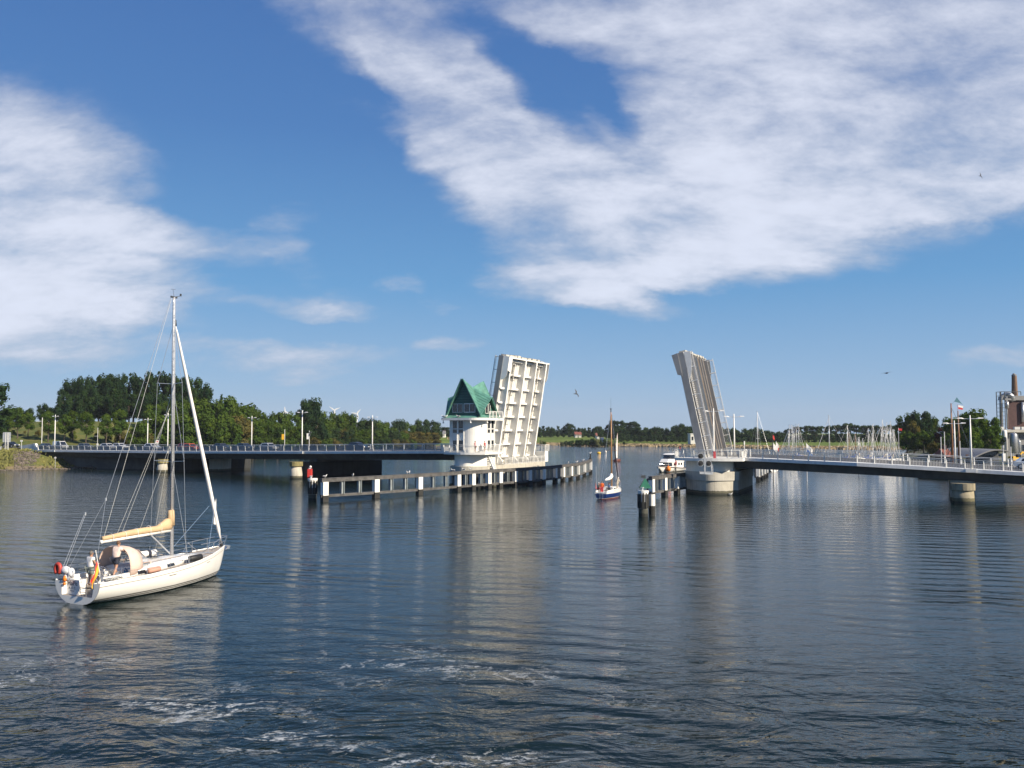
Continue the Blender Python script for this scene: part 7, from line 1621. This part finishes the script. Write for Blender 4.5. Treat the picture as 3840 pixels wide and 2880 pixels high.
def box_house(px0, px1, ytop, yb, Y, depth, wallm, roofm, label, name='house', gable=True, roofh=.45, win=0):
    a_ = at(px0, yb, Y); b_ = at(px1, ytop, Y); g = land_h((a_.x+b_.x)/2, Y) if Y > 300 else 2.0
    z1 = b_.z; w_ = b_.x-a_.x; H = z1-g; o0 = Vector(((a_.x+b_.x)/2, Y, g)); r = empty(name, o0, 0, label, name.replace('_',' ')); he = H*(1-roofh) if gable else H
    mb = MB(); mb.box((0,depth/2,he/2), (w_,depth,he)); wl = mb.build('wall', wallm, r)
    if gable:
        mb = MB(); mb.loft([[Vector((-w_/2-.3,-.4,he-.1)),Vector((-w_/2-.3,depth/2,H)),Vector((-w_/2-.3,depth+.4,he-.1))],[Vector((w_/2+.3,-.4,he-.1)),Vector((w_/2+.3,depth/2,H)),Vector((w_/2+.3,depth+.4,he-.1))]]); rf = mb.build('roof', roofm, r)
        mb = MB(); mb.box((w_*.2,depth*.5,H+.2), (.6,.6,1.0)); mb.build('chimney', M['brick'], rf)
    else:
        mb = MB(); mb.box((0,depth/2,H+.1), (w_+.4,depth+.4,.25)); mb.build('roof', roofm, r)
    n = win or max(2, int(w_/2.2))
    for k in range(n):
        mb = MB(); mb.box((-w_/2+w_*(k+.5)/n,-.04,he*.55), (w_/n*.45,.08,he*.35)); mb.build('window', M['glass'], wl)
    return r
TILE = mat('red_roof_tiles', (.24,.085,.06), .8, var=.2, vscale=1); PW = mat('pale_house_wall', (.70,.68,.63), .8, var=.05)
box_house(3549,3560,1620,1700,240,3,M['brick'],M['sheet'],'brown brick building between the purple tree and the ship masts','building',False)
box_house(3552,3572,1684,1712,170,5,M['brick'],TILE,'low red shed roof behind the railing beside the two ship masts','shed')
box_house(2157,2166,1619,1640,600,9,PW,TILE,'left one of two red roofed houses among the far trees','house')
box_house(2170,2180,1620,1640,603,9,PW,TILE,'right one of two red roofed houses among the far trees','house')
box_house(2236,2240,1624,1640,585,8,PW,TILE,'tiny red roofed house among the far trees behind the blossoming bushes','house')
box_house(2239,2247,1638,1648,520,5,PW,M['sheet'],'tiny white hut above the far shore bushes','hut',False)
box_house(2254,2264,1641,1648,520,5,CL['blue'],M['sheet'],'tiny blue hut above the far shore bushes','hut',False)
box_house(2590,2618,1627,1660,500,8,PW,M['white'],'white stepped building among trees directly left of the right raised leaf','building',False)
box_house(1660,1668,1615,1640,600,9,PW,M['sheet'],'pale farmhouse between distant trees just left of the tower wall','house')
box_house(-30,9,1580,1600,275,8,mat('pale_yellow_wall',(.75,.68,.42),.7),M['white'],'pale yellow building corner at the left picture edge above the trees','building')
row([(1628,1600),(1700,1606)], 17, 'conifer', 'far', lambda x: 640, lambda i: ordn(i)+' distant tree from the left beside the tower wall beyond the green field', 'distant trees left of the tower', 2.2, 5, 41, kinds=['conifer','round'])
row([(1500,1622),(1700,1618)], 24, 'round', 'far', lambda x: 625, lambda i: ordn(i)+' low distant tree from the left beyond the green field by the tower', 'low distant trees left of the tower', 1.7, 5, 42)

# ------------------------------------------------------------------ wind turbines
def turbine(px, hub_y, Y, rot, blen_px, label):
    h = at(px, hub_y, Y); g = 8.0; r = empty('wind_turbine', (h.x, Y, g), 0, label, 'wind turbine', 'distant wind turbines'); H = h.z-g; Lb = blen_px*Y/FPX; k = 1.5
    mb = MB(); mb.smooth(); mb.tube([(0,0,0),(0,0,H)], [2.2*k,1.1*k], 12); mb.build('tower', M['white'], r)
    mb = MB(); mb.box((0,1,H+.5), (3.2,7,3.2)); mb.build('nacelle', M['white'], r)
    mb = MB(); mb.ball((0,-3.5,H+.5), 1.9, 10, 8); hb = mb.build('hub', M['white'], r)
    for j in range(3):
        a_ = rot+j*2*pi/3; d = Vector((sin(a_),0,cos(a_))); s_ = Vector((cos(a_),0,-sin(a_))); c = Vector((0,-3.8,H+.5))
        mb = MB(); mb.loft([[c+d*Lb*f+s_*w_*.35*k*1.3, c+d*Lb*f+Vector((0,.5*k,0)), c+d*Lb*f-s_*w_*.65*k*1.3, c+d*Lb*f-Vector((0,.4*k,0))] for f, w_ in ((.02,1.2),(.2,2.6),(.6,1.6),(1.0,.4))]); mb.build('blade', M['white'], r)
turbine(1255,1539,3000,-.95,24,'left wind turbine above the trees with one blade pointing up left')
turbine(1339,1552,2800,.72,22,'right wind turbine above the trees with its tower visible')
turbine(1070,1545,3000,-.08,20,'wind turbine of which only one upright blade shows above the trees')

# ------------------------------------------------------------------ vehicles
TYRE = M['black']
def car(x, y, z, rz, bodyc, label, L=4.3, Wd=1.75, Hh=1.45, van=False, name='parked_car', group='cars on the left bridge', cat='car'):
    r = empty(name, (x, y, z), rz, label, cat, group); bm_ = mat('car_paint_'+label.split()[0], bodyc, .3, .1, coat=.8)
    if van: prof = [(-L/2,.35),(-L/2,1.0),(-L/2+.05,Hh),(L*.18,Hh),(L*.34,1.05),(L/2-.05,.85),(L/2,.35)]
    else: prof = [(-L/2,.35),(-L/2+.02,.85),(-L*.42,.95),(-L*.30,Hh-.05),(-L*.18,Hh),(L*.08,Hh-.02),(L*.24,.93),(L/2-.15,.75),(L/2,.55),(L/2,.35)]
    mb = MB(); hw = Wd/2
    low = [(x_, min(z_, .92)) for x_, z_ in prof]
    mb.loft([[Vector((x_, s_*hw*(1.0 if abs(s_) < .95 else .93), z_ if abs(s_) < .95 else max(.35, z_-.04))) for x_, z_ in low] for s_ in (-1,-.9,.9,1)]); mb.build('body', bm_, r)
    mb = MB(); up = [(x_, max(z_, .90)) for x_, z_ in prof if z_ > .80]
    mb.loft([[Vector((x_*.98, s_*hw*(.90-.16*((z_-.9)/(Hh-.9))), z_)) for x_, z_ in up] for s_ in (-1,1)]); cab = mb.build('cabin', bm_, r)
    for s_ in (-1,1):
        mb = MB(); a0_, a1_ = (-L*.28, L*.12) if not van else (-L*.1, L*.22); q = lambda x_, z_: Vector((x_, s_*(hw*(.905-.16*((z_-.9)/(Hh-.9)))+.005), z_))
        mb.add([q(a0_-.1,.96), q(a1_+.25,.96), q(a1_-.12,Hh-.12), q(a0_+.12,Hh-.12)], [(0,1,2,3)]); mb.build('side_window', M['glass'], cab)
    fx = lambda z_, f: (L*.08+(L*.24-L*.08)*(Hh-z_)/(Hh-.93))*.98+.03 if not van else (L*.18+(L*.34-L*.18)*(Hh-z_)/(Hh-1.05))*.98+.03
    mb = MB(); mb.add([Vector((fx(1.0,0),-hw*.78,1.0)), Vector((fx(1.0,0),hw*.78,1.0)), Vector((fx(Hh-.1,0),hw*.68,Hh-.1)), Vector((fx(Hh-.1,0),-hw*.68,Hh-.1))], [(0,1,2,3)]); mb.build('windscreen', M['glass'], cab)
    for sx in (-1,1):
        for sy in (-1,1):
            mb = MB(); c = Vector((sx*L*.31, sy*(hw-.1), .33)); mb.tube([c-Vector((0,.1,0)), c+Vector((0,.1,0))], .33, 14); w_ = mb.build('wheel', TYRE, r)
            mb = MB(); mb.tube([c+Vector((0,sy*.08,0)), c+Vector((0,sy*.115,0))], .19, 10); mb.build('rim', M['galv'], w_)
    for sy in (-1,1):
        mb = MB(); mb.box((L/2+.0, sy*hw*.68, .66), (.06,.36,.16)); mb.build('headlight', mat('headlamp', (.85,.85,.82), .15) if 'HL' not in M else M['HL'], r)
        mb = MB(); mb.box((-L/2-.0, sy*hw*.75, .8), (.05,.22,.2)); mb.build('tail_light', M['red'], r)
    return r
M['HL'] = mat('headlamp', (.85,.85,.82), .15)
def on_bridge(px, lane):
    """a point on the left bridge road under photo column px, lane metres from the near edge"""
    best = None
    for s in sample(LEFT_N, .5):
        p = s[0]+s[3]*lane; x = CX+FPX*p.x/p.y
        if best is None or abs(x-px) < best[0]: best = (abs(x-px), p, s[1]+.11, atan2(s[2].y, s[2].x))
    return best[1:]
CARS = [(178,5.0,(.04,.05,.07),'dark car on the left bridge between the first two rail posts',0),(232,5.0,(.72,.72,.72),'white van on the bridge just right of the first street lamp',1),
 (322,5.0,(.10,.11,.12),'dark grey car on the left bridge under the small roadside trees',0),(410,5.0,(.55,.55,.56),'pale silver car on the left bridge left of the yacht stays',0),
 (455,8.5,(.65,.65,.66),'white car in the far lane of the bridge behind the yacht stays',0),(575,5.0,(.62,.62,.63),'whitish car on the bridge directly left of the yacht mast',0),
 (720,5.0,(.62,.12,.03),'orange car on the bridge just right of the yacht mast',0),(700,8.5,(.35,.04,.03),'dark red car beside the orange car on the bridge',0),
 (832,5.0,(.05,.05,.06),'black car on the left bridge, first right of the furled headsail',0),(918,5.0,(.035,.045,.06),'dark blue car between the furled headsail and the silver car',0),
 (1010,5.0,(.45,.46,.48),'silver car on the bridge left of the middle street lamp',0),(1345,5.0,(.02,.02,.028),'black estate car driving alone on the bridge nearest the tower',0)]
for (px, lane, c, lab, van) in CARS:
    p, z, a_ = on_bridge(px, lane); car(p.x, p.y, z, a_, c, lab, 4.6 if van else 4.3, 1.8, 1.95 if van else 1.48, bool(van))
p = P2(45, 219); car(p.x, p.y, 4.55, -.35, (.02,.025,.035), 'dark blue car with bright headlights on the road by the bank', 4.3, 1.8, 1.5, False, 'parked_car', None)
p = P2(3836, 150); car(p.x, p.y, 2.0, .2, (.25,.02,.02), 'dark red car parked beside the factory behind the rail', 4.3, 1.8, 1.5, False, 'parked_car', None)
p = P2(3800, 111); car(p.x+1, p.y-2, 4.0, -.42, (.55,.60,.66), 'pale blue car behind the right railing at the picture edge', 4.3, 1.8, 1.45, False, 'passing_car', None)
# yellow excavator by the silos
def digger():
    Y = 180; t = at(3806,1712,Y); r = empty('excavator', (t.x, Y, 2.0), .2, 'yellow excavator working before the silver silos', 'excavator'); r.scale = (.6,.6,.6)
    mb = MB(); mb.box((0,0,.45), (3.4,2.4,.8)); mb.build('tracks', M['black'], r)
    mb = MB(); mb.box((0,0,1.5), (3.4,2.3,1.1)); mb.box((-1.1,0,2.2), (1.0,2.1,.5)); mb.build('body', M['yellow'], r)
    mb = MB(); mb.box((.9,-.5,2.5), (1.3,1.1,1.3)); mb.build('cab', M['glass'], r)
    mb = MB(); mb.bar((1.4,.3,1.9), (3.4,.3,4.0), .35, .45); mb.bar((3.4,.3,4.0), (4.8,.3,2.6), .3, .35); mb.build('boom', M['yellow'], r)
    mb = MB(); mb.box((4.8,.3,2.2), (.7,.8,.7)); mb.build('bucket', M['dark'], r)
digger()
# signs and posts on the left bank
def bank_things():
    g = lambda px, Y: (P2(px, Y).x, Y, land_h(P2(px, Y).x, Y))
    x, y, z = g(28, 203); r = empty('road_sign', (x,y,z), 0, 'large grey sign board seen from behind on a lattice mast at the left edge', 'sign')
    mb = MB(); mb.box((0,.1,3.15), (1.85,.08,2.3)); mb.build('sign_board', M['galv'], r)
    mb = MB(); mb.tube([(-.25,0,0),(-.25,0,4.2)], .07, 6); mb.tube([(.2,0,0),(.2,0,4.2)], .06, 6); mb.tube([(.5,0,0),(.5,0,4.2)], .06, 6)
    for k in range(9): mb.bar((.2,0,.2+k*.42), (.5,0,.55+k*.42), .04)
    mb.build('mast', M['galvl'], r)
    x, y, z = g(85, 203); r = empty('road_sign', (x,y,z), 0, 'small pale square sign on a thin post on top of the bank', 'sign')
    mb = MB(); mb.tube([(0,0,0),(0,0,2.0)], .05, 6); mb.build('post', M['galvl'], r); mb = MB(); mb.box((0,-.05,2.2), (.6,.05,.38)); mb.build('sign_board', M['galvl'], r)
    x, y, z = g(213, 198.8); r = empty('tide_sign', (x,y,.2), 0, 'thin post with a small round sign at the water below the bridge end', 'sign')
    mb = MB(); mb.tube([(0,0,-.5),(0,0,2.5)], .045, 6); mb.build('post', M['galv'], r); mb = MB(); mb.tube([(0,-.05,2.35),(0,.02,2.35)], .24, 12); mb.build('sign_board', M['galvl'], r)
    x, y, z = g(6, 203); mb = MB(); mb.box((0,0,.45), (.36,.36,.9)); mb.box((0,0,.95), (.42,.42,.1)); tag(mb.build('litter_bin', M['galv'], None, loc=(x,y,z)), 'small grey box post beside the road at the far left edge', 'post')
    t = at(159, 1566, 230); r = empty('signal_gantry', (t.x, 230, 4.5), 0, 'grey pole with a sideways arm among the roadside trees at the left', 'gantry')
    mb = MB(); mb.tube([(0,0,0),(0,0,t.z-4.5)], .1, 6); mb.build('pole', M['galvl'], r); mb = MB(); mb.bar((0,0,t.z-4.5-.95), (-1.7,0,t.z-4.5-.95), .12); mb.build('arm', M['galvl'], r)
bank_things()
# people on the tower balcony
for (a_, b_, lab, sh) in ((2.15,-3.0,'person in pink top standing on the tower balcony, left of two','pink'),(3.05,-1.6,'person in red top standing on the tower balcony by the right windows','red')):
    q = loc(a_, b_, 5.52); person(q, atan2(-uB.y, -uB.x)+pi/2, lab, {}, CL[sh], CL['darkgrey'], HAIR['dark'], SKIN, scale=.97)
q = P2(3475+92, 108); 
# ------------------------------------------------------------------ birds
GW = mat('gull_white', (.75,.75,.74), .8); GG = mat('gull_grey', (.28,.29,.31), .8); GB = mat('gull_dark', (.05,.05,.055), .8); BEAK = mat('beak_yellow', (.6,.35,.05), .5)
def gull_sitting(loc_, rz, label, s=1.0):
    r = empty('gull', loc_, rz, label, 'gull', 'gulls resting on the bridge works'); r.scale = (s,)*3
    mb = MB(); mb.smooth(); mb.loft([[Vector((x_, w_*cos(t), z_+h_*sin(t))) for t in [2*pi*k/8 for k in range(8)]] for x_, w_, h_, z_ in ((-.27,.01,.01,.17),(-.15,.06,.05,.17),(0,.085,.08,.17),(.11,.07,.075,.20),(.15,.045,.05,.27),(.19,.045,.045,.32),(.225,.02,.02,.32))]); 
    for sy in (-.03,.03): mb.tube([(.0,sy,.0),(.0,sy,.12)], .008, 4)
    mb.build('body', GW, r)
    mb = MB(); mb.smooth()
    for sg in (-1,1): mb.ball((-.08,sg*.075,.20), .14, 8, 6, (1.3,.22,.42))
    mb.build('wing', GG, r); mb = MB(); mb.tube([(.22,0,.318),(.275,0,.305)], [.012,.004], 5); mb.build('beak', BEAK, r)
G = [(1225,1786,108.5,'gull on the near end of the long fender wall'),(1324,1776,111,'gull standing on the long fender wall between the first two white posts'),(1528,1774,117.4,'left one of two gulls close together on the fender wall left of the tower'),(1537,1774,117.8,'right one of two gulls close together on the fender wall left of the tower'),
 (1700,1760,124.5,'first gull on the fender wall below the tower base'),(1741,1759,126.4,'second gull on the fender wall below the tower base'),(1763,1758,127.4,'third gull on the fender wall below the tower base'),
 (2131,1732,151.5,'gull on the fender wall right of the leaf, left of three'),(2162,1731,156.3,'gull on the fender wall right of the leaf, middle of three'),(2186,1724,164,'gull on the fender wall right of the leaf, right of three')]
Rg = random.Random(1)
def wall_pt(px):
    best = None
    for (A, B) in zip(FL, FL[1:]):
        for k in range(41):
            p = A.lerp(B, k/40); x = CX+FPX*p.x/p.y
            if best is None or abs(x-px) < best[0]: best = (abs(x-px), p)
    return best[1]
for (px, py, Y, lab) in G: gull_sitting(v3(wall_pt(px), ZT+.02), Rg.uniform(0, 6), lab, 1.25)
gull_sitting(loc(-3.4,-3.3,10.8), 2.5, 'gull at the left corner of the tower eaves', 1.3); gull_sitting(loc(-2.8,-3.4,10.8), .5, 'second gull from the left on the tower eaves', 1.3); gull_sitting(loc(-.6,-3.45,10.8), 2.9, 'gull alone in the middle of the tower eaves', 1.3)
gull_sitting(v3(t_, 3.9), .6, 'gull perched on the capped pile at the far end of the fender wall', 1.3)
gull_sitting((29.9,118.0,-.08), .2, 'gull floating at the right foot of the round pier', 1.2)
def gull_flying(px, py, Y, span, bank, rz, dark, label, up=.25):
    p = at(px, py, Y); r = empty('flying_gull', p, rz, label, 'gull'); s = span/1.3; r.scale = (s,)*3; r.rotation_euler = (bank, 0, rz); c = GB if dark else GG
    mb = MB(); mb.smooth(); mb.loft([[Vector((x_, w_*cos(t), w_*sin(t))) for t in [2*pi*k/8 for k in range(8)]] for x_, w_ in ((-.28,.015),(-.15,.05),(0,.075),(.14,.06),(.2,.045),(.26,.01))]); mb.build('body', c, r)
    for sg in (-1,1):
        mb = MB(); mb.loft([[Vector((.07,sg*.03,.02)),Vector((-.10,sg*.03,.0)),Vector((-.02,sg*.03,.04))],[Vector((.12,sg*.30,up*.30)),Vector((-.07,sg*.30,up*.30)),Vector((.03,sg*.30,up*.30+.02))],[Vector((.02,sg*.65,up*.25)),Vector((-.04,sg*.65,up*.25)),Vector((-.01,sg*.65,up*.25+.01))]]); mb.build('wing', c, r)
    mb = MB(); mb.extrude([Vector((-.22,-.03,0)),Vector((-.38,-.08,0)),Vector((-.38,.08,0)),Vector((-.22,.03,0))], (0,0,.01)); mb.build('tail', c, r)
gull_flying(3325,1399,90,1.35,.15,.2-1.6,True,'dark bird gliding with spread wings above the marina masts',.15)
gull_flying(2161,1477,100,1.2,.9,.5,True,'dark bird banking in the sky right of the cream leaf',.6)
gull_flying(3677,660,70,.6,1.2,.3,True,'small dark bird high in the sky at the right',.5)
# ------------------------------------------------------------------ air
def make_haze():
    me_ = MB(); me_.box((0, 1420, 38), (3000, 3160, 82)); hz = me_.build('haze', []); hz['kind'] = 'stuff'
    m = bpy.data.materials.new('air'); t = NT(nodes_of(m)); pv = t.n('ShaderNodeVolumePrincipled'); pv.inputs['Density'].default_value = .00008; pv.inputs['Color'].default_value = (.80,.88,1,1)
    out = t.n('ShaderNodeOutputMaterial'); t.l(pv.outputs[0], out.inputs['Volume']); hz.data.materials.append(m)
make_haze()
